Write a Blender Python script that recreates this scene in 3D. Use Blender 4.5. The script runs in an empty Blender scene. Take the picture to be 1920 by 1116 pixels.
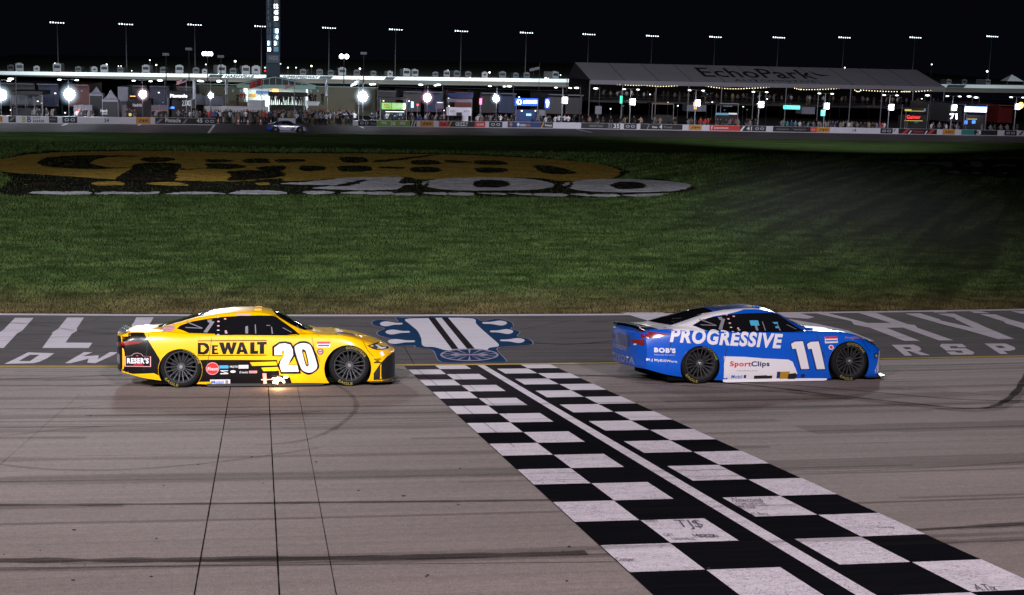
import bpy, bmesh, math, random
import numpy as np
from mathutils import Vector, Matrix, noise
from mathutils.bvhtree import BVHTree
random.seed(7); rng = np.random.default_rng(7)
R = math.radians
sc = bpy.context.scene
COL = sc.collection

# ------------------------------------------------------------------ camera
CAM = Vector((-4.079, -25.936, 6.066))
YAW, PITCH, ROLL, F = R(10.23), R(10.10), R(1.80), 2526.0
fw = Vector((math.sin(YAW)*math.cos(PITCH), math.cos(YAW)*math.cos(PITCH), -math.sin(PITCH)))
_r = Vector((math.cos(YAW), -math.sin(YAW), 0)); _u = _r.cross(fw)
rt = _r*math.cos(ROLL)+_u*math.sin(ROLL); up = -_r*math.sin(ROLL)+_u*math.cos(ROLL)
cd = bpy.data.cameras.new('camera'); cam = bpy.data.objects.new('camera', cd); COL.objects.link(cam)
M = Matrix.Identity(4)
for i in range(3): M[i][0], M[i][1], M[i][2], M[i][3] = rt[i], up[i], -fw[i], CAM[i]
cam.matrix_world = M
cd.sensor_width = 36; cd.lens = F/1920*36; cd.clip_start = .1; cd.clip_end = 5000
sc.camera = cam
sc.view_settings.view_transform = 'Standard'; sc.view_settings.look = 'None'
sc.view_settings.exposure = 0; sc.view_settings.gamma = 1

# ------------------------------------------------------------------ night sky
w = bpy.data.worlds.new('World'); sc.world = w; w.use_nodes = True
bg = w.node_tree.nodes['Background']; bg.inputs[0].default_value = (.20, .22, .42, 1); bg.inputs[1].default_value = .0075

# ------------------------------------------------------------------ floodlights over the front stretch, added fill lights for the pits
def spot(name, loc, aim, watts, size, ang, col=(1, .96, .97), blend=.6):
    l = bpy.data.lights.new(name, 'SPOT'); l.energy = watts; l.shadow_soft_size = size
    l.spot_size = R(ang); l.spot_blend = blend; l.color = col
    o = bpy.data.objects.new(name, l); COL.objects.link(o); o.location = loc
    o.rotation_euler = (Vector(aim)-Vector(loc)).to_track_quat('-Z', 'Y').to_euler()
    return o
spot('floodlight_bank', (6, -46, 27), (-5, -1, 0), 62000, 1.0, 62, (1, .90, .90))
spot('floodlight_bank', (-30, -42, 26), (-9, -2, 0), 42000, 1.0, 62, (1, .89, .88))
spot('floodlight_bank', (-22, -62, 36), (-12, 34, -1), 190000, 1.2, 40, (.97, .98, 1))
spot('pit_fill_light', (-45, 98, 20), (-5, 165, 2), 26000, .8, 90, (.86, .90, 1))  # added fill without a fixture, brightens the far car and pit walls
spot('pit_fill_light', (62, 95, 24), (62, 190, 8), 100000, .8, 84, (.92, .90, 1))  # added fill without a fixture, brightens the tent and right-hand pits
spot('infield_floodlight', (-16, 118, 19), (-5, -3, 0), 130000, 3, 26, (.9, .95, 1))
spot('infield_floodlight', (62, 118, 22), (3, -3, 0), 110000, 2, 26, (.95, .95, 1))

# ------------------------------------------------------------------ ground model
TB, TA, KC, W = math.tan(R(7.52)), math.tan(R(1.81)), .0024, 6.3585
ZP = -3.35
def cur(X):
    a = abs(X)
    return KC*X*X if a < 25 else KC*625+2*KC*25*(a-25)
def ground(X, Y):
    v = Y-cur(X)
    return -v*TB if v < 0 else (max(-v*TA, ZP) if Y < 200 else ZP-(min(Y, 606)-200)*.013)
def sv(X, v, dz=0):
    Y = v+cur(X); return Vector((X, Y, ground(X, Y)+dz))
def ray(px, py):
    d = fw+rt*((px-960)/F)+up*((558-py)/F); return d
def PG(px, py, dz=0):
    d = ray(px, py); t0, t1 = 8, 900
    for _ in range(60):
        t = (t0+t1)/2; p = CAM+d*t
        if p.z > ground(p.x, p.y): t0 = t
        else: t1 = t
    return p+Vector((0, 0, dz))
def PY(px, py, Y):
    d = ray(px, py); return CAM+d*((Y-CAM.y)/d.y)
def PZ(px, py, Z):
    d = ray(px, py); return CAM+d*((Z-CAM.z)/d.z)

# ------------------------------------------------------------------ materials
MATS = {}
def mat(name, col, rough=.6, metal=0, coat=0, emit=0, ecol=None, spec=.5, var=0, vscale=5, bump=0, alpha=1):
    if name in MATS: return MATS[name]
    m = bpy.data.materials.new(name); m.use_nodes = True; nt = m.node_tree; b = nt.nodes['Principled BSDF']
    b.inputs['Base Color'].default_value = (*col, 1); b.inputs['Roughness'].default_value = rough
    b.inputs['Metallic'].default_value = metal; b.inputs['Coat Weight'].default_value = coat
    b.inputs['Coat Roughness'].default_value = .06
    b.inputs['Specular IOR Level'].default_value = spec
    if alpha < 1: b.inputs['Alpha'].default_value = alpha
    if emit:
        b.inputs['Emission Color'].default_value = (*(ecol or col), 1); b.inputs['Emission Strength'].default_value = emit
    if var or bump:
        tc = nt.nodes.new('ShaderNodeTexCoord'); n = nt.nodes.new('ShaderNodeTexNoise')
        n.inputs['Scale'].default_value = vscale; n.inputs['Detail'].default_value = 5
        nt.links.new(tc.outputs['Object'], n.inputs['Vector'])
        if var:
            mx = nt.nodes.new('ShaderNodeMix'); mx.data_type = 'RGBA'
            mx.inputs[6].default_value = (*[c*(1-var) for c in col], 1); mx.inputs[7].default_value = (*[min(1, c*(1+var)) for c in col], 1)
            nt.links.new(n.outputs[0], mx.inputs[0]); nt.links.new(mx.outputs[2], b.inputs['Base Color'])
        if bump:
            bp = nt.nodes.new('ShaderNodeBump'); bp.inputs['Strength'].default_value = bump; bp.inputs['Distance'].default_value = .02
            nt.links.new(n.outputs[0], bp.inputs['Height']); nt.links.new(bp.outputs[0], b.inputs['Normal'])
    MATS[name] = m; return m

class NB:      # tiny node helper
    def __init__(s, name):
        s.m = bpy.data.materials.new(name); s.m.use_nodes = True; s.nt = s.m.node_tree; s.b = s.nt.nodes['Principled BSDF']
        s.tc = s.nt.nodes.new('ShaderNodeNewGeometry').outputs['Position']; MATS[name] = s.m
    def link(s, a, b): s.nt.links.new(a, b)
    def mapping(s, sc_, rz=0, src=None, loc=(0, 0, 0)):
        n = s.nt.nodes.new('ShaderNodeMapping'); n.inputs['Scale'].default_value = sc_; n.inputs['Rotation'].default_value = (0, 0, rz)
        n.inputs['Location'].default_value = loc
        s.link(src or s.tc, n.inputs[0]); return n.outputs[0]
    def noise(s, vec, scale=1, detail=4, rough=.5, dist=0):
        n = s.nt.nodes.new('ShaderNodeTexNoise'); n.inputs['Scale'].default_value = scale; n.inputs['Detail'].default_value = detail
        n.inputs['Roughness'].default_value = rough; n.inputs['Distortion'].default_value = dist
        s.link(vec, n.inputs['Vector']); return n.outputs[0]
    def ramp(s, x, stops):
        n = s.nt.nodes.new('ShaderNodeValToRGB'); e = n.color_ramp.elements
        while len(e) < len(stops): e.new(.5)
        for k, (p, c) in enumerate(stops):
            e[k].position = p; e[k].color = (*c, 1) if isinstance(c, tuple) else (c, c, c, 1)
        s.link(x, n.inputs[0]); return n.outputs[0]
    def mix(s, f, a, b, mode='MIX'):
        n = s.nt.nodes.new('ShaderNodeMix'); n.data_type = 'RGBA'; n.blend_type = mode
        for i, v in ((0, f), (6, a), (7, b)):
            if isinstance(v, (int, float)): n.inputs[i].default_value = v if i == 0 else (v, v, v, 1)
            elif isinstance(v, tuple): n.inputs[i].default_value = (*v, 1)
            else: s.link(v, n.inputs[i])
        return n.outputs[2]
    def math(s, op, a, b=0):
        n = s.nt.nodes.new('ShaderNodeMath'); n.operation = op
        for i, v in ((0, a), (1, b)):
            if isinstance(v, (int, float)): n.inputs[i].default_value = v
            else: s.link(v, n.inputs[i])
        return n.outputs[0]
    def bump(s, h, st, d=.01):
        n = s.nt.nodes.new('ShaderNodeBump'); n.inputs['Strength'].default_value = st; n.inputs['Distance'].default_value = d
        s.link(h, n.inputs['Height']); s.link(n.outputs[0], s.b.inputs['Normal'])

def m_concrete():
    n = NB('concrete'); big = n.noise(n.mapping((.12, .25, 1)), 1, 4)
    st = n.noise(n.mapping((.05, 2.6, 1), .0), 1, 5, .65, .1)
    st2 = n.noise(n.mapping((.16, 9, 1)), 1, 5, .7, .1)
    gr = n.noise(n.mapping((1, 1, 1)), 70, 3, .8)
    gr2 = n.noise(n.mapping((1, 1, 1)), 14, 4, .7)
    c = n.mix(n.ramp(big, [(.3, 0.), (.7, 1.)]), (.198, .158, .150), (.294, .240, .234))
    c = n.mix(n.ramp(st, [(.38, 0.), (.74, .36)]), c, (.090, .074, .074))
    c = n.mix(n.ramp(st2, [(.46, 0.), (.76, .34)]), c, (.092, .076, .076))
    c = n.mix(1., c, n.ramp(gr2, [(.3, .86), (.7, 1.12)]), 'MULTIPLY')
    c = n.mix(1., c, n.ramp(gr, [(.25, .5), (.5, 1.), (.78, 1.6)]), 'MULTIPLY')
    n.link(c, n.b.inputs['Base Color']); n.b.inputs['Roughness'].default_value = .8; n.b.inputs['Specular IOR Level'].default_value = .18
    n.bump(gr, .5, .006); return n.m
def m_asphalt(name='asphalt', a=(.072, .066, .072), b=(.10, .090, .096)):
    n = NB(name); big = n.noise(n.mapping((.3, 1.2, 1)), 1, 5, .6, .3); gr = n.noise(n.mapping((1, 1, 1)), 80, 3, .8)
    sk = n.noise(n.mapping((.08, 1.5, 1), .05), 1.4, 4, .6, .6)
    c = n.mix(n.ramp(big, [(.3, 0.), (.7, 1.)]), a, b)
    c = n.mix(n.ramp(sk, [(.47, 0.), (.5, .55), (.53, 0.)]), c, (.03, .028, .03))
    c = n.mix(1., c, n.ramp(gr, [(.25, .6), (.5, 1.), (.75, 1.5)]), 'MULTIPLY')
    n.link(c, n.b.inputs['Base Color']); n.b.inputs['Roughness'].default_value = .85; n.b.inputs['Specular IOR Level'].default_value = .03; n.bump(gr, .5, .006); return n.m
def m_grass():
    n = NB('grass_ground'); sx = n.nt.nodes.new('ShaderNodeSeparateXYZ'); n.link(n.tc, sx.inputs[0])
    a = n.noise(n.mapping((.5, 1.6, 1), .12), 1, 6, .7, .4); g = n.noise(n.mapping((5, 12, 1)), 1, 5, .8)
    mow = n.noise(n.mapping((.16, 1.5, 1), -.5), 1, 2, .5)
    c = n.mix(n.ramp(a, [(.35, 0.), (.65, 1.)]), (.034, .060, .020), (.066, .104, .034))
    c = n.mix(n.ramp(mow, [(.45, 0.), (.6, .6)]), c, (.016, .028, .010))
    e = n.math('ADD', sx.outputs[1], n.math('MULTIPLY', n.noise(n.mapping((.4, .4, 1)), 1, 4, .7), 5.))
    ed = n.nt.nodes.new('ShaderNodeMapRange'); ed.inputs[1].default_value = 8.6; ed.inputs[2].default_value = 13.5; ed.inputs[3].default_value = 1; ed.inputs[4].default_value = 0
    n.link(e, ed.inputs[0]); c = n.mix(ed.outputs[0], c, (.075, .060, .032))
    c = n.mix(1., c, n.ramp(g, [(.2, .45), (.5, 1.), (.8, 1.7)]), 'MULTIPLY')
    fr_ = n.nt.nodes.new('ShaderNodeMapRange'); fr_.inputs[1].default_value = 165; fr_.inputs[2].default_value = 185; n.link(sx.outputs[1], fr_.inputs[0]); c = n.mix(fr_.outputs[0], c, (.012, .011, .012))
    n.link(c, n.b.inputs['Base Color']); n.b.inputs['Roughness'].default_value = .9; n.b.inputs['Specular IOR Level'].default_value = 0
    n.bump(g, 1., .05); return n.m
def m_blade(name, c0, c1, brown=True):
    n = NB(name); a = n.noise(n.mapping((3, 3, 3)), 1, 3, .8); b_ = n.noise(n.mapping((.35, 1., 1), .2), 1, 5, .7, .5)
    hi = n.noise(n.mapping((23, 31, 5)), 1, 2, .9); mw = n.noise(n.mapping((.75, 1.05, 1), .10), 1, 5, .62, .9); mw2 = n.noise(n.mapping((.05, .95, 1), 0, n.mapping((1, 1, 1), -.99)), 1, 2, .5); sxx = n.nt.nodes.new('ShaderNodeSeparateXYZ'); n.link(n.tc, sxx.inputs[0]); rgt = n.nt.nodes.new('ShaderNodeMapRange'); rgt.inputs[1].default_value = 6; rgt.inputs[2].default_value = 22; n.link(sxx.outputs[0], rgt.inputs[0])
    c = n.mix(n.ramp(b_, [(.35, 0.), (.65, 1.)]), c0, c1)
    if brown:
        sx = n.nt.nodes.new('ShaderNodeSeparateXYZ'); n.link(n.tc, sx.inputs[0])
        e = n.math('ADD', sx.outputs[1], n.math('MULTIPLY', n.noise(n.mapping((.5, .5, 1)), 1, 4, .7), 6.))
        ed = n.nt.nodes.new('ShaderNodeMapRange'); ed.inputs[1].default_value = 9.; ed.inputs[2].default_value = 15; ed.inputs[3].default_value = .95; ed.inputs[4].default_value = .0
        n.link(e, ed.inputs[0]); c = n.mix(ed.outputs[0], c, (.13, .095, .05))
        dr = n.noise(n.mapping((1.1, 2.2, 1)), 1, 5, .8); c = n.mix(n.ramp(dr, [(.55, 0.), (.75, .40)]), c, (.12, .095, .04))
    if brown: c = n.mix(1., c, n.ramp(mw, [(.34, .42), (.50, .95), (.64, 1.5)]), 'MULTIPLY'); c = n.mix(rgt.outputs[0], c, n.mix(1., c, n.ramp(mw2, [(.44, .55), (.58, 1.25)]), 'MULTIPLY'))
    if not brown: n.link(n.ramp(n.noise(n.mapping((2.2, 5, 1), .1), 1, 6, .8), [(.34, .12), (.50, 1.)]), n.b.inputs['Alpha'])
    if not brown: c = n.mix(1., c, n.ramp(n.noise(n.mapping((1.5, 6, 1), .15), 1, 5, .75), [(.3, .5), (.7, 1.5)]), 'MULTIPLY')
    c = n.mix(1., c, n.ramp(hi, [(.2, .5), (.8, 1.6)]), 'MULTIPLY')
    n.link(c, n.b.inputs['Base Color']); n.b.inputs['Roughness'].default_value = .85; n.b.inputs['Specular IOR Level'].default_value = 0
    return n.m
def m_paint(name, col, wear=.25, scrib=False, rub=True):
    n = NB(name); gr = n.noise(n.mapping((1, 1, 1)), 60, 3, .8); st = n.noise(n.mapping((.25, 7, 1)), 1, 5, .7)
    blot = n.noise(n.mapping((1, 2, 1)), 1.3, 5, .7)
    dark = tuple(c*.45+.02 for c in col); c = n.mix(n.ramp(st, [(.45, 0.), (.8, wear*2)]), col, dark)
    c = n.mix(n.ramp(blot, [(.5, 0.), (.75, wear)]), c, dark)
    c = n.mix(1., c, n.ramp(gr, [(.25, .8), (.5, 1.), (.8, 1.12)]), 'MULTIPLY')
    if scrib:   # marker-pen signatures: thin contour lines of a noise, in patches
        sxy = n.nt.nodes.new('ShaderNodeSeparateXYZ'); n.link(n.tc, sxy.inputs[0])
        near = n.nt.nodes.new('ShaderNodeMapRange'); near.inputs[1].default_value = -6; near.inputs[2].default_value = -11; near.inputs[3].default_value = 0; near.inputs[4].default_value = 1
        n.link(sxy.outputs[1], near.inputs[0])
        for sc_, ink, off in ((5.5, (.06, .04, .09), 0), (9., (.10, .07, .14), 3.1), (7., (.16, .05, .13), 7.7)):
            q = n.noise(n.mapping((1, 1.8, 1), .1, None, (off, off, 0)), sc_, 3, .6, 1.5)
            l = n.ramp(q, [(.486, 0.), (.5, 1.), (.514, 0.)])
            pm = n.noise(n.mapping((1.2, 1.6, 1), 0, None, (off*2, off, 0)), 1.6, 3, .6)
            f = n.math('MULTIPLY', n.math('MULTIPLY', l, n.ramp(pm, [(.38, 0.), (.50, .9)])), near.outputs[0])
            c = n.mix(f, c, ink)
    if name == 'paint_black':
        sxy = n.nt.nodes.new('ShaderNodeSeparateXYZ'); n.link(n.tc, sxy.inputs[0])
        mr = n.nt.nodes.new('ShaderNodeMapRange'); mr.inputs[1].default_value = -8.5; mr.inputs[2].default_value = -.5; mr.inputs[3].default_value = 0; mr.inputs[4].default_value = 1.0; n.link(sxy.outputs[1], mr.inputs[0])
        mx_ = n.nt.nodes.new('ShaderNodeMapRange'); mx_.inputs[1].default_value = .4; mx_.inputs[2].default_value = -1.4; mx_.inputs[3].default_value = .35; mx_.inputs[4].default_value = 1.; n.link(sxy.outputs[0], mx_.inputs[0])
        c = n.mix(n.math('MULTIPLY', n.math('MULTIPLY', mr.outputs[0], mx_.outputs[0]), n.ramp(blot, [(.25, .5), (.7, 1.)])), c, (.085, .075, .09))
    n.link(c, n.b.inputs['Base Color']); n.b.inputs['Roughness'].default_value = .75; n.b.inputs['Specular IOR Level'].default_value = 0; n.bump(gr, .3, .004); return n.m
m_concrete(); m_asphalt(); m_asphalt('pit_asphalt', (.05, .046, .05), (.075, .068, .072)); m_grass()
m_paint('paint_white', (.60, .56, .65), .3); m_paint('paint_check', (.70, .65, .74), .18, True)
m_paint('paint_black', (.006, .006, .009), .1); m_paint('paint_yellow', (.50, .36, .12), .4)
m_paint('paint_navy', (.012, .045, .12), .5); m_paint('paint_stripe', (.02, .018, .022), .6); m_paint('paint_guitar', (.60, .57, .66), .15)
m_paint('paint_pale', (.30, .26, .36), .3)

# ------------------------------------------------------------------ object helpers
def link_mesh(name, me, m=None, parent=None):
    o = bpy.data.objects.new(name, me); COL.objects.link(o)
    if m is not None:
        for x in (m if isinstance(m, (list, tuple)) else [m]): me.materials.append(MATS[x] if isinstance(x, str) else x)
    if parent is not None: o.parent = parent
    return o
def tag(o, label=None, cat=None, group=None, kind=None):
    if label: o['label'] = label
    if cat: o['category'] = cat
    if group: o['group'] = group
    if kind: o['kind'] = kind
    return o
def empty(name, loc, label=None, cat=None, group=None, mtx=None):
    o = bpy.data.objects.new(name, None); COL.objects.link(o); o.empty_display_size = .3
    if mtx is not None: o.matrix_world = mtx
    else: o.location = loc
    return tag(o, label, cat, group)
class MB:
    """mesh builder: collects verts and faces of one mesh"""
    def __init__(s): s.v = []; s.f = []; s.mi = []; s.cur = 0
    def add(s, vs, fs):
        b = len(s.v); s.v += [tuple(x) for x in vs]; s.f += [tuple(i+b for i in f) for f in fs]; s.mi += [s.cur]*len(fs); return s
    def box(s, x0, y0, z0, x1, y1, z1):
        v = [(x, y, z) for x in (x0, x1) for y in (y0, y1) for z in (z0, z1)]
        return s.add(v, [(0, 1, 3, 2), (4, 6, 7, 5), (0, 4, 5, 1), (2, 3, 7, 6), (0, 2, 6, 4), (1, 5, 7, 3)])
    def bar(s, a, b, r, n=6, r2=None):
        a, b = Vector(a), Vector(b); d = (b-a).normalized(); t = d.orthogonal().normalized(); q = d.cross(t); r2 = r if r2 is None else r2
        v = []
        for p, rr in ((a, r), (b, r2)):
            for k in range(n):
                an = 2*math.pi*k/n; v.append(p+(t*math.cos(an)+q*math.sin(an))*rr)
        f = [(k, (k+1) % n, n+(k+1) % n, n+k) for k in range(n)]+[tuple(range(n))[::-1], tuple(range(n, 2*n))]
        return s.add(v, f)
    def path(s, pts, r, n=6):
        for a, b in zip(pts, pts[1:]): s.bar(a, b, r, n)
        return s
    def ball(s, c, rx, ry=None, rz=None, nu=10, nv=7):
        ry = ry or rx; rz = rz or rx; v = [(c[0], c[1], c[2]-rz)]; f = []
        for j in range(1, nv):
            t = math.pi*j/nv
            for i in range(nu):
                a = 2*math.pi*i/nu; v.append((c[0]+rx*math.sin(t)*math.cos(a), c[1]+ry*math.sin(t)*math.sin(a), c[2]-rz*math.cos(t)))
        v.append((c[0], c[1], c[2]+rz)); L = len(v)-1
        for i in range(nu):
            f.append((0, 1+(i+1) % nu, 1+i)); f.append((L, 1+(nv-2)*nu+i, 1+(nv-2)*nu+(i+1) % nu))
            for j in range(nv-2): a = 1+j*nu; f.append((a+i, a+(i+1) % nu, a+nu+(i+1) % nu, a+nu+i))
        return s.add(v, f)
    def prism(s, poly, off):
        n = len(poly); off = Vector(off); a = [Vector(p) for p in poly]
        return s.add(a+[p+off for p in a], [tuple(range(n))[::-1], tuple(range(n, 2*n))]+[(k, (k+1) % n, n+(k+1) % n, n+k) for k in range(n)])
    def build(s, name, m, parent=None, smooth=False, ang=35):
        me = bpy.data.meshes.new(name); me.from_pydata(s.v, [], s.f); me.update()
        o = link_mesh(name, me, m, parent)
        if any(s.mi): me.polygons.foreach_set('material_index', s.mi)
        bm = bmesh.new(); bm.from_mesh(me); bmesh.ops.recalc_face_normals(bm, faces=bm.faces); bm.to_mesh(me); bm.free()
        if smooth: me.shade_smooth(); me.set_sharp_from_angle(angle=R(ang))
        return o

# 2-D shapes ---------------------------------------------------------------
TXT = {}
def text2d(s, bold=0., shear=0.):
    k = (s, bold, shear)
    if k in TXT: return TXT[k]
    cu = bpy.data.curves.new('t', 'FONT'); cu.body = s; cu.offset = bold; cu.shear = shear; cu.resolution_u = 4; cu.space_character = 1+bold*3
    o = bpy.data.objects.new('t', cu); COL.objects.link(o)
    dg = bpy.context.evaluated_depsgraph_get(); me = bpy.data.meshes.new_from_object(o.evaluated_get(dg))
    v = np.array([(a.co.x, a.co.y) for a in me.vertices]); f = [tuple(p.vertices) for p in me.polygons]
    bpy.data.objects.remove(o); bpy.data.curves.remove(cu); bpy.data.meshes.remove(me)
    mn, mx = v.min(0), v.max(0); v = (v-mn)/(mx-mn)
    TXT[k] = (v, f); return TXT[k]
def fit(s, x0, z0, x1, z1, bold=0., shear=0., slope=0.):
    v, f = text2d(s, bold, shear)
    return [(x0+(x1-x0)*a, z0+(z1-z0)*b+slope*(x1-x0)*a) for a, b in v], f
def poly2d(pts): return [tuple(p) for p in pts], [tuple(range(len(pts)))]
def merge2d(*ms):
    V, Fc = [], []
    for v, f in ms:
        b = len(V); V += list(v); Fc += [tuple(i+b for i in q) for q in f]
    return V, Fc
def ell2d(cx, cz, rx, rz, n=24): return poly2d([(cx+rx*math.cos(2*math.pi*k/n), cz+rz*math.sin(2*math.pi*k/n)) for k in range(n)])
def spline(pts, n=6, closed=True):
    P = [Vector(p) for p in pts]; L = len(P); out = []
    for i in range(L if closed else L-1):
        g = lambda k: P[k % L] if closed else P[max(0, min(L-1, k))]
        a, b, c, d = g(i-1), g(i), g(i+1), g(i+2)
        for k in range(n):
            t = k/n; out.append(tuple(.5*((2*b)+(c-a)*t+(2*a-5*b+4*c-d)*t*t+(3*b-a-3*c+d)*t**3)))
    if not closed: out.append(tuple(P[-1]))
    return out
def gridcut(v, f, step):
    """2-D mesh cut along a grid so that it can follow a curved surface"""
    bm = bmesh.new(); vs = [bm.verts.new((a, b, 0)) for a, b in v]
    for q in f:
        try: bm.faces.new([vs[i] for i in q])
        except ValueError: pass
    bmesh.ops.triangulate(bm, faces=[x for x in bm.faces if len(x.verts) > 4])
    for ax in (0, 1):
        lo = min(p.co[ax] for p in bm.verts); hi = max(p.co[ax] for p in bm.verts); k = math.floor(lo/step)+1
        while k*step < hi:
            co = [0, 0, 0]; no = [0, 0, 0]; co[ax] = k*step; no[ax] = 1
            bmesh.ops.bisect_plane(bm, geom=bm.verts[:]+bm.edges[:]+bm.faces[:], plane_co=co, plane_no=no, dist=1e-6); k += 1
    bm.verts.ensure_lookup_table(); bm.verts.index_update()
    V = [(p.co.x, p.co.y) for p in bm.verts]; Fc = [tuple(q.index for q in x.verts) for x in bm.faces]; bm.free(); return V, Fc

# ------------------------------------------------------------------ ground sheets
def sheet(name, xs, vs, m, dz=0, world_y=False):
    me = bpy.data.meshes.new(name); V = []; Fc = []
    for x in xs:
        for v in vs:
            V.append((x, v, ground(x, v)+dz) if world_y else tuple(sv(x, v, dz)))
    n = len(vs)
    for i in range(len(xs)-1):
        for j in range(n-1): a = i*n+j; Fc.append((a, a+n, a+n+1, a+1))
    me.from_pydata(V, [], Fc); me.update(); me.shade_smooth()
    return tag(link_mesh(name, me, m), kind='structure')
xs = sorted(set(list(np.arange(-26, 27, 1.))+list(np.arange(-420, 620, 20.))))
sheet('track', xs, [-60, -45, -30]+list(np.arange(-24, .01, 2.)), 'concrete')
sheet('apron', xs, [0, .02]+list(np.arange(1, 6.2, 1.))+[W], 'asphalt', .0)
gv = [W, 7, 8, 9, 10, 12, 14, 16, 20, 25, 30, 35, 40, 50, 60, 70, 80, 90, 100, 102, 104, 106, 108, 110, 115, 130, 160, 190, 220, 300, 420, 600]
sheet('grass_infield', xs, gv, 'grass_ground', 0)

def on_ground(name, v, f, m, dz, step=None, kind='structure', px=True):
    """2-D shape given in photo pixels, laid flat on the ground it is painted on"""
    if px: P = [PG(a, b) for a, b in v]; v = [(p.x, p.y) for p in P]
    if step: v, f = gridcut(v, f, step)
    me = bpy.data.meshes.new(name); me.from_pydata([(a, b, ground(a, b)+dz) for a, b in v], [], f); me.update()
    bm = bmesh.new(); bm.from_mesh(me)
    for q in bm.faces:
        q.normal_update()
        if q.normal.z < 0: q.normal_flip()
    bm.to_mesh(me); bm.free()
    return tag(link_mesh(name, me, m), kind=kind)
def vstrip(name, v0, v1, x0, x1, m, dz):
    X = np.arange(x0, x1+.5, 1.); me = bpy.data.meshes.new(name)
    V = [tuple(sv(x, v, dz)) for x in X for v in (v0, v1)]
    me.from_pydata(V, [], [(2*i, 2*i+2, 2*i+3, 2*i+1) for i in range(len(X)-1)]); me.update()
    return tag(link_mesh(name, me, m), kind='structure')
vstrip('white_edge_line', W-.27, W-.03, -60, 60, 'paint_white', .004)
vstrip('yellow_line', -.04, .10, -60, 14, 'paint_yellow', .008)

# start/finish line --------------------------------------------------------
SX, SY, FA, CB = .6154, .9232*math.cos(R(7.52)), -.0108, 1
def fl(x, v, dz): return sv(x+FA*v, v, dz)
Y0 = -.055; n_rows = 23
top = .8006
bl = MB(); wh = MB()
rows = [-.8006-n*SY for n in range(-1, n_rows)]; rows[0] = -.06
xl = [-.495*SX-2*SX, -.495*SX-SX, -.495*SX]; xr = [.31*SX, .31*SX+SX, .31*SX+2*SX]
bm_v = [fl(xl[0], rows[0], .004), fl(xr[2], rows[0], .004)]
for i in range(len(rows)-1):
    a, b = rows[i], rows[i+1]
    bl.add([fl(xl[0], a, .004), fl(xr[2], a, .004), fl(xr[2], b, .004), fl(xl[0], b, .004)], [(0, 1, 2, 3)])
    for c, (x0, x1) in enumerate(((xl[0], xl[1]), (xl[1], xl[2]), (xr[0], xr[1]), (xr[1], xr[2]))):
        on = ((i % 2 == 1) if c in (0, 2) else (i % 2 == 0))
        if on: wh.add([fl(x0+.004, a-.004, .008), fl(x1-.004, a-.004, .008), fl(x1-.004, b+.004, .008), fl(x0+.004, b+.004, .008)], [(0, 1, 2, 3)])
    wh.add([fl(-.12*SX, a, .008), fl(.12*SX, a, .008), fl(.12*SX, b, .008), fl(-.12*SX, b, .008)], [(0, 1, 2, 3)])
tag(bl.build('finish_line_black_squares', 'paint_black'), kind='structure')
tag(wh.build('finish_line_white_squares', 'paint_check'), kind='structure')
mat('marker_ink', (.05, .035, .07), .8)
def scrawl(s, px0, py0, px1, py1, slant=0):
    v, f = fit(s, 0, 0, 1, 1, -.008)
    c = PG(px0, py1); A = PG(px1, py1); B = PG(px0+slant, py0)
    P = [c+(A-c)*a+(B-c)*b for a, b in v]
    me = bpy.data.meshes.new('signature'); me.from_pydata([(p.x, p.y, ground(p.x, p.y)+.012) for p in P], [], f); me.update()
    tag(link_mesh('signature', me, 'marker_ink'), kind='structure')
scrawl('Newcomb', 1374, 935, 1432, 944, -3); scrawl('COME HOTTER', 1382, 945, 1440, 950, -6); scrawl('BY FAR', 1390, 951, 1420, 956, -6)
scrawl('M. Barg', 1412, 963, 1443, 969, -6); scrawl('TJ', 1276, 977, 1305, 995, -14); scrawl('$', 1306, 977, 1322, 993, -12)
scrawl('MANX', 1306, 1003, 1348, 1011, -10); scrawl('GET', 1247, 1003, 1266, 1008, -5); scrawl('BOOSAL', 1310, 1004, 1352, 1009, -5)
scrawl('NASHVILLE', 1262, 1010, 1306, 1015, -5); scrawl('AVERY', 1212, 977, 1238, 982, -6); scrawl('Cooper', 1160, 1048, 1194, 1056, -8)
scrawl('A.Tix', 1832, 1098, 1872, 1110, -10); scrawl('Corey', 1648, 988, 1680, 994, -6)

# expansion joints, tyre marks ---------------------------------------------
mat('joint_tar', (.010, .008, .010), .9, spec=0)
def tarline(pts, wd, m='joint_tar', name='expansion_joint', dz=.004):
    mb = MB(); P = [Vector(p) for p in pts]; L = []
    for i, p in enumerate(P):
        t = (P[min(i+1, len(P)-1)]-P[max(i-1, 0)]).normalized(); nn = Vector((-t.y, t.x))
        ww = wd*(.75+.5*noise.noise(Vector((p.x*3, p.y*3, 0))))
        for s_ in (-1, 1): q = p+nn*ww*s_; L.append((q.x, q.y, ground(q.x, q.y)+dz))
    mb.add(L, [(2*i, 2*i+1, 2*i+3, 2*i+2) for i in range(len(P)-1)])
    return tag(mb.build(name, m), kind='structure')
def g2(px, py): p = PG(px, py); return (p.x, p.y)
def lerp_px(a, b, n=30): return [g2(a[0]+(b[0]-a[0])*t/n, a[1]+(b[1]-a[1])*t/n) for t in range(n+1)]
tarline(lerp_px((434, 716), (364, 1118), 40), .0065); tarline(lerp_px((502, 700), (524, 1118), 40), .0075)
tarline(lerp_px((556, 716), (631, 1118), 40), .0035); 
tarline(lerp_px((752, 640), (778, 686), 10), .008); tarline(lerp_px((780, 692), (965, 840), 20), .005, dz=.012)
tarline(lerp_px((840, 692), (950, 780), 20), .004, dz=.012)
tarline(lerp_px((-40, 1066), (1180, 1054), 40), .006)
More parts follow.
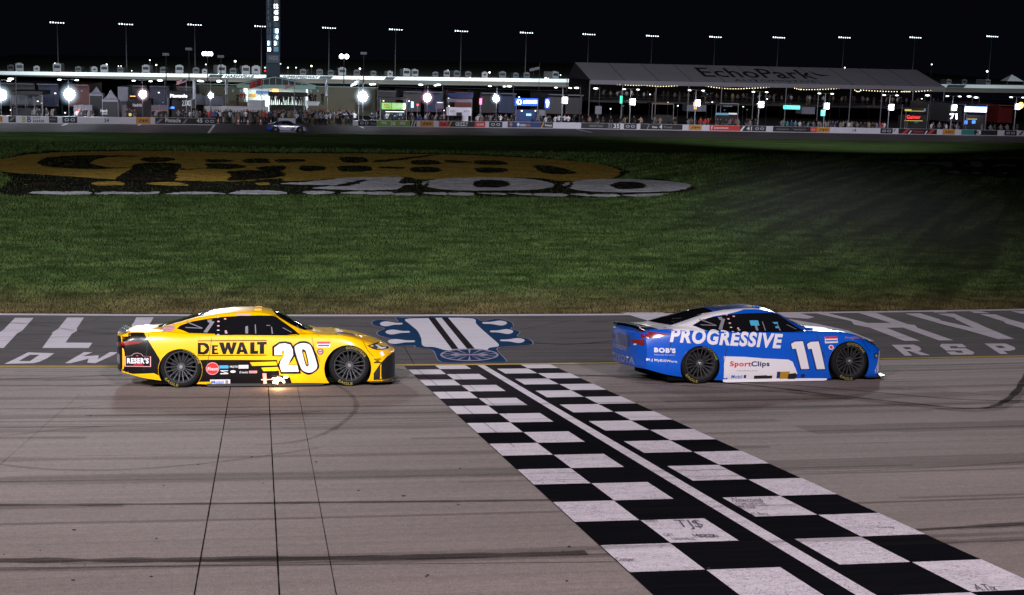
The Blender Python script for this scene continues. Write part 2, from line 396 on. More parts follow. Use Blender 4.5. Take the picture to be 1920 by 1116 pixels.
def rubmat(name, a, sc_=(.5, 14, 1)):
    n = NB(name); n.b.inputs['Base Color'].default_value = (.022, .018, .018, 1); n.b.inputs['Roughness'].default_value = .9; n.b.inputs['Specular IOR Level'].default_value = 0
    q = n.noise(n.mapping(sc_), 1, 5, .7); g = n.noise(n.mapping((1, 1, 1)), 60, 2, .8)
    f = n.math('MULTIPLY', n.ramp(q, [(.3, .4*a), (.65, a)]), n.ramp(g, [(.3, .7), (.7, 1.)])); n.link(f, n.b.inputs['Alpha'])
rubmat('rubber_light', .30); rubmat('rubber', .78); rubmat('rubber_dark', 1.); rubmat('rubber_band', .24, (.12, 5, 1))
def mark(pts, wd, m='rubber', n=8, dz=.006):
    q = spline([(a, b) for a, b in pts], n, False); tarline([g2(*p) for p in q], wd, m, 'tyre_mark', dz)
for pts, wd, m in (
    ([(-10, 948), (300, 946), (600, 943), (900, 940), (1050, 938)], .055, 'rubber'),
    ([(-10, 1052), (300, 1051), (700, 1047), (1000, 1040), (1100, 1037)], .10, 'rubber'),
    ([(-10, 820), (150, 803), (300, 795), (440, 783), (600, 772)], .04, 'rubber_light'),
    ([(-10, 870), (80, 880), (220, 882), (360, 872), (480, 858), (600, 840)], .05, 'rubber_light'),
    ([(480, 836), (560, 828), (620, 808), (660, 778), (668, 758), (655, 738), (630, 722)], .05, 'rubber_light'),
    ([(-10, 712), (120, 708), (230, 703)], .035, 'rubber'), ([(40, 730), (150, 726), (240, 718)], .02, 'rubber'),
    ([(-10, 776), (100, 768), (220, 758)], .04, 'rubber_light'),
    ([(1000, 702), (1180, 707), (1400, 722), (1560, 741), (1700, 756), (1800, 766), (1856, 764), (1896, 744), (1922, 710), (1936, 670)], .085, 'rubber'),
    ([(1480, 736), (1700, 760), (1800, 770), (1862, 768), (1902, 748), (1930, 710)], .16, 'rubber_light'), ([(1170, 716), (1350, 728), (1560, 742)], .03, 'rubber'), ([(1100, 705), (1300, 714), (1500, 724), (1780, 748), (1930, 752)], .034, 'rubber_dark'),
    ([(1660, 728), (1800, 737), (1930, 748)], .035, 'rubber_light'), ([(1530, 712), (1640, 716), (1760, 716)], .02, 'rubber_light'),
    ([(1580, 1004), (1760, 992), (1930, 982)], .07, 'rubber'), ([(1640, 1020), (1800, 1016), (1930, 1010)], .10, 'rubber_light'),
    ([(1360, 870), (1500, 885), (1700, 880), (1930, 866)], .05, 'rubber_light'),
    ([(0, 604), (90, 612), (160, 623), (290, 628)], .05, 'rubber_light'), ([(0, 640), (90, 634), (210, 627), (300, 630)], .04, 'rubber_light'),
    ([(600, 605), (760, 622), (900, 640)], .04, 'rubber_light'), ([(960, 640), (1060, 646), (1150, 640)], .05, 'rubber'),
    ([(940, 625), (1010, 612), (1080, 600)], .04, 'rubber_light'), ([(300, 600), (200, 594), (160, 604), (0, 606)], .03, 'rubber_light')):
    mark(pts, wd, m)
for k in range(48):       # long faint lines of laid-down rubber
    v = -random.uniform(.5, 16); x0 = random.uniform(-16, 10); L = random.uniform(6, 20); w_ = random.uniform(.02, .09)
    sl = random.uniform(-.012, .012)
    tarline([(x0+L*t/14, v+cur(x0+L*t/14)+sl*L*t/14) for t in range(15)], w_, 'rubber_light', 'tyre_mark', .0055+.0001*k)
tarline(lerp_px((150, 740), (0, 872)), .004, 'rubber')
for v_, hw, x0_, x1_ in ((-8.35, .20, -16, 3), (-10.6, .14, -16, 2), (-7.0, .35, -16, 16), (-4.9, .30, -16, 16), (-11.9, .35, -16, 16), (-2.2, .25, -16, 20), (-9.3, .5, 3, 16), (-5.9, .4, 2, 18)):
    tarline([(x0_+(x1_-x0_)*t/40, v_+cur(x0_+(x1_-x0_)*t/40)) for t in range(41)], hw, 'rubber_band', 'tyre_mark', .0045)
mat('crumb', (.015, .013, .013), .8)
mb = MB()
for k in range(34):
    p = PG(random.uniform(0, 1900), random.uniform(760, 1110)); r = random.uniform(.004, .012)
    mb.ball((p.x, p.y, p.z+r*.4), r*random.uniform(1, 2.2), r, r*.5, 6, 4)
tag(mb.build('rubber_crumbs', 'crumb'), kind='stuff')

# painted lettering on the apron -------------------------------------------
def z5(L, o=(0, 570), s=5.873): return [(o[0]+a/s, o[1]+b/s) for a, b in L]
LT = [z5([(165, 155), (370, 155), (245, 295), (190, 325), (40, 488), (-120, 488), (-60, 420), (-40, 340), (40, 285)]),
      z5([(740, 152), (925, 152), (845, 272), (850, 298), (790, 330), (722, 428), (1018, 430), (975, 488), (465, 488), (580, 325), (570, 320), (640, 275)]),
      z5([(1500, 150), (1692, 150), (1655, 215), (1460, 430), (1300, 430), (1480, 195)])]
on_ground('track_lettering', *merge2d(*[poly2d(q) for q in LT]), 'paint_white', .004)
oo = z5([(310, 535), (598, 545), (520, 600), (430, 640), (370, 655), (48, 662), (160, 610)])
oi = z5([(330, 562), (435, 562), (330, 632), (205, 632)])
V = oo+oi; Fo = [(0, 1, 8, 7), (1, 2, 9, 8), (2, 3, 9), (3, 4, 9), (4, 5, 10, 9), (5, 6, 10), (6, 7, 10), (6, 0, 7)]
on_ground('track_lettering', V, Fo, 'paint_white', .004)
ww_ = z5([(925, 533), (1018, 535), (910, 580), (1088, 568), (1080, 610), (1210, 533), (1300, 532), (1250, 565), (1050, 655), (960, 650), (975, 605), (780, 655), (715, 655)])
on_ground('track_lettering', *poly2d(ww_), 'paint_white', .004)
o6 = (1620, 570)
H = [z5([(-60, 100), (130, 100), (480, 225), (560, 235), (590, 265), (985, 402), (830, 404), (430, 262), (245, 264), (615, 408), (440, 408), (60, 262), (-110, 230), (-140, 190), (-600, 90), (-470, 85), (40, 212), (300, 212)], o6),
     z5([(450, 108), (620, 105), (830, 170), (850, 185), (1215, 268), (1010, 170), (1000, 155), (810, 110), (990, 108), (1260, 220), (1310, 245), (1655, 388), (1480, 390), (1130, 290), (900, 235)], o6),
     z5([(1270, 112), (1450, 118), (1600, 170), (1950, 265), (2100, 340), (1940, 350), (1720, 262), (1560, 215), (1540, 195)], o6),
     z5([(740, 82), (880, 82), (925, 94), (780, 96)], o6), z5([(1160, 82), (1290, 82), (1390, 104), (1220, 102)], o6), z5([(1610, 78), (1800, 80), (1850, 112), (1740, 110)], o6)]
on_ground('track_lettering', *merge2d(*[poly2d(q) for q in H]), 'paint_white', .004)
S1 = [(1163, 586), (1240, 586), (1300, 600), (1420, 620), (1360, 630), (1230, 606)]
S2 = [(1460, 588), (1500, 588), (1527, 595), (1515, 598), (1480, 596), (1430, 590)]
S3 = [(1476, 598), (1530, 607), (1590, 620), (1640, 640), (1600, 640), (1530, 622)]
on_ground('track_lettering', *merge2d(poly2d(S1), poly2d(S2), poly2d(S3)), 'paint_white', .004)
Rr = z5([(305, 452), (545, 450), (610, 475), (632, 500), (620, 516), (592, 520), (730, 566), (630, 568), (500, 520), (470, 520), (530, 570), (450, 572)], o6); Ri = z5([(425, 478), (500, 478), (530, 498), (460, 502)], o6)
on_ground('track_lettering', Rr+Ri, [(0, 1, 13, 12), (1, 2, 3, 14, 13), (3, 4, 5, 14), (5, 6, 7, 8), (5, 8, 9, 14), (9, 15, 14), (9, 10, 11, 15), (11, 0, 12, 15)], 'paint_white', .004)
Ss = z5([(850, 442), (1080, 442), (1130, 478), (1040, 480), (1020, 466), (940, 468), (955, 490), (1120, 490), (1215, 535), (1200, 560), (960, 562), (905, 528), (1000, 525), (1030, 540), (1095, 540), (1070, 515), (905, 515), (835, 465)], o6)
Pp = z5([(1325, 438), (1560, 438), (1660, 480), (1665, 505), (1610, 518), (1535, 518), (1585, 552), (1500, 552)], o6); Pi = z5([(1440, 462), (1520, 462), (1560, 485), (1490, 490)], o6)
on_ground('track_lettering', *poly2d(Ss), 'paint_white', .004)
on_ground('track_lettering', Pp+Pi, [(0, 1, 9, 8), (1, 2, 3, 10, 9), (3, 4, 5, 10), (5, 6, 7, 11), (5, 11, 10), (7, 0, 8, 11)], 'paint_white', .004)

# guitar and wheel emblem on the apron -------------------------------------
def e5(L): return z5(L, (680, 570), 5.647)
blob = spline(e5([(345, 150), (450, 150), (700, 132), (900, 132), (1180, 148), (1265, 182), (1420, 160), (1560, 190), (1600, 235), (1570, 262), (1665, 300), (1640, 345), (1760, 375), (1805, 420), (1750, 440), (1530, 455), (1420, 480), (1515, 595), (1490, 618), (1150, 622), (830, 618), (740, 492), (560, 462), (542, 445), (350, 448), (270, 400), (300, 375), (170, 335), (155, 300), (230, 262), (110, 225), (110, 185), (200, 170), (370, 190)]), 5)
on_ground('track_emblem', *poly2d(blob), 'paint_navy', .004)
out = [g2(a, b) for a, b in blob]; tarline(out+[out[0]], .012, 'paint_pale', 'track_emblem', .008)
body = spline(e5([(455, 165), (690, 155), (900, 150), (1170, 160), (1200, 210), (1270, 280), (1350, 350), (1445, 445), (1340, 470), (1300, 505), (1150, 490), (1000, 490), (880, 495), (760, 462), (640, 450), (620, 370), (580, 290), (500, 220)]), 4)
on_ground('track_emblem', *poly2d(body), 'paint_guitar', .010)
dr = []
for (x0, y0, x1, s_) in ((415, 213, 185, 1), (492, 300, 245, 1), (545, 400, 270, 1), (1275, 205, 1525, -1), (1355, 295, 1590, -1), (1462, 390, 1712, -1)):
    d = x1-x0; dr.append(poly2d(spline(e5([(x0, y0-8), (x0+d*.3, y0-10), (x0+d*.7, y0-24), (x0+d*.97, y0-12), (x0+d*.99, y0+12), (x0+d*.75, y0+28), (x0+d*.35, y0+12), (x0, y0+8)]), 3)))
on_ground('track_emblem', *merge2d(*dr), 'paint_guitar', .010)
on_ground('track_emblem', *merge2d(poly2d(e5([(695, 155), (768, 155), (1015, 482), (945, 486)])), poly2d(e5([(835, 152), (905, 152), (1190, 484), (1110, 486)]))), 'paint_stripe', .014)
ring = lambda rx, ry: [(1130+rx*math.cos(t*math.pi/20), 548+ry*math.sin(t*math.pi/20)) for t in range(40)]
on_ground('track_emblem', *poly2d(e5(ring(305, 64))), 'paint_navy', .014)
o1, o2 = ring(310, 66), ring(285, 57)
on_ground('track_emblem', e5(o1)+e5(o2), [(k, (k+1) % 40, 40+(k+1) % 40, 40+k) for k in range(40)], 'paint_pale', .018)
sp = []
for k in range(14):
    a = 2*math.pi*(k+.5)/14; c, s_ = math.cos(a), math.sin(a); c2, s2 = math.cos(a+.05), math.sin(a+.05); c3, s3 = math.cos(a-.05), math.sin(a-.05)
    sp.append(poly2d(e5([(1130+60*c3, 548+12*s3), (1130+290*c3, 548+59*s3), (1130+290*c2, 548+59*s2), (1130+60*c2, 548+12*s2)])))
on_ground('track_emblem', *merge2d(*sp), 'paint_pale', .018)
on_ground('track_emblem', *poly2d(e5([(930, 548), (985, 530), (1040, 543), (1220, 543), (1270, 530), (1330, 548), (1270, 566), (1220, 555), (1040, 555), (985, 566)])), 'paint_pale', .022)

# colours painted into the infield grass -----------------------------------
m_blade('turf_yellow', (.32, .20, .04), (.56, .36, .085), False); m_blade('turf_black', (.012, .010, .010), (.022, .018, .017), False)
m_blade('turf_white', (.42, .42, .48), (.74, .74, .82), False); m_blade('turf_white_shaded', (.20, .20, .24), (.42, .42, .48), False)  # second white is a darkened copy, shade put into the right emblem's colour
TURF = []
def turf(name, polys, m, dz):
    """painted grass: shape with ragged edge, laid in a thin layer over the turf"""
    for P in polys:
        q = spline(P, 10); v = []
        for a, b in q:
            nz = noise.noise(Vector((a*.25, b*.6, 0)))*1.8+noise.noise(Vector((a*.9, b*2, 3)))*1.0
            p = PG(a+nz*3, b+nz*.5); v.append((p.x, p.y))
        if dz == .02: TURF.append(v)
        on_ground(name, *poly2d(v), m, dz, 3., px=False)
zz = lambda L, ox=0, oy=270, s=2.743: [(ox+a/s, oy+b/s) for a, b in L]
z7 = lambda L: zz(L, 500, 270, 2.3415)
turf('turf_emblem', [zz([(-40, 100), (40, 70), (200, 40), (700, 34), (1200, 42), (1900, 46)])+z7([(900, 46), (1200, 62), (1450, 90), (1560, 112), (1600, 128), (1540, 160), (1700, 152), (1860, 182), (1880, 205), (1750, 222), (1500, 238), (800, 232), (300, 226)])+zz([(1200, 268), (700, 262), (200, 268), (0, 262), (20, 220), (60, 180), (0, 140)])], 'turf_black', .02)
turf('turf_emblem', [zz([(-40, 95), (60, 70), (220, 50), (480, 40), (900, 38), (1300, 48), (1920, 52)])+z7([(800, 48), (1100, 60), (1400, 82), (1530, 108), (1550, 130), (1500, 155), (1300, 165), (1150, 150), (700, 158), (620, 148), (400, 150), (100, 165)])+zz([(1440, 180), (1200, 195), (900, 190), (620, 186), (300, 165), (60, 150), (-20, 130)])], 'turf_yellow', .03)
dk = [zz([(195, 97), (260, 70), (480, 60), (740, 68), (560, 70), (465, 98), (560, 122), (700, 124), (480, 132), (250, 120)]),
      zz([(720, 102), (930, 106), (905, 150), (880, 195), (600, 190), (660, 140)]),
      zz([(740, 72), (860, 72), (900, 82), (840, 95), (740, 92)]), zz([(1060, 104), (1200, 106), (1270, 120), (1180, 132), (1060, 130), (940, 136), (930, 128), (1060, 128)]),
      zz([(1180, 142), (1400, 140), (1470, 160), (1380, 180), (1180, 192), (1190, 165)]), zz([(1262, 80), (1370, 78), (1378, 100), (1262, 98)]),
      zz([(1060, 82), (1160, 82), (1200, 92), (1080, 98)]), zz([(1320, 122), (1450, 114), (1470, 128), (1440, 140), (1340, 136)]), zz([(1545, 116), (1660, 118), (1670, 136), (1560, 142)]),
      zz([(1420, 82), (1550, 80), (1560, 92), (1440, 98)]), zz([(1750, 72), (1870, 72), (1888, 96), (1780, 96)]), zz([(1745, 118), (1890, 116), (1905, 140), (1770, 144)]),
      z7([(320, 62), (420, 62), (440, 80), (350, 84)]), z7([(320, 100), (440, 102), (450, 122), (330, 122)]), z7([(640, 74), (740, 74), (760, 90), (650, 92)]),
      z7([(640, 104), (750, 106), (760, 124), (650, 126)]), z7([(920, 76), (1020, 76), (1060, 92), (930, 92)]), z7([(920, 108), (1040, 108), (1050, 124), (940, 128)]),
      z7([(1170, 98), (1260, 100), (1360, 130), (1230, 132)]), z7([(470, 76), (600, 62), (760, 48), (640, 66), (500, 82)]), z7([(500, 102), (600, 104), (600, 110), (500, 110)]), z7([(780, 72), (860, 76), (900, 84), (800, 84)]),
      zz([(140, 196), (300, 190), (440, 196), (420, 215), (300, 225), (150, 218)]), z7([(60, 118), (0, 110), (0, 150), (60, 140)])]
turf('turf_emblem', dk, 'turf_black', .04)
turf('turf_emblem', [zz([(940, 112), (1050, 112), (1060, 122), (960, 132)])], 'turf_yellow', .05)
turf('turf_emblem', [zz([(120, 208), (230, 200), (300, 214), (180, 220)]), zz([(480, 202), (600, 196), (640, 214), (500, 216)]), zz([(760, 204), (900, 200), (970, 218), (800, 214)]), zz([(1320, 206), (1380, 202), (1380, 214), (1330, 214)])], 'turf_yellow', .04)
wl = [zz([(150, 258), (200, 248), (330, 250), (440, 248), (465, 262), (330, 266)]), zz([(490, 262), (560, 250), (720, 254), (820, 250), (780, 264), (620, 264)]), zz([(850, 262), (960, 252), (1080, 252), (1160, 262), (980, 264)]),
      zz([(1180, 260), (1260, 244), (1440, 248), (1470, 262), (1300, 264)]), z7([(160, 214), (240, 210), (300, 218), (200, 226)]), z7([(320, 220), (420, 212), (430, 224)]), z7([(440, 216), (540, 214), (550, 226), (450, 226)]),
      z7([(560, 222), (640, 218), (640, 230), (560, 230)]), z7([(680, 220), (780, 216), (780, 228)]), z7([(800, 218), (900, 218), (900, 230), (810, 228)]), z7([(930, 220), (1040, 220), (1040, 228)]), z7([(1060, 220), (1160, 222), (1160, 230)]),
      z7([(1180, 222), (1300, 222), (1310, 234), (1190, 232)]), z7([(1330, 224), (1400, 222), (1420, 234)]), z7([(1430, 226), (1530, 224), (1540, 236), (1440, 234)]), z7([(1560, 228), (1760, 220), (1680, 236)])]
turf('turf_emblem', wl, 'turf_white', .05)
turf('turf_emblem', [z7([(60, 178), (200, 168), (360, 152), (560, 148), (600, 152), (580, 175), (650, 178), (600, 186), (560, 204), (380, 206), (200, 198), (300, 186), (160, 182)]),
     z7([(680, 180), (760, 158), (960, 150), (1160, 158), (1260, 182), (1200, 202), (980, 208), (780, 204)]), z7([(1300, 182), (1400, 162), (1560, 156), (1760, 166), (1865, 186), (1780, 210), (1560, 216), (1380, 208)])], 'turf_white', .05)
turf('turf_emblem', [z7([(905, 180), (930, 164), (1020, 162), (1065, 176), (1040, 192), (930, 194)]), z7([(1510, 185), (1540, 172), (1620, 170), (1665, 186), (1640, 200), (1550, 202)]), z7([(690, 186), (700, 176), (716, 170), (706, 190)]), z7([(1312, 190), (1330, 176), (1345, 174), (1330, 196)]),
     z7([(340, 178), (420, 162), (430, 166), (370, 186), (290, 190)])], 'turf_black', .06)
z8 = lambda L: zz(L, 1600, 270, 6.0)
turf('turf_emblem', [z8([(160, 200), (700, 170), (1400, 180), (2000, 190), (2000, 380), (1300, 370), (1000, 340), (900, 260)])], 'turf_black', .02)
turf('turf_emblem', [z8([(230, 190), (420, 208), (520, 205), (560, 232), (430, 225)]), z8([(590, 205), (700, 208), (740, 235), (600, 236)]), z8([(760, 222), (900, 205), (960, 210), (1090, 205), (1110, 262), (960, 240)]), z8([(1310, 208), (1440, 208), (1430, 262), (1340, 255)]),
     z8([(1060, 312), (1180, 308), (1200, 330), (1320, 350), (1180, 342), (1060, 325)]), z8([(1330, 325), (1430, 325), (1420, 342), (1340, 340)]), z8([(1220, 240), (1300, 250), (1290, 262)]), z8([(1540, 262), (1700, 230), (1860, 262), (1700, 250)]), z8([(1640, 328), (1730, 328), (1720, 345)])], 'turf_white_shaded', .04)

# standing grass blades near the track -------------------------------------
m_blade('blade', (.036, .066, .022), (.082, .130, .042))
def blades(name, n, m, vmin, vmax, xw, h0, wd0):
    d0, d1 = vmin+26, vmax+26; dist = d0/(1-rng.random(n)*(1-d0/d1)); v = dist-26; cx = -4.1+dist*.21; X = cx+(rng.random(n)-.5)*2*(dist*.52+7)
    c = np.where(np.abs(X) < 25, KC*X*X, KC*625+2*KC*25*(np.abs(X)-25)); Y = v+c
    Z = np.maximum(-(v+0*c)*TA, ZP) if False else np.maximum(-v*TA, ZP); s_ = (dist/34)**1.0
    h = h0*s_*(.5+rng.random(n)); wd = wd0*s_*(.6+.8*rng.random(n)); an = rng.random(n)*math.pi; ln = (rng.random((n, 2))-.5)*1.2
    inside = np.zeros(n, bool)
    for poly in TURF:
        q = np.array(poly); a, b = q, np.roll(q, -1, 0); ins = np.zeros(n, bool)
        for (x1, y1), (x2, y2) in zip(a, b):
            if y1 != y2: ins ^= ((y1 > Y) != (y2 > Y)) & (X < (x2-x1)*(Y-y1)/(y2-y1)+x1)
        inside |= ins
    h = np.where(inside, h*.55, h); kp = ~inside | (rng.random(n) < .22); X, Y, Z, h, wd, an, ln = X[kp], Y[kp], Z[kp], h[kp], wd[kp], an[kp], ln[kp]; n = len(X)
    P = np.zeros((n, 3, 3))
    P[:, 0] = np.stack([X-np.cos(an)*wd, Y-np.sin(an)*wd, Z-.01], 1); P[:, 1] = np.stack([X+np.cos(an)*wd, Y+np.sin(an)*wd, Z-.01], 1)
    P[:, 2] = np.stack([X+ln[:, 0]*h, Y+ln[:, 1]*h, Z+h], 1)
    me = bpy.data.meshes.new(name); me.vertices.add(3*n); me.vertices.foreach_set('co', P.reshape(-1)); me.loops.add(3*n)
    me.loops.foreach_set('vertex_index', np.arange(3*n)); me.polygons.add(n); me.polygons.foreach_set('loop_start', np.arange(0, 3*n, 3)); me.update(calc_edges=True); me.validate()
    return tag(link_mesh(name, me, m), 'short mown green turf of the infield, brown and dry along the apron', 'grass', kind='stuff')
blades('grass', 760000, 'blade', W+.02, 108, 1, .055, .011)

# ================================================================== race cars
def cr(tab, x):
    """smooth (monotone-ish) curve through a table"""
    xs_ = [a for a, _ in tab]; ys_ = [b for _, b in tab]
    if x <= xs_[0]: return ys_[0]
    if x >= xs_[-1]: return ys_[-1]
    i = max(k for k in range(len(xs_)) if xs_[k] <= x); i = min(i, len(xs_)-2)
    h = xs_[i+1]-xs_[i]; t = (x-xs_[i])/h; d = (ys_[i+1]-ys_[i])/h
    dl = (ys_[i]-ys_[i-1])/(xs_[i]-xs_[i-1]) if i > 0 else d
    dr_ = (ys_[i+2]-ys_[i+1])/(xs_[i+2]-xs_[i+1]) if i < len(xs_)-2 else d
    m0, m1 = (dl+d)/2, (d+dr_)/2
    return (2*t**3-3*t*t+1)*ys_[i]+(t**3-2*t*t+t)*h*m0+(-2*t**3+3*t*t)*ys_[i+1]+(t**3-t*t)*h*m1
ZT = [(-1.07, .885), (-.97, .93), (-.7, .95), (-.45, .975), (-.1, 1.085), (.28, 1.205), (.6, 1.265), (.95, 1.295), (1.35, 1.285), (1.6, 1.220), (1.85, 1.09), (2.1, .955), (2.25, .915), (2.7, .885), (3.05, .815), (3.3, .735), (3.48, .65), (3.60, .565)]
ZSH = [(-1.07, .85), (-.97, .905), (-.6, .925), (-.3, .925), (0, .90), (.5, .875), (1, .865), (2, .865), (2.3, .865), (2.7, .845), (3.05, .765), (3.3, .685), (3.48, .61), (3.60, .535)]
YSH = [(-1.07, .84), (-.6, .89), (0, .925), (1, .93), (2, .92), (2.7, .93), (3.1, .90), (3.6, .82)]
YM = [(-1.07, .92), (-.6, .97), (0, 1.0), (.5, .985), (2, .985), (2.8, 1.0), (3.2, .985), (3.6, .93)]
ZS = [(-1.07, .27), (-.9, .225), (-.35, .13), (.4, .055), (1, .04), (2.3, .05), (3.1, .075), (3.6, .075)]
YR = [(-.5, .82), (-.1, .74), (.3, .665), (.7, .625), (1.3, .625), (1.7, .665), (2.0, .75), (2.25, .83)]
DR = [(-.5, .035), (0, .075), (.5, .085), (1, .085), (1.5, .09), (1.9, .10), (2.25, .03)]
def sm(a, b, x): t = max(0, min(1, (x-a)/(b-a))); return t*t*(3-2*t)
def section(x):
    zt, zs, ysh, ym, zl = cr(ZT, x), cr(ZSH, x), cr(YSH, x), cr(YM, x), cr(ZS, x)
    H = zs-.07-zl
    P = [(ym-.035, zl), (ym-.005, zl+.16*H), (ym, zl+.42*H), (ym-.004, zl+.70*H), (ym-.03, zs-.09), (ysh, zs)]
    g = sm(-.55, -.25, x)*(1-sm(2.12, 2.3, x))     # 1 where there is a cabin
    yr, d = cr(YR, x), cr(DR, x); zr = zt-d
    lin = lambda f, s: (ysh*f, zs+(zt-zs)*s)
    A = [(ysh-.045, zs+.022), ((ysh-.045+yr)/2+.012, (zs+zr)/2), (yr, zr), (yr-.10, zr+.042), (yr*.45, zt-.008), (0, zt)]
    B = [lin(.93, .30), lin(.84, .55), lin(.70, .75), lin(.52, .88), lin(.28, .97), (0, zt)]
    for a, b in zip(A, B): P.append((a[0]*g+b[0]*(1-g), a[1]*g+b[1]*(1-g)))
    out = []
    for i in range(len(P)-1):
        a, b, c, e = P[max(0, i-1)], P[i], P[i+1], P[min(len(P)-1, i+2)]
        for k in range(4):
            t = k/4; f = lambda q: .5*(2*b[q]+(c[q]-a[q])*t+(2*a[q]-5*b[q]+4*c[q]-e[q])*t*t+(3*b[q]-a[q]-3*c[q]+e[q])*t**3)
            out.append((max(0, f(0)), f(1)))
    out.append((0, P[-1][1])); return out
def bend(x, y):
    return x-.34*sm(2.75, 3.6, x)*abs(y)**3.2+.16*sm(-.5, -1.07, x)*abs(y)**3
def body_mesh():
    X = list(np.linspace(-1.07, 3.60, 84)); S = [section(x) for x in X]; n = len(S[0]); V = []; Fc = []
    full = lambda s: s+[(-y, z) for y, z in s[-2::-1]]
    m_ = 2*n-1
    for x, s in zip(X, S):
        for y, z in full(s): V.append((bend(x, y), y, z))
    N = len(X)
    for i in range(N-1):
        for j in range(m_-1): a = i*m_+j; Fc.append((a, a+1, a+m_+1, a+m_))
        Fc.append((i*m_+m_-1, i*m_, (i+1)*m_, (i+1)*m_+m_-1))
    for e, x, xo, flip in ((0, X[0], X[0]-.012, 1), (N-1, X[-1], X[-1]+.014, 0)):   # end caps follow the bend
        s = S[e]; K = 12; base = e*m_; prev = None
        for j in range(n):
            y, z = s[j]; row = [base+j]
            if j < n-1:
                for k in range(1, K):
                    yy = y*(1-2*k/K); edge = 1-abs(yy/max(y, 1e-6))**6; f = min(1, j/2)*min(1, (n-1-j)/3)
                    V.append((bend(x, yy)+(xo-x)*edge*f*2, yy, z)); row.append(len(V)-1)
                row.append(base+m_-1-j)
            if prev is not None:
                if len(row) == 1:
                    for k in range(K): Fc.append((prev[k], prev[k+1], row[0])[::-1] if flip else (prev[k], prev[k+1], row[0]))
                else:
                    for k in range(K): q = (prev[k], prev[k+1], row[k+1], row[k]); Fc.append(q[::-1] if flip else q)
            prev = row
            if j == 0: bot = row
        # close the sill edge: the bottom quad of the end station becomes a fan
        if e == 0: first = bot
        else: last = bot
    # replace bottom edge quads at both ends by fans that share the cap vertices
    def fix(row, i0, i1, a, b):
        old = (i0*m_+m_-1, i0*m_, i1*m_, i1*m_+m_-1); Fc.remove(old)
        return old
    o = fix(first, 0, 1, 0, 0); Fc.append(tuple([1*m_, 1*m_+m_-1]+first[::-1]))
    o = fix(last, N-2, N-1, 0, 0); Fc.append(tuple([(N-2)*m_+m_-1, (N-2)*m_]+last))
    me = bpy.data.meshes.new('body'); me.from_pydata(V, [], Fc); me.update(); me.validate()
    bm = bmesh.new(); bm.from_mesh(me); bmesh.ops.triangulate(bm, faces=[f for f in bm.faces if len(f.verts) > 4])
    bmesh.ops.recalc_face_normals(bm, faces=bm.faces)
    bvh = BVHTree.FromBMesh(bm); bm.to_mesh(me); bm.free(); return me, bvh
ARCH = [(-.01, .30, .355), (2.765, .30, .400)]
BODY0, BVH = body_mesh()
mat('wheel_well', (.004, .004, .004), .95, spec=.05); mat('white_vinyl0', (.5, .5, .5))
def cut_arches(me):
    o = bpy.data.objects.new('b', me); COL.objects.link(o); me.materials.append(MATS['white_vinyl0']); me.materials.append(MATS['wheel_well'])
    cs = []
    for x, z, r in ARCH:
        for s_ in (-1, 1):
            mb = MB(); n = 40; ring_ = [(x+r*math.cos(2*math.pi*k/n), s_*.66, z+r*math.sin(2*math.pi*k/n)) for k in range(n)]
            mb.prism(ring_, (0, s_*.6, 0)); mb.mi = [1]*len(mb.f); c = mb.build('c', [None, None]) if False else None
            m2 = bpy.data.meshes.new('c'); m2.from_pydata(mb.v, [], mb.f); m2.update(); m2.materials.append(MATS['white_vinyl0']); m2.materials.append(MATS['wheel_well'])
            m2.polygons.foreach_set('material_index', [1]*len(m2.polygons))
            bm = bmesh.new(); bm.from_mesh(m2); bmesh.ops.recalc_face_normals(bm, faces=bm.faces); bm.to_mesh(m2); bm.free()
            c = bpy.data.objects.new('c', m2); COL.objects.link(c); cs.append(c)
            md = o.modifiers.new('b', 'BOOLEAN'); md.object = c; md.operation = 'DIFFERENCE'; md.solver = 'EXACT'; md.material_mode = 'TRANSFER'
    dg = bpy.context.evaluated_depsgraph_get(); out_ = bpy.data.meshes.new_from_object(o.evaluated_get(dg))
    for c in cs+[o]: bpy.data.objects.remove(c)
    nm_ = [m.name if m else '' for m in out_.materials]; wi = nm_.index('wheel_well')
    ids = [1 if p.material_index == wi else 0 for p in out_.polygons]; out_.materials.clear(); out_.polygons.foreach_set('material_index', ids); print('well faces', sum(ids)); return out_
BODY = cut_arches(BODY0); WELL = [p.material_index for p in BODY.polygons]
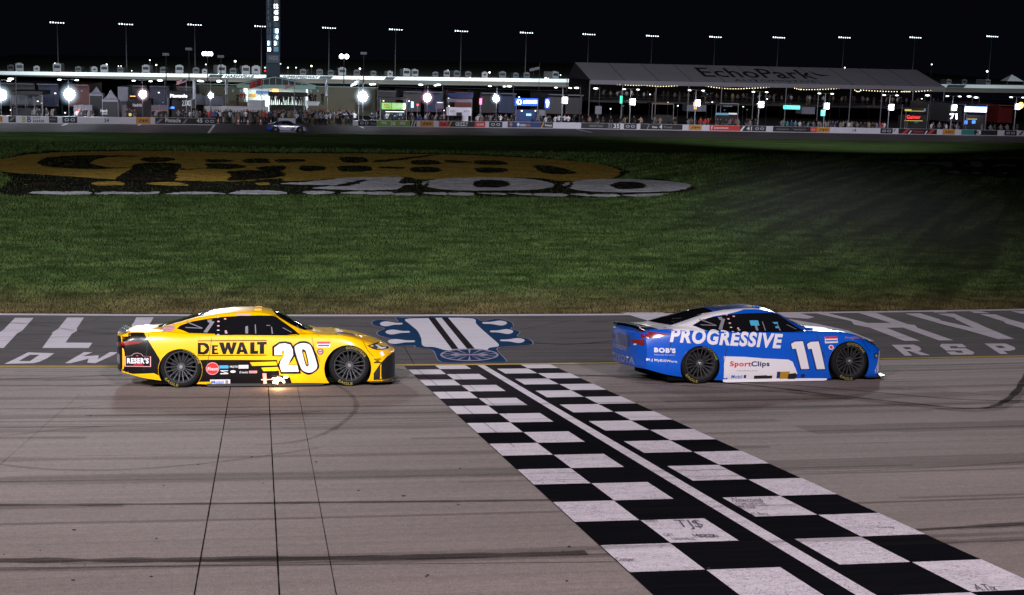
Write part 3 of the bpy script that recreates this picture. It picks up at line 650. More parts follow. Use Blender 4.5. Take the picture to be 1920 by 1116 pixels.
def conform(name, v, f, m, parent, mode='side', off=.003, step=.05, side=-1, clip=True, thick=0):
    v, f = gridcut(v, f, step)
    if mode in ('side',) and clip:
        keep = []
        for q in f:
            ins = any(all((v[i][0]-ax)**2+(v[i][1]-az)**2 < (r+.004)**2 for i in q) for ax, az, r in ARCH)
            if not ins: keep.append(q)
        f = keep; v = list(v)
        for i, (a, b) in enumerate(v):
            for ax, az, r in ARCH:
                d = math.hypot(a-ax, b-az)
                if d < r+.004 and d > .01: v[i] = (ax+(a-ax)/d*(r+.004), az+(b-az)/d*(r+.004))
    P = []; ok = []
    for a, b in v:
        if mode == 'side': h = BVH.ray_cast(Vector((a, side*3, b)), Vector((0, -side, 0)))
        elif mode == 'top': h = BVH.ray_cast(Vector((a, b, 3)), Vector((0, 0, -1)))
        elif mode == 'rear': h = BVH.ray_cast(Vector((-4, a, b)), Vector((1, 0, 0)))
        else: h = BVH.ray_cast(Vector((7, a, b)), Vector((-1, 0, 0)))
        ok.append(h[0] is not None)
        if h[0] is None: P.append(Vector((0, 0, 0))); continue
        n = h[1]
        out_ = {'side': Vector((0, side, 0)), 'top': Vector((0, 0, 1)), 'rear': Vector((-1, 0, 0)), 'front': Vector((1, 0, 0))}[mode]
        if n.dot(out_) < 0: n = -n
        P.append(h[0]+n*off)
    f = [q for q in f if all(ok[i] for i in q)]
    used = sorted({i for q in f for i in q}); mp = {i: k for k, i in enumerate(used)}
    mb = MB(); mb.add([P[i] for i in used], [tuple(mp[i] for i in q) for q in f])
    me = bpy.data.meshes.new(name); me.from_pydata(mb.v, [], mb.f); me.update()
    d = {'side': (1, side), 'top': (2, 1), 'rear': (0, -1), 'front': (0, 1)}[mode]
    bm = bmesh.new(); bm.from_mesh(me)
    for q in bm.faces:
        q.normal_update()
        if q.normal[d[0]]*d[1] < 0: q.normal_flip()
    bm.to_mesh(me); bm.free(); me.shade_smooth()
    return link_mesh(name, me, m, parent)

def carpaint(name, col, rough=.32, flake=0):
    m = mat(name, col, rough, 0, .65, spec=.3); m.node_tree.nodes['Principled BSDF'].inputs['Coat Roughness'].default_value = .13; return m
carpaint('yellow_vinyl', (.88, .47, .0)); carpaint('blue_vinyl', (.001, .083, .54)); carpaint('white_vinyl', (.72, .69, .76))
carpaint('black_vinyl', (.005, .004, .005), .3); MATS['black_vinyl'].node_tree.nodes['Principled BSDF'].inputs['Coat Weight'].default_value = .3; MATS['black_vinyl'].node_tree.nodes['Principled BSDF'].inputs['Specular IOR Level'].default_value = .15; carpaint('red_vinyl', (.62, .03, .03)); carpaint('cyan_vinyl', (.06, .36, .62)); carpaint('dark_blue_vinyl', (.012, .03, .12)); carpaint('gold_vinyl', (.42, .22, .02)); carpaint('pink_vinyl', (.72, .35, .38)); carpaint('grey_vinyl', (.25, .25, .28))
mat('window_glass', (.006, .006, .008), .08, 0, 1, spec=.6); mat('black_plastic', (.006, .006, .007), .6); mat('wheel_well', (.006, .006, .006), .9)
mat('tail_lamp', (.22, .012, .012), .2, 0, 1); mat('head_lamp', (.05, .05, .055), .15, 0, 1); mat('lamp_strip', (.75, .75, .8), .3, 0, 1)
mat('tyre_rubber', (.008, .008, .009), .75, spec=.15, bump=.25, vscale=40); mat('rim_metal', (.075, .075, .085), .38, .6); mat('nut_metal', (.75, .75, .78), .25, 1)
mat('tyre_yellow', (.24, .20, .04), .8); mat('brake_metal', (.012, .012, .013), .5, .6); mat('carbon', (.02, .02, .022), .35, 0, .5); mat('cage_tube', (.20, .19, .23), .35)
mat('clear_poly', (.28, .30, .33), .2, 0, 1)
mat('flame', (1, .55, .2), .9, emit=5, ecol=(1, .62, .30)); mat('flame_core', (1, .9, .8), .9, emit=2.2, ecol=(1, .72, .46))

def wheel_parts():
    def lathe(prof, n=48):
        mb = MB(); L = len(prof); V = []
        for k in range(n):
            a = 2*math.pi*k/n
            for r, y in prof: V.append((r*math.cos(a), y, r*math.sin(a)))
        mb.add(V, [(k*L+j, k*L+j+1, ((k+1) % n)*L+j+1, ((k+1) % n)*L+j) for k in range(n) for j in range(L-1)]); return mb
    # outer face towards -y at y=0
    ty = lathe([(.252, .03), (.258, .008), (.268, -.004), (.29, -.010), (.315, -.004), (.335, .014), (.347, .035), (.350, .07), (.350, .24), (.344, .27), (.325, .29), (.25, .29)])
    rim = lathe([(.268, .010), (.264, -.008), (.254, -.008), (.248, .012), (.236, .03), (.232, .11), (.225, .27)])
    for k in range(10):      # ten Y-shaped spokes
        a = 2*math.pi*(k+.5)/9; c, s_ = math.cos(a), math.sin(a)
        if k == 9: break
        P = lambda r, da, y: (r*math.cos(a+da), y, r*math.sin(a+da))
        for sg in (-1, 1):
            w_ = .030; w2 = .07
            rim.add([P(.055, sg*.08-w2, .035), P(.055, sg*.08+w2, .035), P(.246, sg*.19+w_, .012), P(.246, sg*.19-w_, .012),
                     P(.055, sg*.08-w2, .06), P(.055, sg*.08+w2, .06), P(.246, sg*.19+w_, .04), P(.246, sg*.19-w_, .04)],
                    [(0, 1, 2, 3), (4, 7, 6, 5), (0, 4, 5, 1), (1, 5, 6, 2), (2, 6, 7, 3), (3, 7, 4, 0)])
    rim.prism([(.07*math.cos(t*math.pi/10), .02, .07*math.sin(t*math.pi/10)) for t in range(20)], (0, .07, 0))
    brake = MB(); brake.prism([(.175*math.cos(t*math.pi/14), .17, .185*math.sin(t*math.pi/14)) for t in range(28)], (0, .03, 0))
    brake.box(.06, .075, .02, .17, .14, .16)
    nut = MB(); nut.prism([(.030*math.cos(t*math.pi/6), -.005, .030*math.sin(t*math.pi/6)) for t in range(12)], (0, .04, 0))
    nut.prism([(.018*math.cos(t*math.pi/6), -.018, .018*math.sin(t*math.pi/6)) for t in range(12)], (0, .02, 0))
    def arc(s, a0, a1, r0, r1, bold):    # lettering wrapped round the sidewall; angles in degrees, clockwise text
        v, f = text2d(s, bold, 0); L = MB()
        v2, f = gridcut([(a, b) for a, b in v], f, .05)
        def pt(a, b):
            an = R(a0+(a1-a0)*a); r = r0+(r1-r0)*b; t = (r-.30)/.05
            return (r*math.cos(an), -.0125+.012*abs(t)**2, r*math.sin(an))
        L.add([pt(a, b) for a, b in v2], f); return L
    let = arc('EAGLE', 226, 272, .332, .286, .01)
    l2 = arc('GOODYEAR', 94, 20, .280, .326, .02)
    return [('rim', rim, 'rim_metal'), ('tyre', ty, 'tyre_rubber'), ('brake_disc', brake, 'brake_metal'), ('wheel_nut', nut, 'nut_metal'), ('tyre_lettering', let, 'tyre_yellow'), ('tyre_lettering', l2, 'tyre_yellow')]
WP = wheel_parts(); WM = None
def add_wheels(root, rot=(0, 0, 0, 0)):
    global WM
    if WM is None:
        WM = []
        for nm, mb, mm in WP:
            o = mb.build(nm, mm, None, nm in ('tyre', 'rim', 'brake_disc'), 40); WM.append(o)
            if nm == 'tyre_lettering':
                pass
        protos = WM
    first = not any(o.parent for o in WM)
    k = 0
    for x in (0, 2.794):
        for s_ in (-1, 1):
            wh_ = bpy.data.objects.new('wheel', None); COL.objects.link(wh_); wh_.parent = root; wh_.location = (x, s_*.962, .35)
            wh_.rotation_euler = (0, R(rot[k]), 0 if s_ < 0 else math.pi)
            for o in WM:
                if first: c = o
                else: c = o.copy(); COL.objects.link(c)
                c.parent = wh_
            first = False; k += 1
B_ = lambda x0, z0, x1, z1: poly2d([(x0, z0), (x1, z0), (x1, z1), (x0, z1)])
px2 = lambda px, py, dd=.08: ((px-338)/114.3, (725-py)/112-dd*.11)
zA = lambda L, dd=.05: [px2(200+a/5.58, 550+b/5.58, dd) for a, b in L]     # from rear-half close-up of the yellow car
zB = lambda L, dd=.05: [px2(480+a/5.58, 550+b/5.58, dd) for a, b in L]
WIN = zA([(722, 342), (760, 310), (880, 272), (1020, 248), (1200, 226), (1400, 215), (1600, 212)], .32)+zB([(190, 222), (300, 300), (400, 368)], .25)+zB([(455, 425), (410, 432), (55, 428)], .08)+zA([(1615, 428), (1380, 424), (1130, 424), (1120, 412), (850, 402), (790, 378)], .08)
def thickline(P, wds, closed=False):
    """2-D ribbon of varying width"""
    Q = [Vector(p) for p in P]; n = len(Q); L = []
    for i in range(n):
        a = Q[(i-1) % n] if closed or i > 0 else Q[0]; b = Q[(i+1) % n] if closed or i < n-1 else Q[-1]
        t = (b-a).normalized(); nn = Vector((-t.y, t.x)); w_ = wds[i] if isinstance(wds, list) else wds
        L += [tuple(Q[i]+nn*w_), tuple(Q[i]-nn*w_)]
    m_ = n if closed else n-1
    return L, [(2*i, 2*i+1, (2*i+3) % (2*n), (2*i+2) % (2*n)) for i in range(m_)]
def common(car, paint, kind):
    body = BODY.copy(); body.materials.append(MATS[paint]); body.materials.append(MATS['wheel_well'])
    body.polygons.foreach_set('material_index', WELL); b = link_mesh('body', body, None, car); body.shade_smooth(); body.set_sharp_from_angle(angle=R(38))
    # arch lips
    for x, z, r in ARCH:
        for s_ in (-1, 1):
            mb = MB(); pts = []
            for k in range(33):
                a = R(4+172*k/32); p = (x+(r+.002)*math.cos(a), z+(r+.002)*math.sin(a))
                h = BVH.ray_cast(Vector((p[0], s_*3, p[1])), Vector((0, -s_, 0)))
                if h[0]: pts.append(h[0]+Vector((0, s_*.002, 0)))
            mb.path(pts, .004, 5); mb.build('arch_lip', paint, car, True)
    add_wheels(car, (10, 190, -8, 100))
    for q in ([(.50, .83), (.47, .60), (.42, .36)], [(2.16, .83), (2.20, .62), (2.30, .42)], [(3.02, .76), (3.10, .60), (3.20, .50)], [(-.52, .90), (-.55, .62), (-.60, .30)]):
        conform('panel_seam', *thickline(q, .004), 'black_plastic', car, off=.006)
    conform('hood_seam', *thickline([(2.25, -.80), (2.7, -.81), (3.1, -.76), (3.35, -.62)], .005), 'black_plastic', car, 'top', .006)
    # glass
    gl = conform('side_window', *poly2d(WIN), 'window_glass', car, off=.004)
    conform('side_window', *poly2d(WIN), 'window_glass', car, off=.004, side=1)
    ws = [(1.56, -.52), (1.63, -.60), (2.05, -.70), (2.13, -.52), (2.19, -.2), (2.20, 0), (2.19, .2), (2.13, .52), (2.05, .70), (1.63, .60), (1.56, .52), (1.50, .2), (1.49, 0), (1.50, -.2)]
    conform('windshield', *poly2d(ws), 'window_glass', car, 'top', .004, .08)
    rw = [(-.40, -.58), (.42, -.49), (.46, 0), (.42, .49), (-.40, .58), (-.43, 0)]
    conform('rear_window', *poly2d(rw), 'window_glass', car, 'top', .004, .08)
    # cage tubes and buttons seen in the side window
    frl = [zA([(1000, 395), (1040, 400), (1115, 290), (1080, 285)], .1), zA([(1035, 262), (1090, 262), (1070, 300), (1045, 290)], .2), zA([(820, 280), (990, 345), (990, 352), (820, 292)], .2), zA([(810, 345), (990, 352), (990, 360), (810, 352)], .1),
           zB([(430, 340), (480, 400), (474, 402), (424, 342)], .1), zB([(275, 352), (370, 400), (368, 406), (272, 358)], .1), zB([(100, 328), (140, 328), (140, 334), (100, 334)], .1),
           zB([(150, 345), (160, 345), (172, 420), (158, 420)], .1), zA([(1440, 340), (1468, 335), (1470, 410), (1440, 410)], .1), zA([(1540, 320), (1550, 320), (1556, 415), (1545, 415)], .1)]
    for q in frl: conform('roll_cage', *poly2d(q), 'cage_tube', car, off=.008, clip=False)
    for x, y in ((1148, 245), (1155, 288), (1155, 332), (1225, 262), (1235, 385)): conform('window_net_badge', *ell2d(*zA([(x, y)], .12)[0], .022, .012, 10), 'pink_vinyl', car, off=.009)
    for x, y in ((1155, 375), (1240, 402), (1155, 418)): conform('window_net_badge', *ell2d(*zA([(x, y)], .12)[0], .024, .007, 10), 'white_vinyl', car, off=.009)
    # roof rails, spoiler, splitter, skirts, mirror flaps
    for s_ in (-1, 1):
        mb = MB(); h = BVH.ray_cast(Vector((1.25, s_*.36, 3)), Vector((0, 0, -1))); mb.box(1.2, s_*.36-.06, h[0].z-.01, 1.32, s_*.36+.06, h[0].z+.012); mb.build('roof_flap', paint, car)
    mb = MB(); pts = []
    for k in range(17):
        y = -.80+1.6*k/16; h = BVH.ray_cast(Vector((-.93, y, 3)), Vector((0, 0, -1))); z = h[0].z
        pts.append((y, z))
    V = []
    for y, z in pts: V += [(-.90, y, z-.01), (-.90-.006, y, z-.01), (-1.02, y, z+.050), (-1.02-.006, y, z+.045)]
    Fs = []
    for k in range(16):
        a = 4*k; b_ = a+4; Fs += [(a, b_, b_+2, a+2), (a+1, a+3, b_+3, b_+1), (a+2, b_+2, b_+3, a+3)]
    Fs += [(0, 2, 3, 1), (64, 65, 67, 66)]
    mb.add(V, Fs); mb.build('spoiler', 'clear_poly' if kind == 'y' else 'black_vinyl', car)
    sp_ = [(bend(3.0, .99), -.99)]
    oo_ = [(3.13, -.97), (3.30, -.96), (3.48, -.90), (3.60, -.74), (3.67, -.4), (3.69, 0)]
    oo_ = oo_+[(a, -b) for a, b in oo_[-2::-1]]
    mb = MB(); mb.prism([(a, b, .055) for a, b in [(3.12, -.6)]+oo_+[(3.12, .6)]], (0, 0, .018)); mb.build('splitter', 'carbon', car)
    for s_ in (-1, 1):
        mb = MB(); q = [(.42, s_*.955, .07), (2.36, s_*.955, .06), (2.36, s_*.975, .03), (2.3, s_*.98, .02), (.48, s_*.98, .02), (.42, s_*.975, .03)]
        mb.prism(q, (0, -s_*.02, 0)); mb.build('side_skirt', 'black_plastic' if kind == 'y' else 'white_vinyl', car)
    mb = MB(); mb.box(-.55, -.86, .055, 3.2, .86, .14); mb.build('underbody', 'wheel_well', car)
    return b
def car_root(name, X, v, heading, label, cat, grp):
    p = sv(X, v); nz = Vector((0, TB, 1)).normalized() if v < 0 else Vector((0, 0, 1))
    fx = Vector((math.cos(heading), math.sin(heading), 0)); fx = (fx-nz*fx.dot(nz)).normalized(); ly = nz.cross(fx)
    m = Matrix.Identity(4)
    for i in range(3): m[i][0], m[i][1], m[i][2] = fx[i], ly[i], nz[i]
    o_ = p+ly*.98
    for i in range(3): m[i][3] = o_[i]
    return empty(name, None, label, cat, grp, mtx=m)

# --- yellow car
yc = car_root('race_car', -5.5857, -3.5725, 0, 'yellow stock car number 20 with black rear corner, left of the finish line', 'race car', 'stock cars racing past the finish line')
common(yc, 'yellow_vinyl', 'y')
dec = lambda name, mesh, m, off=.005, **k: conform(name, mesh[0], mesh[1], m, k.pop('car', yc), off=off, **k)
dec('black_rear_corner', poly2d(zA([(-60, 405), (385, 395), (545, 655), (560, 690), (600, 860), (490, 815), (150, 828), (-60, 860)])), 'black_vinyl', .0025)
conform('tail_panel', *poly2d([(-.93, .27), (.93, .27), (.90, .86), (-.90, .86)]), 'black_vinyl', yc, 'rear', .003)
conform('bumper_panel', *poly2d([(-.80, .40), (.80, .40), (.80, .56), (-.80, .56)]), 'grey_vinyl', yc, 'rear', .006)
dec('sill_panel', poly2d(zA([(920, 688), (1000, 680), (1700, 690)], .02)+zB([(215, 690), (225, 760), (240, 850), (350, 875), (372, 945), (340, 985), (50, 985)], .0)+zA([(1000, 990), (930, 940), (960, 800)], 0)), 'black_vinyl', .0025)
_z = lambda x, y: zA([(x, y)], .02)[0]
_y = lambda x, y: zB([(x, y)], .02)[0]
bars_ = [[_z(1490, 712), _y(205, 706), _y(215, 745), _z(1515, 750)], [_z(1610, 770), _y(222, 764), _y(230, 802), _z(1632, 806)]]
dec('side_stripe', merge2d(*[poly2d(q) for q in bars_]), 'yellow_vinyl', .004)
L0 = zA([(942, 478), (1674, 478)]); x0, z0 = L0[0]; x1 = zB([(105, 478)])[0][0]; zb = zA([(942, 640)])[0][1]
tz = lambda y: zA([(0, y)], .04)[0][1]; tx = lambda a: zA([(a, 0)])[0][0]
dec('door_line', merge2d(B_(x0, tz(487), x1, tz(479)), B_(x0, tz(640), x1, tz(632))), 'black_vinyl')
def letters(spec, m, name='sponsor_lettering', **k):
    dec(name, merge2d(*[fit(*s_) for s_ in spec]), m, **k)
XX = lambda a: (340+a/8.586-338)/114.3; ZZ = lambda b: (725-(570+b/8.586))/112-.006
def glyph(P): return poly2d([(XX(a), ZZ(b)) for a, b in P])
def strokes(P, m_=None): return [glyph(p) for p in P]
DW = strokes([[(252, 598), (300, 598), (300, 785), (252, 785)], [(300, 598), (360, 600), (345, 640), (300, 638)], [(360, 600), (410, 620), (435, 665), (395, 690), (345, 640)], [(395, 690), (435, 665), (435, 720), (405, 770)],
     [(395, 690), (405, 770), (350, 788), (345, 745)], [(345, 745), (350, 788), (300, 785), (300, 745)],
     [(478, 640), (520, 640), (520, 785), (478, 785)], [(520, 640), (575, 640), (575, 665), (520, 665)], [(520, 697), (565, 697), (565, 722), (520, 722)], [(520, 758), (580, 758), (580, 785), (520, 785)],
     [(590, 598), (665, 598), (690, 700), (680, 785), (655, 785)], [(680, 785), (690, 700), (712, 598), (765, 598), (700, 785)], [(712, 598), (765, 598), (790, 700), (775, 785), (735, 700)], [(775, 785), (790, 700), (815, 598), (880, 598), (815, 785)],
     [(868, 785), (925, 598), (985, 598), (960, 640), (925, 785)], [(925, 598), (985, 598), (1062, 785), (1000, 785), (955, 650)], [(925, 715), (990, 715), (1005, 755), (915, 755)],
     [(1095, 598), (1165, 598), (1165, 785), (1095, 785)], [(1165, 735), (1222, 735), (1222, 785), (1165, 785)],
     [(1205, 592), (1362, 592), (1362, 635), (1205, 635)], [(1250, 635), (1320, 635), (1320, 785), (1250, 785)]])
dec('sponsor_lettering', merge2d(*DW), 'black_vinyl')
def number(spec, car, mo, mi_, off=.007, bo=.05, bi=.0, dz=0):
    for s_, a, b_, c, d, sh in spec:
        dec('race_number', fit(s_, a-.035, b_-.035, c+.035, d+.035, bo, sh), mo, off, car=car)
    for s_, a, b_, c, d, sh in spec:
        dec('race_number', fit(s_, a, b_, c, d, bi, sh), mi_, off+.003, car=car)
bx = lambda a: zB([(a, 0)])[0][0]; bz = lambda b: zB([(0, b)], .02)[0][1]
def fig20(grow, mm, off):
    g = grow/.0088     # close-up pixels; 1 px of the close-up is about 1.6 mm
    g = grow*640
    two = [(185-g, 640+g*.3), (185-g, 560-g*.6), (240, 520-g), (300, 515-g), (355+g*.5, 530-g), (380+g, 580), (385+g, 640), (350+g, 700), (330, 745-g*.2), (430+g, 745-g*.2), (445+g, 815+g), (260-g*.3, 815+g), (240-g, 745), (250-g*.6, 700), (290, 640), (290-g*.2, 600+g*.3), (265+g*.2, 600+g*.3), (262, 640+g*.5)]
    zero_o = [(400-g, 570), (430, 530-g), (480, 515-g), (550, 525-g), (585+g, 570), (640+g, 740), (625+g, 795), (570, 825+g), (510, 815+g), (465-g, 770)]
    zero_i = [(478+g*.6, 590+g), (505, 585+g), (520-g*.6, 600), (550-g*.5, 730), (545, 755-g*.5), (520+g*.4, 750-g*.5)]
    conform('race_number', *poly2d([(bx(a), bz(b_)) for a, b_ in two]), mm, yc, off=off)
    O = spline([(bx(a), bz(b_)) for a, b_ in zero_o], 4); I = spline([(bx(a), bz(b_)) for a, b_ in zero_i], 4)
    ci = Vector((sum(p[0] for p in I)/len(I), sum(p[1] for p in I)/len(I)))
    n = 48
    def at_ang(L, k):
        a = 2*math.pi*k/n; best = None; d = Vector((math.cos(a), math.sin(a)))
        for i in range(len(L)):
            p, q = Vector(L[i])-ci, Vector(L[(i+1) % len(L)])-ci; e = q-p; den = d.x*e.y-d.y*e.x
            if abs(den) < 1e-12: continue
            t = (p.x*e.y-p.y*e.x)/den; u_ = (p.x*d.y-p.y*d.x)/den
            if t > 0 and -1e-9 <= u_ <= 1.000001: best = t
        return tuple(ci+d*(best or .01))
    V = [at_ang(O, k) for k in range(n)]+[at_ang(I, k) for k in range(n)]
    conform('race_number', V, [(k, (k+1) % n, n+(k+1) % n, n+k) for k in range(n)], mm, yc, off=off)
fig20(.034, 'black_vinyl', .0065); fig20(.018, 'gold_vinyl', .0085) if False else None; fig20(.0, 'white_vinyl', .0105)
dec('sponsor_badge', ell2d(*zA([(1098, 775)], 0)[0], .108, .105, 28), 'pink_vinyl', .005); dec('sponsor_badge', ell2d(*zA([(1098, 775)], 0)[0], .098, .095, 28), 'red_vinyl', .007)
dec('sponsor_lettering', fit('Rheem', tx(1045), tz(792), tx(1155), tz(756), .01, .2), 'white_vinyl', .009)
bd = [((1170, 740, 1265, 772), 'cyan_vinyl'), ((1370, 738, 1474, 775), 'white_vinyl'), ((1180, 792, 1260, 800), 'white_vinyl'), ((1180, 822, 1262, 832), 'white_vinyl'), ((1480, 800, 1565, 825), 'pink_vinyl'), ((1072, 888, 1282, 942), 'white_vinyl')]
for (a, b_, c, d), m_ in bd: dec('sponsor_badge', B_(tx(a), tz(d), tx(c), tz(b_)), m_, .005)
dec('sponsor_badge', merge2d(poly2d([(tx(1200), tz(800)), (tx(1262), tz(822)), (tx(1240), tz(822)), (tx(1185), tz(800))]), ell2d(tx(1312), tz(806), .045, .022)), 'white_vinyl', .006)
letters([('PROTO', tx(1280), tz(766), tx(1362), tz(744), .02, 0), ('Irwin', tx(1380), tz(826), tx(1468), tz(800), .0, .2)], 'white_vinyl', off=.006)
letters([('Mobil', tx(1085), tz(932), tx(1212), tz(898), .02, 0)], 'blue_vinyl', off=.007); letters([('1', tx(1232), tz(934), tx(1262), tz(896), .02, 0)], 'grey_vinyl', off=.007)
letters([('TOYOTA', tx(1478), tz(822), tx(1560), tz(806), .02, 0)], 'red_vinyl', off=.007)
# Reser's badge
rs = zA([(192, 640), (260, 632), (285, 610), (322, 602), (362, 612), (385, 636), (462, 640), (462, 748), (192, 745)], .05); rc = Vector((sum(p[0] for p in rs)/9, sum(p[1] for p in rs)/9))
dec('sponsor_badge', poly2d(rs), 'pink_vinyl', .006); dec('sponsor_badge', poly2d([tuple(rc+(Vector(p)-rc)*.93) for p in rs]), 'black_vinyl', .008)
letters([("RESER'S", tx(215), tz(715), tx(440), tz(655), .05, 0, 0)], 'white_vinyl', off=.010); dec('sponsor_badge', merge2d(ell2d(tx(322), tz(634), .018, .010), B_(tx(280), tz(732), tx(385), tz(724))), 'red_vinyl', .010)
dec('lower_quarter', poly2d(zA([(150, 828), (490, 815), (490, 890), (330, 870), (150, 836)])), 'yellow_vinyl', .004)
dec('series_badge', B_(bx(640), bz(560), bx(780), bz(502)), 'white_vinyl'); dec('series_badge', B_(bx(640), bz(522), bx(780), bz(500)), 'red_vinyl', .007); dec('series_badge', B_(bx(650), bz(548), bx(770), bz(532)), 'blue_vinyl', .007)
dec('series_badge', ell2d(bx(675), bz(604), .055, .052), 'dark_blue_vinyl'); dec('series_badge', ell2d(bx(675), bz(604), .038, .036), 'pink_vinyl', .007); dec('series_badge', B_(bx(655), bz(610), bx(695), bz(598)), 'red_vinyl', .009)
dec('quarter_badge', poly2d([(a, b_) for a, b_ in zA([(545, 345), (590, 318), (640, 322), (690, 318), (705, 340), (670, 372), (580, 380)], .25)]), 'pink_vinyl', .005)
for i_ in range(3): dec('quarter_badge', poly2d(zA([(550, 338+i_*14), (700, 322+i_*14), (700, 325+i_*14), (550, 342+i_*14)], .25)), 'black_vinyl', .007)
dec('roof_badge', B_(tx(1340), tz(216)-.03, tx(1490), tz(198)-.03), 'pink_vinyl', .005)
# lamps, grille, hood vents
dec('tail_lamp', poly2d(zA([(110, 495), (165, 488), (250, 480), (380, 485), (330, 505), (230, 520), (110, 528)], .1)), 'tail_lamp', .006)
for q in (B_(-.86, .69, -.45, .75), B_(.45, .69, .86, .75)): conform('tail_lamp', *q, 'tail_lamp', yc, 'rear', .008)
dec('headlight', poly2d(zB([(1180, 545), (1240, 530), (1330, 525), (1300, 545), (1400, 572), (1500, 570), (1520, 592), (1300, 596), (1240, 580)], .1)), 'head_lamp', .006)
dec('headlight', poly2d(zB([(1275, 545), (1290, 543), (1345, 572), (1400, 576), (1400, 588), (1330, 588)], .1)), 'lamp_strip', .009)
dec('front_badge', merge2d(B_(bx(1255), bz(735), bx(1330), bz(722)), B_(bx(1255), bz(698), bx(1330), bz(688))), 'black_vinyl'); dec('front_badge', ell2d(bx(1292), bz(712), .04, .012), 'black_vinyl'); dec('front_badge', poly2d(zB([(1320, 620), (1350, 608), (1375, 650), (1340, 662)], .1)), 'white_vinyl')
dec('front_grille', poly2d(zB([(1250, 830), (1330, 720), (1400, 660), (1470, 630), (1600, 600), (1600, 930), (1255, 930)], .2)), 'black_plastic', .007)
conform('front_grille', *poly2d([(-.80, .10), (.80, .10), (.80, .40), (.55, .46), (-.55, .46), (-.80, .40)]), 'black_plastic', yc, 'front', .008)
def topd(name, P, m_, car, off=.006):
    for p in P: conform(name, *poly2d(p), m_, car, 'top', off, .06)
hv = [[(2.58, s_*.42), (2.86, s_*.42), (2.94, s_*.70), (2.62, s_*.70)] for s_ in (-1, 1)]+[[(2.55, s_*.74), (2.58, s_*.74), (2.6, s_*.86), (2.57, s_*.86)] for s_ in (-1, 1)]
topd('hood_vent', hv, 'black_plastic', yc)
# exhaust and flame under the door
mb = MB(); q = zB([(60, 830), (102, 830), (105, 940), (70, 942)], 0); mb.prism([(a, -1.002, b_) for a, b_ in q], (0, .03, 0)); mb.build('exhaust_panel', 'pink_vinyl', yc)
mb = MB(); fx0, fz0 = zB([(225, 915)], 0)[0]
for k in range(26):
    a = random.uniform(-.09, .10); b_ = random.uniform(-.05, .045); r = random.uniform(.006, .022)
    mb.ball((fx0+a, -1.05-random.uniform(0, .10), fz0+.03+b_), r*1.3, r, r*.8, 7, 5)
for k in range(10): a = random.uniform(0, 6.28); c = (fx0, -1.10, fz0+.03); mb.bar(c, (c[0]+.12*math.cos(a), c[1], c[2]+.07*math.sin(a)), .008, 5, .001)
mb.build('exhaust_flame', 'flame_core', yc); fl_ = bpy.data.lights.new('flame_light', 'POINT'); fl_.energy = 9; fl_.color = (1, .55, .22); fl_.shadow_soft_size = .03; fo = bpy.data.objects.new('flame_light', fl_); COL.objects.link(fo); fo.parent = yc; fo.location = (fx0, -1.22, .10)
mb = MB(); mb.bar((fx0-.28, -1.01, fz0+.03), (fx0, -1.01, fz0+.035), .003); mb.ball((fx0+.13, -1.08, fz0+.08), .04, .03, .025); mb.build('exhaust_flame', 'flame', yc)

# --- blue car
bc = car_root('race_car', 3.34, -3.76, R(3.6), 'blue and white stock car number 11, right of the finish line', 'race car', 'stock cars racing past the finish line')
bc.matrix_world = bc.matrix_world @ Matrix.Scale(1.035, 4); common(bc, 'blue_vinyl', 'b')
# side photo coordinates of the blue car -> car coordinates (its own scale and slight turn)
def bx3(px): return (px-1310)/100.2
def qz(py, px, dd=.05): g_ = 717-(px-1310)*.0205; return (g_-py)/98.5-dd*.12
c3 = lambda L, dd=.03: [(bx3(1120+a/5.58), qz(550+b/5.58, 1120+a/5.58, dd)) for a, b in L]
c4 = lambda L, dd=.03: [(bx3(1400+a/5.58), qz(550+b/5.58, 1400+a/5.58, dd)) for a, b in L]
db = lambda name, mesh, m, off=.005, **k: conform(name, mesh[0], mesh[1], m, bc, off=off, **k)
db('white_lower_panel', poly2d(c3([(1295, 668), (1500, 672), (1700, 685)], 0)+c4([(120, 685), (400, 695), (445, 715), (500, 830), (300, 880), (100, 905)], 0)+c3([(1600, 915), (1300, 900)], 0)), 'white_vinyl', .003)
db('white_roof_pillar', poly2d([(-.74, .928), (-.45, .985), (-.1, 1.08), (.25, 1.175), (.62, 1.235), (.95, 1.24), (.62, 1.17), (.36, 1.135), (.10, 1.065), (-.08, .99), (.02, .945), (.13, .90), (-.2, .912), (-.5, .918)]), 'white_vinyl', .004, step=.02)
topd('white_roof_panel', [[(-.72, -.80), (-.42, -.62), (-.42, .62), (-.72, .80)], [(-.42, -.74), (.40, -.62), (.40, -.50), (-.42, -.60)], [(-.42, .74), (.40, .62), (.40, .50), (-.42, .60)]], 'white_vinyl', bc, .0035)
topd('white_roof_panel', [[(.46, .30), (1.2, .28), (1.5, .40), (1.5, .56), (.9, .56), (.42, .55)]], 'white_vinyl', bc, .0035)
topd('white_roof_panel', [[(.5, -.56), (1.2, -.565), (1.5, -.60), (1.5, -.545), (1.2, -.50), (.5, -.49)]], 'white_vinyl', bc, .0035)
topd('roof_number_panel', [[(.5, -.45), (1.0, -.44), (1.0, .24), (.5, .26)]], 'dark_blue_vinyl', bc, .0035)
topd('roof_number_panel', [[(1.08, -.40), (1.4, -.42), (1.4, .3), (1.08, .24)]], 'grey_vinyl', bc, .0035)
def wordfit(s_, P0, P1, zh, m_, bold=.03, sh=.25, off=.006, name='sponsor_lettering'):
    (a, b_), (c, d) = P0, P1; sl = (d-b_)/(c-a); db(name, fit(s_, a, b_, c, b_+zh, bold, sh, sl), m_, off)
(p0,), (p1,) = c3([(748, 540)]), c4([(350, 592)])
wordfit('PROGRESSIVE', p0, p1, .255, 'white_vinyl', .045, .28)
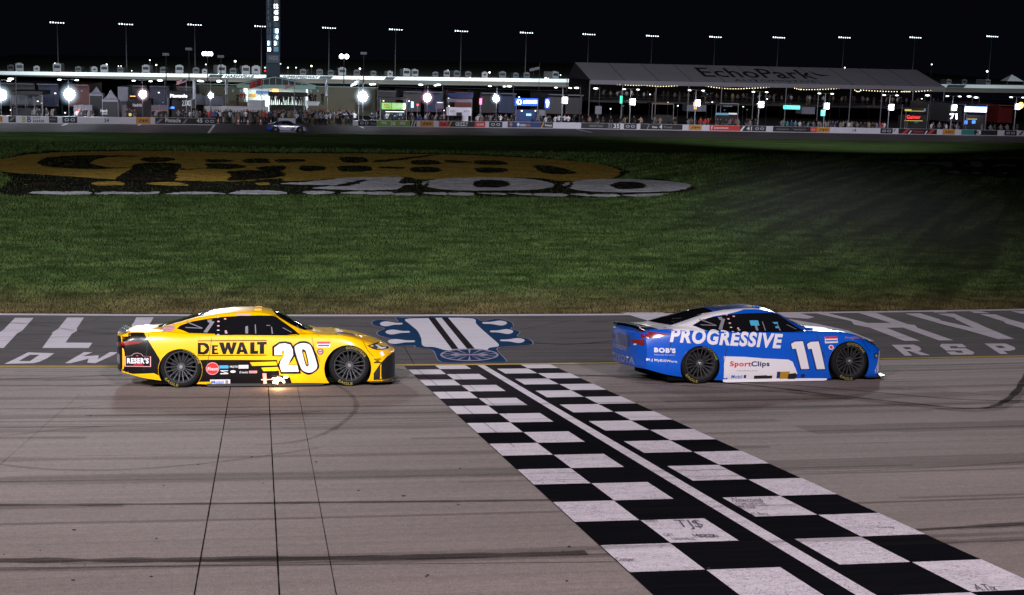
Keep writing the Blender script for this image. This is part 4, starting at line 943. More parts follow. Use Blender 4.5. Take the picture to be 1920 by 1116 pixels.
(a_,), = [c3([(600, 637)])]; wordfit("BOB'S", a_, c3([(805, 642)])[0], .085, 'white_vinyl', .06, 0); wordfit('Discount Furniture', c3([(600, 662)])[0], c3([(800, 664)])[0], .018, 'white_vinyl', 0, 0)
wordfit('M-J MyBillWorx', c3([(530, 722)])[0], c3([(825, 738)])[0], .055, 'white_vinyl', .02, 0)
wordfit('11', c3([(430, 585)])[0], c3([(492, 586)])[0], .10, 'white_vinyl', .03, .35)
wordfit('Sport', c3([(1358, 775)])[0], c3([(1578, 775)])[0], .115, 'red_vinyl', .03, 0); wordfit('Clips', c3([(1578, 775)])[0], c4([(205, 772)])[0], .115, 'dark_blue_vinyl', .03, 0)
wordfit('HAIRCUTS', c3([(1430, 808)])[0], c3([(1640, 808)])[0], .022, 'grey_vinyl', 0, 0)
wordfit('Mobil', c3([(1378, 875)])[0], c3([(1488, 875)])[0], .06, 'blue_vinyl', .01, 0); wordfit('1', c3([(1505, 872)])[0], c3([(1530, 872)])[0], .055, 'dark_blue_vinyl', .03, 0)
db('skirt_opening', poly2d(c3([(1612, 855), (1800, 848), (1800, 876), (1612, 880)], 0)), 'black_plastic', .008); db('skirt_opening', poly2d(c4([(50, 850), (185, 845), (185, 870), (50, 878)], 0)), 'black_plastic', .008)
db('exhaust_panel', poly2d(c4([(285, 812), (320, 810), (320, 872), (285, 876)], 0)), 'dark_blue_vinyl', .006); db('exhaust_panel', poly2d(c4([(320, 812), (420, 808), (400, 878), (320, 880)], 0)), 'gold_vinyl', .006)
db('exhaust_panel', merge2d(poly2d(c4([(405, 830), (480, 822), (500, 850), (480, 880), (400, 882)], 0)), poly2d(c4([(540, 835), (578, 833), (578, 860), (540, 862)], 0))), 'black_plastic', .009)
def one(o_, mm, g, off):
    o1_ = [(430+o_-g, 545-g*.5), (470+o_, 525-g), (552+o_+g, 520-g), (620+o_+g, 782+g), (535+o_-g, 785+g), (478+o_-g, 590+g), (440+o_-g, 595+g)]
    db('race_number', poly2d(c4(o1_, 0)), mm, off)
for o_ in (0, 165): one(o_, 'dark_blue_vinyl', 10, .006)
for o_ in (0, 165): one(o_, 'white_vinyl', 0, .009)
db('series_badge', poly2d(c4([(785, 475), (915, 470), (922, 528), (785, 535)])), 'white_vinyl'); db('series_badge', poly2d(c4([(785, 472), (915, 467), (915, 488), (790, 492)])), 'red_vinyl', .007); db('series_badge', poly2d(c4([(792, 505), (914, 502), (914, 514), (792, 518)])), 'blue_vinyl', .008)
cc = c4([(848, 572)])[0]; db('series_badge', ell2d(*cc, .05, .042), 'white_vinyl'); db('series_badge', ell2d(*cc, .03, .028), 'red_vinyl', .007)
wordfit('yahoo!', c3([(1030, 275)], .25)[0], c3([(1180, 235)], .25)[0], .045, 'dark_blue_vinyl', .03, .1, .006); wordfit('fedex ground', c3([(905, 305)], .22)[0], c3([(1000, 275)], .22)[0], .012, 'grey_vinyl', 0, 0, .006)
db('window_banner', B_(.98, .975, 1.14, 1.06), 'cyan_vinyl', .009); db('window_banner', merge2d(B_(1.43, .93, 1.50, .96), B_(1.42, 1.0, 1.50, 1.03)), 'cyan_vinyl', .009)
db('fender_lettering', fit('Freightliner', *c4([(1000, 500)])[0], *c4([(1225, 462)])[0], 0, .2), 'gold_vinyl', .006)
db('front_badge', poly2d(c4([(1325, 632), (1385, 625), (1385, 672), (1330, 675)], .05)), 'dark_blue_vinyl'); db('front_badge', ell2d(*c4([(1356, 652)], .05)[0], .025, .022), 'tyre_yellow', .008)
db('tail_lamp', poly2d(c3([(500, 440), (600, 450), (755, 462), (700, 480), (600, 505), (500, 512)], .05)), 'tail_lamp', .007)
for q in ([(-.86, .66), (-.50, .69), (-.42, .74), (-.86, .76)], [(.86, .66), (.50, .69), (.42, .74), (.86, .76)]): conform('tail_lamp', *poly2d(q), 'tail_lamp', bc, 'rear', .008)
conform('tail_panel', *poly2d([(-.42, .60), (.42, .60), (.42, .80), (-.42, .80)]), 'dark_blue_vinyl', bc, 'rear', .004)
def rear(s_, y0_, z0_, y1_, z1_, m_, b_=.03): v, f = fit(s_, 0, 0, 1, 1, b_); conform('sponsor_lettering', [(y0_+(y1_-y0_)*a, z0_+(z1_-z0_)*b2) for a, b2 in v], f, m_, bc, 'rear', .008)
rear('TOYOTA', .62, .32, -.62, .44, 'grey_vinyl'); rear('PROGRESSIVE', .55, .52, -.30, .60, 'grey_vinyl'); 
db('headlight', poly2d(c4([(1275, 505), (1300, 500), (1400, 545), (1400, 560), (1310, 530)], .1)), 'head_lamp', .006); db('headlight', poly2d(c4([(1310, 520), (1335, 525), (1345, 540), (1320, 540)], .1)), 'tail_lamp', .008)
db('front_corner_panel', poly2d(c4([(1420, 600), (1385, 690), (1340, 780), (1345, 810), (1500, 800), (1500, 600)], .2)), 'white_vinyl', .004)
conform('front_grille', *poly2d([(-.70, .10), (.70, .10), (.70, .40), (-.70, .40)]), 'black_plastic', bc, 'front', .008)
topd('hood_vent', hv, 'black_plastic', bc); topd('rear_deck', [[(-.98, -.72), (-.73, -.76), (-.73, .76), (-.98, .72)]], 'black_vinyl', bc, .004)

# ================================================================== pit side, 150 m away
WB = [(0, 231), (1060, 241.5), (1920, 256)]
WQ = [PZ(a, b, ZP) for a, b in WB]
def wallY(X):
    a, b = (WQ[0], WQ[1]) if X < WQ[1].x else (WQ[1], WQ[2])
    return a.y+(b.y-a.y)*(X-a.x)/(b.x-a.x)
def at(px, py, off=0):
    Y = 130+off
    for _ in range(12): p = PY(px, py, Y); Y = wallY(p.x)+off
    return PY(px, py, Y)
def gz(off=0): return ZP if off < 55 else ZP-(off-55)*.013
def rect(x0, y0, x1, y1, off, dep, name, m, parent=None, base=None, mb=None):
    a, b = at(x0, (y0+y1)/2, off), at(x1, (y0+y1)/2, off); z1 = at((x0+x1)/2, y0, off).z; z0 = at((x0+x1)/2, y1, off).z if base is None else base
    q = mb or MB()
    q.add([(a.x, a.y, z0), (b.x, b.y, z0), (b.x, b.y+dep, z0), (a.x, a.y+dep, z0), (a.x, a.y, z1), (b.x, b.y, z1), (b.x, b.y+dep, z1), (a.x, a.y+dep, z1)],
          [(0, 1, 2, 3), (4, 7, 6, 5), (0, 4, 5, 1), (1, 5, 6, 2), (2, 6, 7, 3), (3, 7, 4, 0)])
    if mb is not None: return None
    return q.build(name, m, parent)
def flat(pts, off, dep, name, m, parent=None, tex=None):
    """polygon in photo pixels on the upright plane 'off' metres behind the pit wall, with thickness"""
    q = MB(); q.prism([at(a, b, off) for a, b in pts], (0, dep, 0)); return q.build(name, m, parent)
def words(s_, x0, y0, x1, y1, off, name, m, parent=None, bold=.02, sh=0):
    v, f = text2d(s_, bold, sh); a, b, c = at(x0, y1, off), at(x1, y1, off), at(x0, y0, off)
    mb = MB(); mb.add([a+(b-a)*u+(c-a)*w_ for u, w_ in v], f); return mb.build(name, m, parent)
def mark2(P, off, name, m, parent=None):
    mb = MB()
    for q in P: mb.add([at(a, b, off) for a, b in q], [tuple(range(len(q)))])
    return mb.build(name, m, parent)
mat('wall_white', (.62, .60, .68), .6, var=.08, vscale=1.5); mat('banner_orange', (.55, .25, .04), .6); mat('banner_dark', (.025, .03, .045), .6); mat('banner_blue', (.02, .045, .16), .6)
mat('banner_green', (.22, .40, .08), .6); mat('banner_red', (.55, .05, .04), .6); mat('banner_black', (.02, .018, .02), .6); mat('banner_teal', (.03, .22, .22), .6); mat('banner_grey', (.22, .22, .25), .6); mat('letter_white', (.75, .75, .8), .6); mat('letter_dark', (.03, .03, .04), .6)
mat('steel', (.22, .22, .25), .5, .3); mat('dark_steel', (.05, .05, .06), .5); mat('tent_black', (.022, .02, .024), .8); mat('tent_grey', (.16, .155, .19), .8, var=.15, vscale=1); mat('tent_white', (.5, .5, .56), .7)
mat('tent_roof', (.44, .43, .48), .7, var=.12, vscale=.35); mat('valance', (.40, .38, .42), .7); mat('roof_green', (.012, .022, .016), .8)
mat('trailer', (.20, .21, .26), .5, var=.1, vscale=1); mat('beige_wall', (.21, .21, .15), .8, var=.12, vscale=.4); mat('teal_trim', (.42, .66, .60), .6); mat('brick', (.16, .10, .07), .8, var=.2); mat('cloth_blue', (.02, .03, .12), .8)
mat('glow_white', (1, 1, 1), .5, emit=110, ecol=(.82, .92, 1)); mat('glow_pink', (1, .9, .95), .5, emit=90, ecol=(1, .78, .90)); mat('glow_cluster', (1, 1, 1), .5, emit=8, ecol=(.75, .95, 1)); mat('glow_soft', (1, 1, 1), .5, emit=5, ecol=(.92, .92, 1)); mat('glow_head', (1, 1, 1), .5, emit=3.2, ecol=(.88, 1, .97)); mat('glow_warm', (1, .9, .6), .5, emit=2.6, ecol=(1, .84, .52))
mat('glow_room', (1, 1, 1), .5, emit=.13, ecol=(.66, 1, .85)); mat('screen_green', (.2, .5, .1), .5, emit=.55, ecol=(.32, .66, .18)); mat('screen_blue', (.02, .1, .7), .4, emit=1.0, ecol=(.01, .10, .80)); mat('glow_cyan', (.2, .8, 1), .5, emit=1.6, ecol=(.25, .8, 1)); mat('glow_rose', (1, .1, .3), .5, emit=1.8, ecol=(1, .05, .22)); mat('glow_green', (.1, 1, .6), .5, emit=1.3, ecol=(.05, .9, .5)); mat('glow_orange', (1, .5, .1), .5, emit=2.2, ecol=(1, .36, .10)); mat('glow_red', (1, .1, .1), .5, emit=1.3, ecol=(1, .03, .03)); mat('glow_teal', (.2, 1, .9), .5, emit=1.3, ecol=(.10, .75, .8)); mat('glow_yellow', (.9, .8, .2), .5, emit=.35, ecol=(.8, .65, .12)); mat('glow_blue', (.1, .3, 1), .5, emit=1.2, ecol=(.08, .25, 1))
mat('glow_sign', (1, 1, 1), .5, emit=1.6, ecol=(.85, .95, 1))

# pit road and paddock surfaces
def farsheet(name, pxs, o0, o1, m, dz):
    V = []
    for px in pxs:
        for o_ in (o0, o1): p = at(px, 240, o_); V.append((p.x, p.y, gz(o_)+dz))
    mb = MB(); mb.add(V, [(2*i, 2*i+2, 2*i+3, 2*i+1) for i in range(len(pxs)-1)]); return tag(mb.build(name, m), kind='structure')
pxs_ = list(range(-900, 3000, 100))
farsheet('pit_road', pxs_, -17, 0.3, 'pit_asphalt', .02); farsheet('paddock', pxs_, .3, 54, 'pit_asphalt', .02)
farsheet('pit_road_line', pxs_, -16.6, -16.3, 'paint_white', .03) if False else None
def pline(a, b, w_=.12):
    p, q = PZ(*a, ZP), PZ(*b, ZP); d = (q-p).normalized(); n = Vector((-d.y, d.x, 0))*w_; z = Vector((0, 0, .03))
    mb = MB(); mb.add([p+n+z, p-n+z, q-n+z, q+n+z], [(0, 1, 2, 3)]); tag(mb.build('pit_box_line', 'paint_white'), kind='structure')
pline((404, 232), (391, 250), .14); pline((270, 231), (259, 236)); pline((130, 231.5), (116, 236)); pline((672, 236), (682, 241)); pline((1080, 243), (1110, 249))

# pit walls with their banners
def pit_wall(segs, label, x_end):
    w0, w1 = segs[0][0], x_end
    root = empty('pit_wall', at((w0+w1)/2, 232, 0)*Vector((1, 1, 0)) if False else Vector((at((w0+w1)/2, 232, .1).x, at((w0+w1)/2, 232, .1).y, ZP)), label, 'wall', 'pit walls along pit road')
    inv = Matrix.Translation(-root.location)
    N = max(2, int((w1-w0)/60)); mb = MB(); V = []
    for k in range(N+1):
        px = w0+(w1-w0)*k/N; p = at(px, 232, 0)
        V += [(p.x, p.y, ZP), (p.x, p.y, ZP+.86), (p.x, p.y+.3, ZP+.86), (p.x, p.y+.3, ZP)]
    F_ = [(4*k+j, 4*k+4+j, 4*k+4+(j+1) % 4, 4*k+(j+1) % 4) for k in range(N) for j in range(4)]+[(0, 1, 2, 3), (4*N+3, 4*N+2, 4*N+1, 4*N)]
    mb.add(V, F_); o = mb.build('wall', 'wall_white', root); o.matrix_parent_inverse = inv
    for (x0, c, tx_, tcol), nx in zip(segs, [s_[0] for s_ in segs[1:]]+[x_end]):
        if c is None and not tx_: continue
        def pt(px, h, o_=-.02): p = at(px, 232, o_); return Vector((p.x, p.y, ZP+h))
        par = None
        if c is not None:
            mb = MB(); mb.prism([pt(x0, .10), pt(nx, .10), pt(nx, .84), pt(x0, .84)], (0, .015, 0)); par = mb.build('banner', c, root); par.matrix_parent_inverse = inv
        for (s_, fa, fb, ha, hb, m_) in tx_:
            xa, xb = x0+(nx-x0)*fa, x0+(nx-x0)*fb; mb = MB(); a, b, cc_ = pt(xa, ha, -.035), pt(xb, ha, -.035), pt(xa, hb, -.035)
            if s_ == 'O':
                for q in range(2):
                    ce = a+(b-a)*(.25+.5*q)+(cc_-a)*.5; L, Fq = thickline([(math.cos(t*math.pi/10), math.sin(t*math.pi/10)) for t in range(20)], .16, True)
                    mb.add([ce+(b-a)*.15*u+(cc_-a)*.42*w_ for u, w_ in L], Fq)
            elif s_ == '/': mb.add([a, a+(b-a)*.4, b+(cc_-a), a+(b-a)*.6+(cc_-a)], [(0, 1, 2, 3)])
            elif s_ == '#': mb.add([a, b, b+(cc_-a), cc_], [(0, 1, 2, 3)])
            elif s_ == '<>': mb.add([a+(b-a)*.5, b+(cc_-a)*.5, a+(b-a)*.5+(cc_-a), a+(cc_-a)*.5], [(0, 1, 2, 3)])
            else: v, f = text2d(s_, .03, 0); mb.add([a+(b-a)*u+(cc_-a)*w_ for u, w_ in v], f)
            t_ = mb.build('lettering', m_, root); t_.matrix_parent_inverse = inv
    return root
LW, LD = 'letter_white', 'letter_dark'
ov = [('O', .1, .9, .3, .65, LW)]; og = [('ally', .2, .8, .28, .66, LD)]; og = [('/', .2, .4, .3, .65, LD), ('#', .45, .55, .3, .6, LD), ('400', .58, .85, .35, .62, LD)]
pit_wall([(-60, None, [], 0), (0, 'banner_orange', og, 0), (5, None, [], 0), (16, 'banner_black', [('/', .1, .9, .3, .7, 'banner_grey')], 0), (30, None, [('B', .19, .30, .14, .8, 'banner_green'), ('B', .34, .46, .14, .8, 'banner_blue'), ('PITT', .52, .75, .5, .72, 'banner_grey'), ('BARKER', .52, .86, .15, .42, LD)], 0), (92, 'banner_dark', [('PROUDLY', .1, .8, .4, .6, 'banner_grey')], 0),
          (108, None, [], 0), (117, 'banner_dark', ov, 0), (145, None, [('24', .46, .54, .25, .68, LD)], 0), (255, 'banner_orange', og, 0), (282, None, [], 0), (291, 'banner_black', [('Pinnacle', .25, .62, .3, .8, LW), ('/', 0, .2, .2, .7, 'banner_grey'), ('/', .66, .8, .2, .7, 'banner_grey')], 0), (368, 'banner_black', [('45', .05, .9, .3, .8, LW)], 0), (381, 'banner_dark', ov, 0)],
         'white pit wall with number 24 and Pinnacle banners, left of the packed crowd', 405)
pit_wall([(672, 'banner_dark', ov+[], 0), (694, 'banner_dark', [('Reeses', .1, .9, .3, .6, 'banner_grey')], 0), (706, 'banner_green', [('38', .42, .56, .2, .75, LW), ('M&J', .15, .3, .3, .7, LW), ('FR8', .7, .85, .3, .7, LW)], 0), (769, 'banner_black', [('/', .1, .5, .1, .8, LW), ('/', .5, .9, .1, .8, LW)], 0), (781, None, [], 0), (788, 'banner_orange', og, 0), (813, None, [], 0),
          (823, 'banner_red', [('16', .25, .75, .2, .7, LD)], 0), (840, 'banner_black', [('GRIZZLY', .28, .75, .22, .72, LW), ('/', 0, .15, .1, .8, 'banner_orange')], 0), (890, 'banner_red', [('ULINE', .2, .85, .3, .6, LW)], 0), (910, None, [], 0), (917, 'banner_dark', ov, 0), (942, None, [], 0), (952, 'banner_blue', [('<>', .05, .15, .2, .8, 'banner_orange'), ('<>', .27, .37, .2, .8, LW), ('NAPA', .38, .55, .25, .6, LW), ('RACING', .56, .68, .25, .6, 'banner_orange')], 0),
          (1014, 'banner_dark', [('/', 0, .3, 0.1, .8, 'banner_orange'), ('Prevost', .35, .9, .3, .6, LW)], 0), (1037, None, [], 0), (1043, 'banner_orange', og, 0), (1068, None, [], 0), (1081, 'banner_black', [('NORTON', .3, .6, .3, .6, 'banner_grey'), ('35', .85, .98, .2, .8, LW), ('35', .72, .82, .2, .8, 'banner_grey')], 0), (1163, None, [], 0), (1170, 'banner_dark', ov, 0), (1194, None, [], 0),
          (1201, 'banner_black', [('Haas', .28, .40, .3, .6, LW), ('4', .45, .52, .2, .8, LW), ('/', .15, .22, .1, .8, 'banner_grey'), ('Tool', .55, .75, .3, .6, 'banner_grey')], 0), (1280, None, [], 0), (1292, 'banner_orange', og, 0), (1316, None, [], 0), (1331, 'banner_red', [('f', .05, .1, .2, .8, LW), ('JacksonHewitt', .15, .62, .3, .62, LW)], 0), (1388, 'banner_black', [('41', .5, .9, .2, .75, LW), ('/', 0, .4, .1, .8, LW)], 0),
          (1413, 'banner_dark', ov, 0), (1437, None, [], 0), (1450, 'banner_black', [('Supersports', .1, .42, .3, .6, 'banner_grey'), ('Supersports', .55, .88, .3, .6, 'banner_grey')], 0), (1520, 'banner_red', [('O', .2, .8, .3, .6, LW)], 0), (1532, 'banner_orange', og, 0), (1557, None, [('19', .45, .52, .25, .65, LD)], 0), (1652, 'banner_dark', ov, 0), (1675, None, [('/', .1, .5, .4, .8, LD)], 0),
          (1686, 'banner_black', [('/', .08, .3, 0.1, .8, 'banner_red'), ('Armour', .38, .66, .3, .65, 'banner_red'), ('/', .75, .95, .1, .8, 'banner_red'), ('/', .25, .35, .1, .6, LW), ('/', .68, .76, .1, .6, LW)], 0), (1758, None, [], 0), (1769, 'banner_orange', og, 0), (1792, None, [], 0), (1804, 'banner_teal', [], 0), (1828, 'banner_black', [('3', .1, .3, .15, .8, LW)], 0), (1872, None, [], 0), (1885, 'banner_dark', ov, 0), (1908, None, [('/', .2, .6, .2, .8, LD)], 0), (1930, 'banner_black', [], 0)],
         'long pit wall right of the crowd, carrying the green number 38 banner and blue banners', 2000)
o = rect(662, 226, 671, 236, -.6, .6, 'concrete_block', 'wall_white'); tag(o, 'white block standing at the left end of the right pit wall', 'block')

for nm_, c_ in (('halo_white', (.62, .82, 1)), ('halo_pink', (1, .58, .80))):  # glowing volume that imitates glare round the pit lamps
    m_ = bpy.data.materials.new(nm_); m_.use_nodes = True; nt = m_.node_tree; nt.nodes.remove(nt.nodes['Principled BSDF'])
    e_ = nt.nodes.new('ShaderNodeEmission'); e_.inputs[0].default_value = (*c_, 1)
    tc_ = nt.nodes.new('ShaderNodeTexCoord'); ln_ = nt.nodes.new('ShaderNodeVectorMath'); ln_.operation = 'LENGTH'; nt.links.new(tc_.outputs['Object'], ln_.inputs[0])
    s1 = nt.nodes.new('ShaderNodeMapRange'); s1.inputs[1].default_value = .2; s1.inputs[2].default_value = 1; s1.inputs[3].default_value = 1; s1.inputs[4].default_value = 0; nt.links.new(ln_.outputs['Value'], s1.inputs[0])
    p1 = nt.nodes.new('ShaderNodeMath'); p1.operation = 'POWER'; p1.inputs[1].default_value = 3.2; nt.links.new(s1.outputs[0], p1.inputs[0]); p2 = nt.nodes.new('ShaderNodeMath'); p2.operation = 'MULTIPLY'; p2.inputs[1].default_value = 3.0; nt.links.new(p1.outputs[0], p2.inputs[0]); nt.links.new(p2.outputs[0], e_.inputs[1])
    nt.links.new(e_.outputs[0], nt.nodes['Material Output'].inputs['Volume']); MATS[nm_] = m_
# people -------------------------------------------------------------------
mat('skin', (.35, .20, .14), .7)
SH = {'dark': (.022, .022, .030), 'white': (.55, .55, .62), 'red': (.45, .03, .03), 'grey': (.16, .16, .18), 'blue': (.03, .06, .20), 'tan': (.30, .22, .16), 'black': (.010, .010, .012), 'teal': (.04, .22, .22)}
for k, c in SH.items(): mat('shirt_'+k, c, .85)
mat('trousers_dark', (.02, .02, .025), .85); mat('trousers_tan', (.20, .16, .12), .85); mat('hair', (.02, .014, .010), .8)
def person_mesh(pose):
    J = {'pel': (0, 0, .95, .14), 'che': (0, .01, 1.28, .155), 'nec': (0, 0, 1.50, .06), 'hea': (0, -.02, 1.60, .085), 'top': (0, -.01, 1.70, .075)}
    E = [('pel', 'che'), ('che', 'nec'), ('nec', 'hea'), ('hea', 'top')]
    for s_, n in ((-1, 'l'), (1, 'r')):
        st = {0: 0, 1: .04, 2: -.03, 3: .10}[pose]
        J['hip'+n] = (s_*.09, 0, .88, .095); J['kne'+n] = (s_*(.10+st*.4), -.03, .48, .062); J['ank'+n] = (s_*(.11+st), .02, .08, .045); J['toe'+n] = (s_*(.12+st), -.14, .035, .035)
        J['sho'+n] = (s_*.19, 0, 1.43, .065)
        if pose == 1 and s_ > 0: el, ha = (.34, -.10, 1.52), (.26, -.18, 1.74)       # arm up with a phone
        elif pose == 2: el, ha = (s_*.27, -.04, 1.16), (s_*.06, -.20, 1.18)            # arms folded
        elif pose == 3 and s_ < 0: el, ha = (-.32, -.06, 1.22), (-.20, -.30, 1.30)
        else: el, ha = (s_*.25, .02, 1.14), (s_*.26, -.06, .88)
        J['elb'+n] = (*el, .045); J['han'+n] = (*ha, .038)
        E += [('pel', 'hip'+n), ('hip'+n, 'kne'+n), ('kne'+n, 'ank'+n), ('ank'+n, 'toe'+n), ('che', 'sho'+n), ('sho'+n, 'elb'+n), ('elb'+n, 'han'+n)]
    K = list(J); me = bpy.data.meshes.new('p'); me.from_pydata([J[k][:3] for k in K], [(K.index(a), K.index(b)) for a, b in E], []); me.update()
    o = bpy.data.objects.new('p', me); COL.objects.link(o); o.modifiers.new('s', 'SKIN'); sv_ = me.skin_vertices[0].data
    for i, k in enumerate(K): sv_[i].radius = (J[k][3], J[k][3]*(.75 if k in ('pel', 'che') else 1)); sv_[i].use_root = (k == 'pel')
    s_ = o.modifiers.new('u', 'SUBSURF'); s_.levels = 1; s_.render_levels = 1
    dg = bpy.context.evaluated_depsgraph_get(); out_ = bpy.data.meshes.new_from_object(o.evaluated_get(dg)); bpy.data.objects.remove(o)
    out_.materials.clear(); out_.shade_smooth(); return out_
PM = [person_mesh(i) for i in range(4)]
PV = {}
def pvar(pose, shirt, tr):
    k = (pose, shirt, tr)
    if k not in PV:
        me = PM[pose].copy()
        for m_ in ('shirt_'+shirt, 'skin', tr, 'hair'): me.materials.append(MATS[m_])
        for p in me.polygons:
            c = p.center; x = abs(c.x); i = 0
            if c.z < .93 and x < .21: i = 2
            if c.z > 1.49 and x < .12: i = 3 if (c.z > 1.66 or c.y > .03) else 1
            if x > .22 and (c.z < 1.12 or c.z > 1.55): i = 1
            if pose == 2 and c.y < -.14 and c.z > 1: i = 1
            p.material_index = i
        PV[k] = me
    return PV[k]
n_people = 0
ZN = [(0, 'at far left'), (100, 'left of the Hendrick tent'), (190, 'near the Hendrick tent'), (240, 'left of the Pinnacle stand'), (315, 'near the Pinnacle stand'), (385, 'near the box trailer'), (425, 'left of the red flag'), (465, 'near the red flag'), (500, 'near the scoring pylon'), (530, 'near the far race car'), (562, 'by the stage post'), (590, 'right of the stage'), (625, 'left of the bright lamp'), (660, 'near the bright lamp'), (705, 'near the green screens'), (775, 'near the pink lamp'), (835, 'near the blue awning'), (900, 'left of the blue lit sign'), (960, 'near the blue lit sign'), (1020, 'right of the blue lit sign'), (1080, 'near the left end of the tent'), (1165, 'right of the green tube'), (1230, 'near the red-topped stand'), (1290, 'near the flame light'), (1345, 'near the white and green bar'), (1400, 'near the number 41 banner'), (1465, 'near the teal sign'), (1535, 'near the double lit panels'), (1600, 'near the tent lettering end'), (1650, 'left of the red script sign'), (1690, 'near the red script sign'), (1745, 'near the right end of the tent'), (1780, 'near the 71 sign'), (1820, 'near the glaring sign'), (1870, 'at far right')]
def zone(px): return [n for x, n in ZN if x <= px][-1] if px > 0 else ZN[0][1]
def px_of(p): d = Vector(p)-CAM; return 960+F*d.dot(rt)/d.dot(fw)
def person(p, shirt, label, group, pose=None, tr=None, face=0):
    global n_people; n_people += 1
    pose = random.randrange(4) if pose is None else pose; tr = tr or random.choice(['trousers_dark', 'trousers_dark', 'trousers_tan'])
    o = bpy.data.objects.new('person', pvar(pose, shirt, tr)); COL.objects.link(o); o.location = p
    s_ = random.uniform(.93, 1.06); o.scale = (s_, s_, s_); o.rotation_euler = (0, 0, face+random.uniform(-.6, .6))
    return tag(o, label+(' '+zone(px_of(p)) if group else ''), 'person', group)
mixs = ['dark']*5+['black']*4+['grey']*4+['white']*2+['blue', 'tan', 'red', 'dark']
G1 = 'spectators packed at the opening in the pit wall'
# the packed crowd (front row first)
x = 402
while x < 668:
    s_ = random.choice(mixs); y = 232.6+.013*(x-400)
    if abs(x-416) < 3 or abs(x-431) < 3: s_ = 'white'
    p = PZ(x, y+random.uniform(-.6, .3)+(0 if x > 540 else -.5), ZP); person(p, s_, f'person in {s_} top in the front crowd row', G1); x += random.uniform(5.2, 8.5)
for row, (x0, x1, yb) in enumerate(((385, 668, 230.3), (395, 665, 228.6), (500, 660, 226.6), (540, 655, 225.))):
    x = x0
    while x < x1:
        s_ = random.choice(mixs); p = PZ(x, yb+.010*(x-400)+random.uniform(-.5, .5), ZP)
        person(p, s_, f'person in {s_} top in the rear crowd rows', G1, face=0); x += random.uniform(5.5, 9)
person(PZ(397, 229.5, ZP), 'red', 'person in red shirt behind the Pinnacle end of the left pit wall', None, 0)
# crews behind the walls
def crew(x0, x1, n, label_, off=(.8, 5), cols=mixs):
    for k in range(n):
        x = x0+(x1-x0)*(k+random.random())/n; o_ = random.uniform(*off); p = at(x, 232, o_); s_ = random.choice(cols)
        person(Vector((p.x, p.y, ZP)), s_, f'person in {s_} top behind the pit wall', 'crew members behind the pit walls')
crew(140, 175, 7, 'by the pale panel left of the black canopy', (2, 5)); crew(235, 255, 3, 'behind the orange banner of the left wall'); crew(285, 315, 8, 'before the pale panel left of the Pinnacle stand', (2, 5)); crew(330, 395, 9, 'under the Pinnacle stand')
crew(60, 100, 4, 'under the dark canopy at far left', cols=['dark', 'black', 'grey'])
crew(690, 780, 12, 'beside the green pit stand'); crew(785, 838, 7, 'between the pink lamp and the blue awning'); crew(890, 965, 13, 'left of the blue lit sign', cols=['white', 'grey', 'dark', 'dark'])
crew(1005, 1080, 9, 'right of the blue lit sign', cols=['white', 'grey', 'dark', 'white']); crew(1090, 1290, 15, 'below the left half of the tent', cols=['dark', 'grey', 'black', 'tan']); crew(1290, 1420, 14, 'behind the red banner', cols=['dark', 'grey', 'red', 'black'])
crew(1460, 1560, 13, 'under the teal sign', cols=['white', 'blue', 'grey', 'dark', 'teal']); crew(1560, 1660, 17, 'behind the white number 19 wall', (.6, 3), ['white', 'white', 'grey', 'tan', 'blue', 'dark']); crew(1740, 1810, 9, 'behind the wall under the white 71 sign', cols=['white', 'grey', 'dark']); crew(1840, 1915, 7, 'behind the wall at far right', cols=['dark', 'grey', 'blue'])
person(Vector((at(1654, 232, .7).x, at(1654, 232, .7).y, ZP)), 'red', 'person in red shirt standing at the right end of the number 19 wall', None, 0)

# lit light masts along the pit wall ---------------------------------------
LM = [(3, 150, 178, 12, 'w'), (130, 149, 177, 13, 'w'), (268, 151, 177, 9, 'p'), (395, 152, 179, 6, 'w'), (680, 157, 181, 12.5, 'w'), (801, 159, 183, 10, 'p'), (930, 161, 185, 8.5, 'w'), (1060, 164, 188, 0, 's'), (1187, 167, 191, 0, 's'), (1309, 169, 193, 0, 's'), (1428, 172, 196, 0, 's'), (1551, 175, 199, 0, 's'), (1672, 178, 201, 0, 's'), (1790, 180, 202, 0, 's'), (1909, 182, 200, 0, 'r')]
NAMES = ['at the left edge of the photo', 'left of the grey peaked tents', 'right of the grey peaked tents', 'before the white trailer', 'at the right end of the crowd', 'pink-tinged, between the green stand and the blue awning', 'left of the blue lit sign', 'right of the blue lit sign', 'right of the green light tube', 'above the orange flame light', 'below the word on the tent roof', 'with a second lit panel below', 'under the right third of the tent', 'above the white 71 sign', 'with a round red-rimmed light at the right edge']
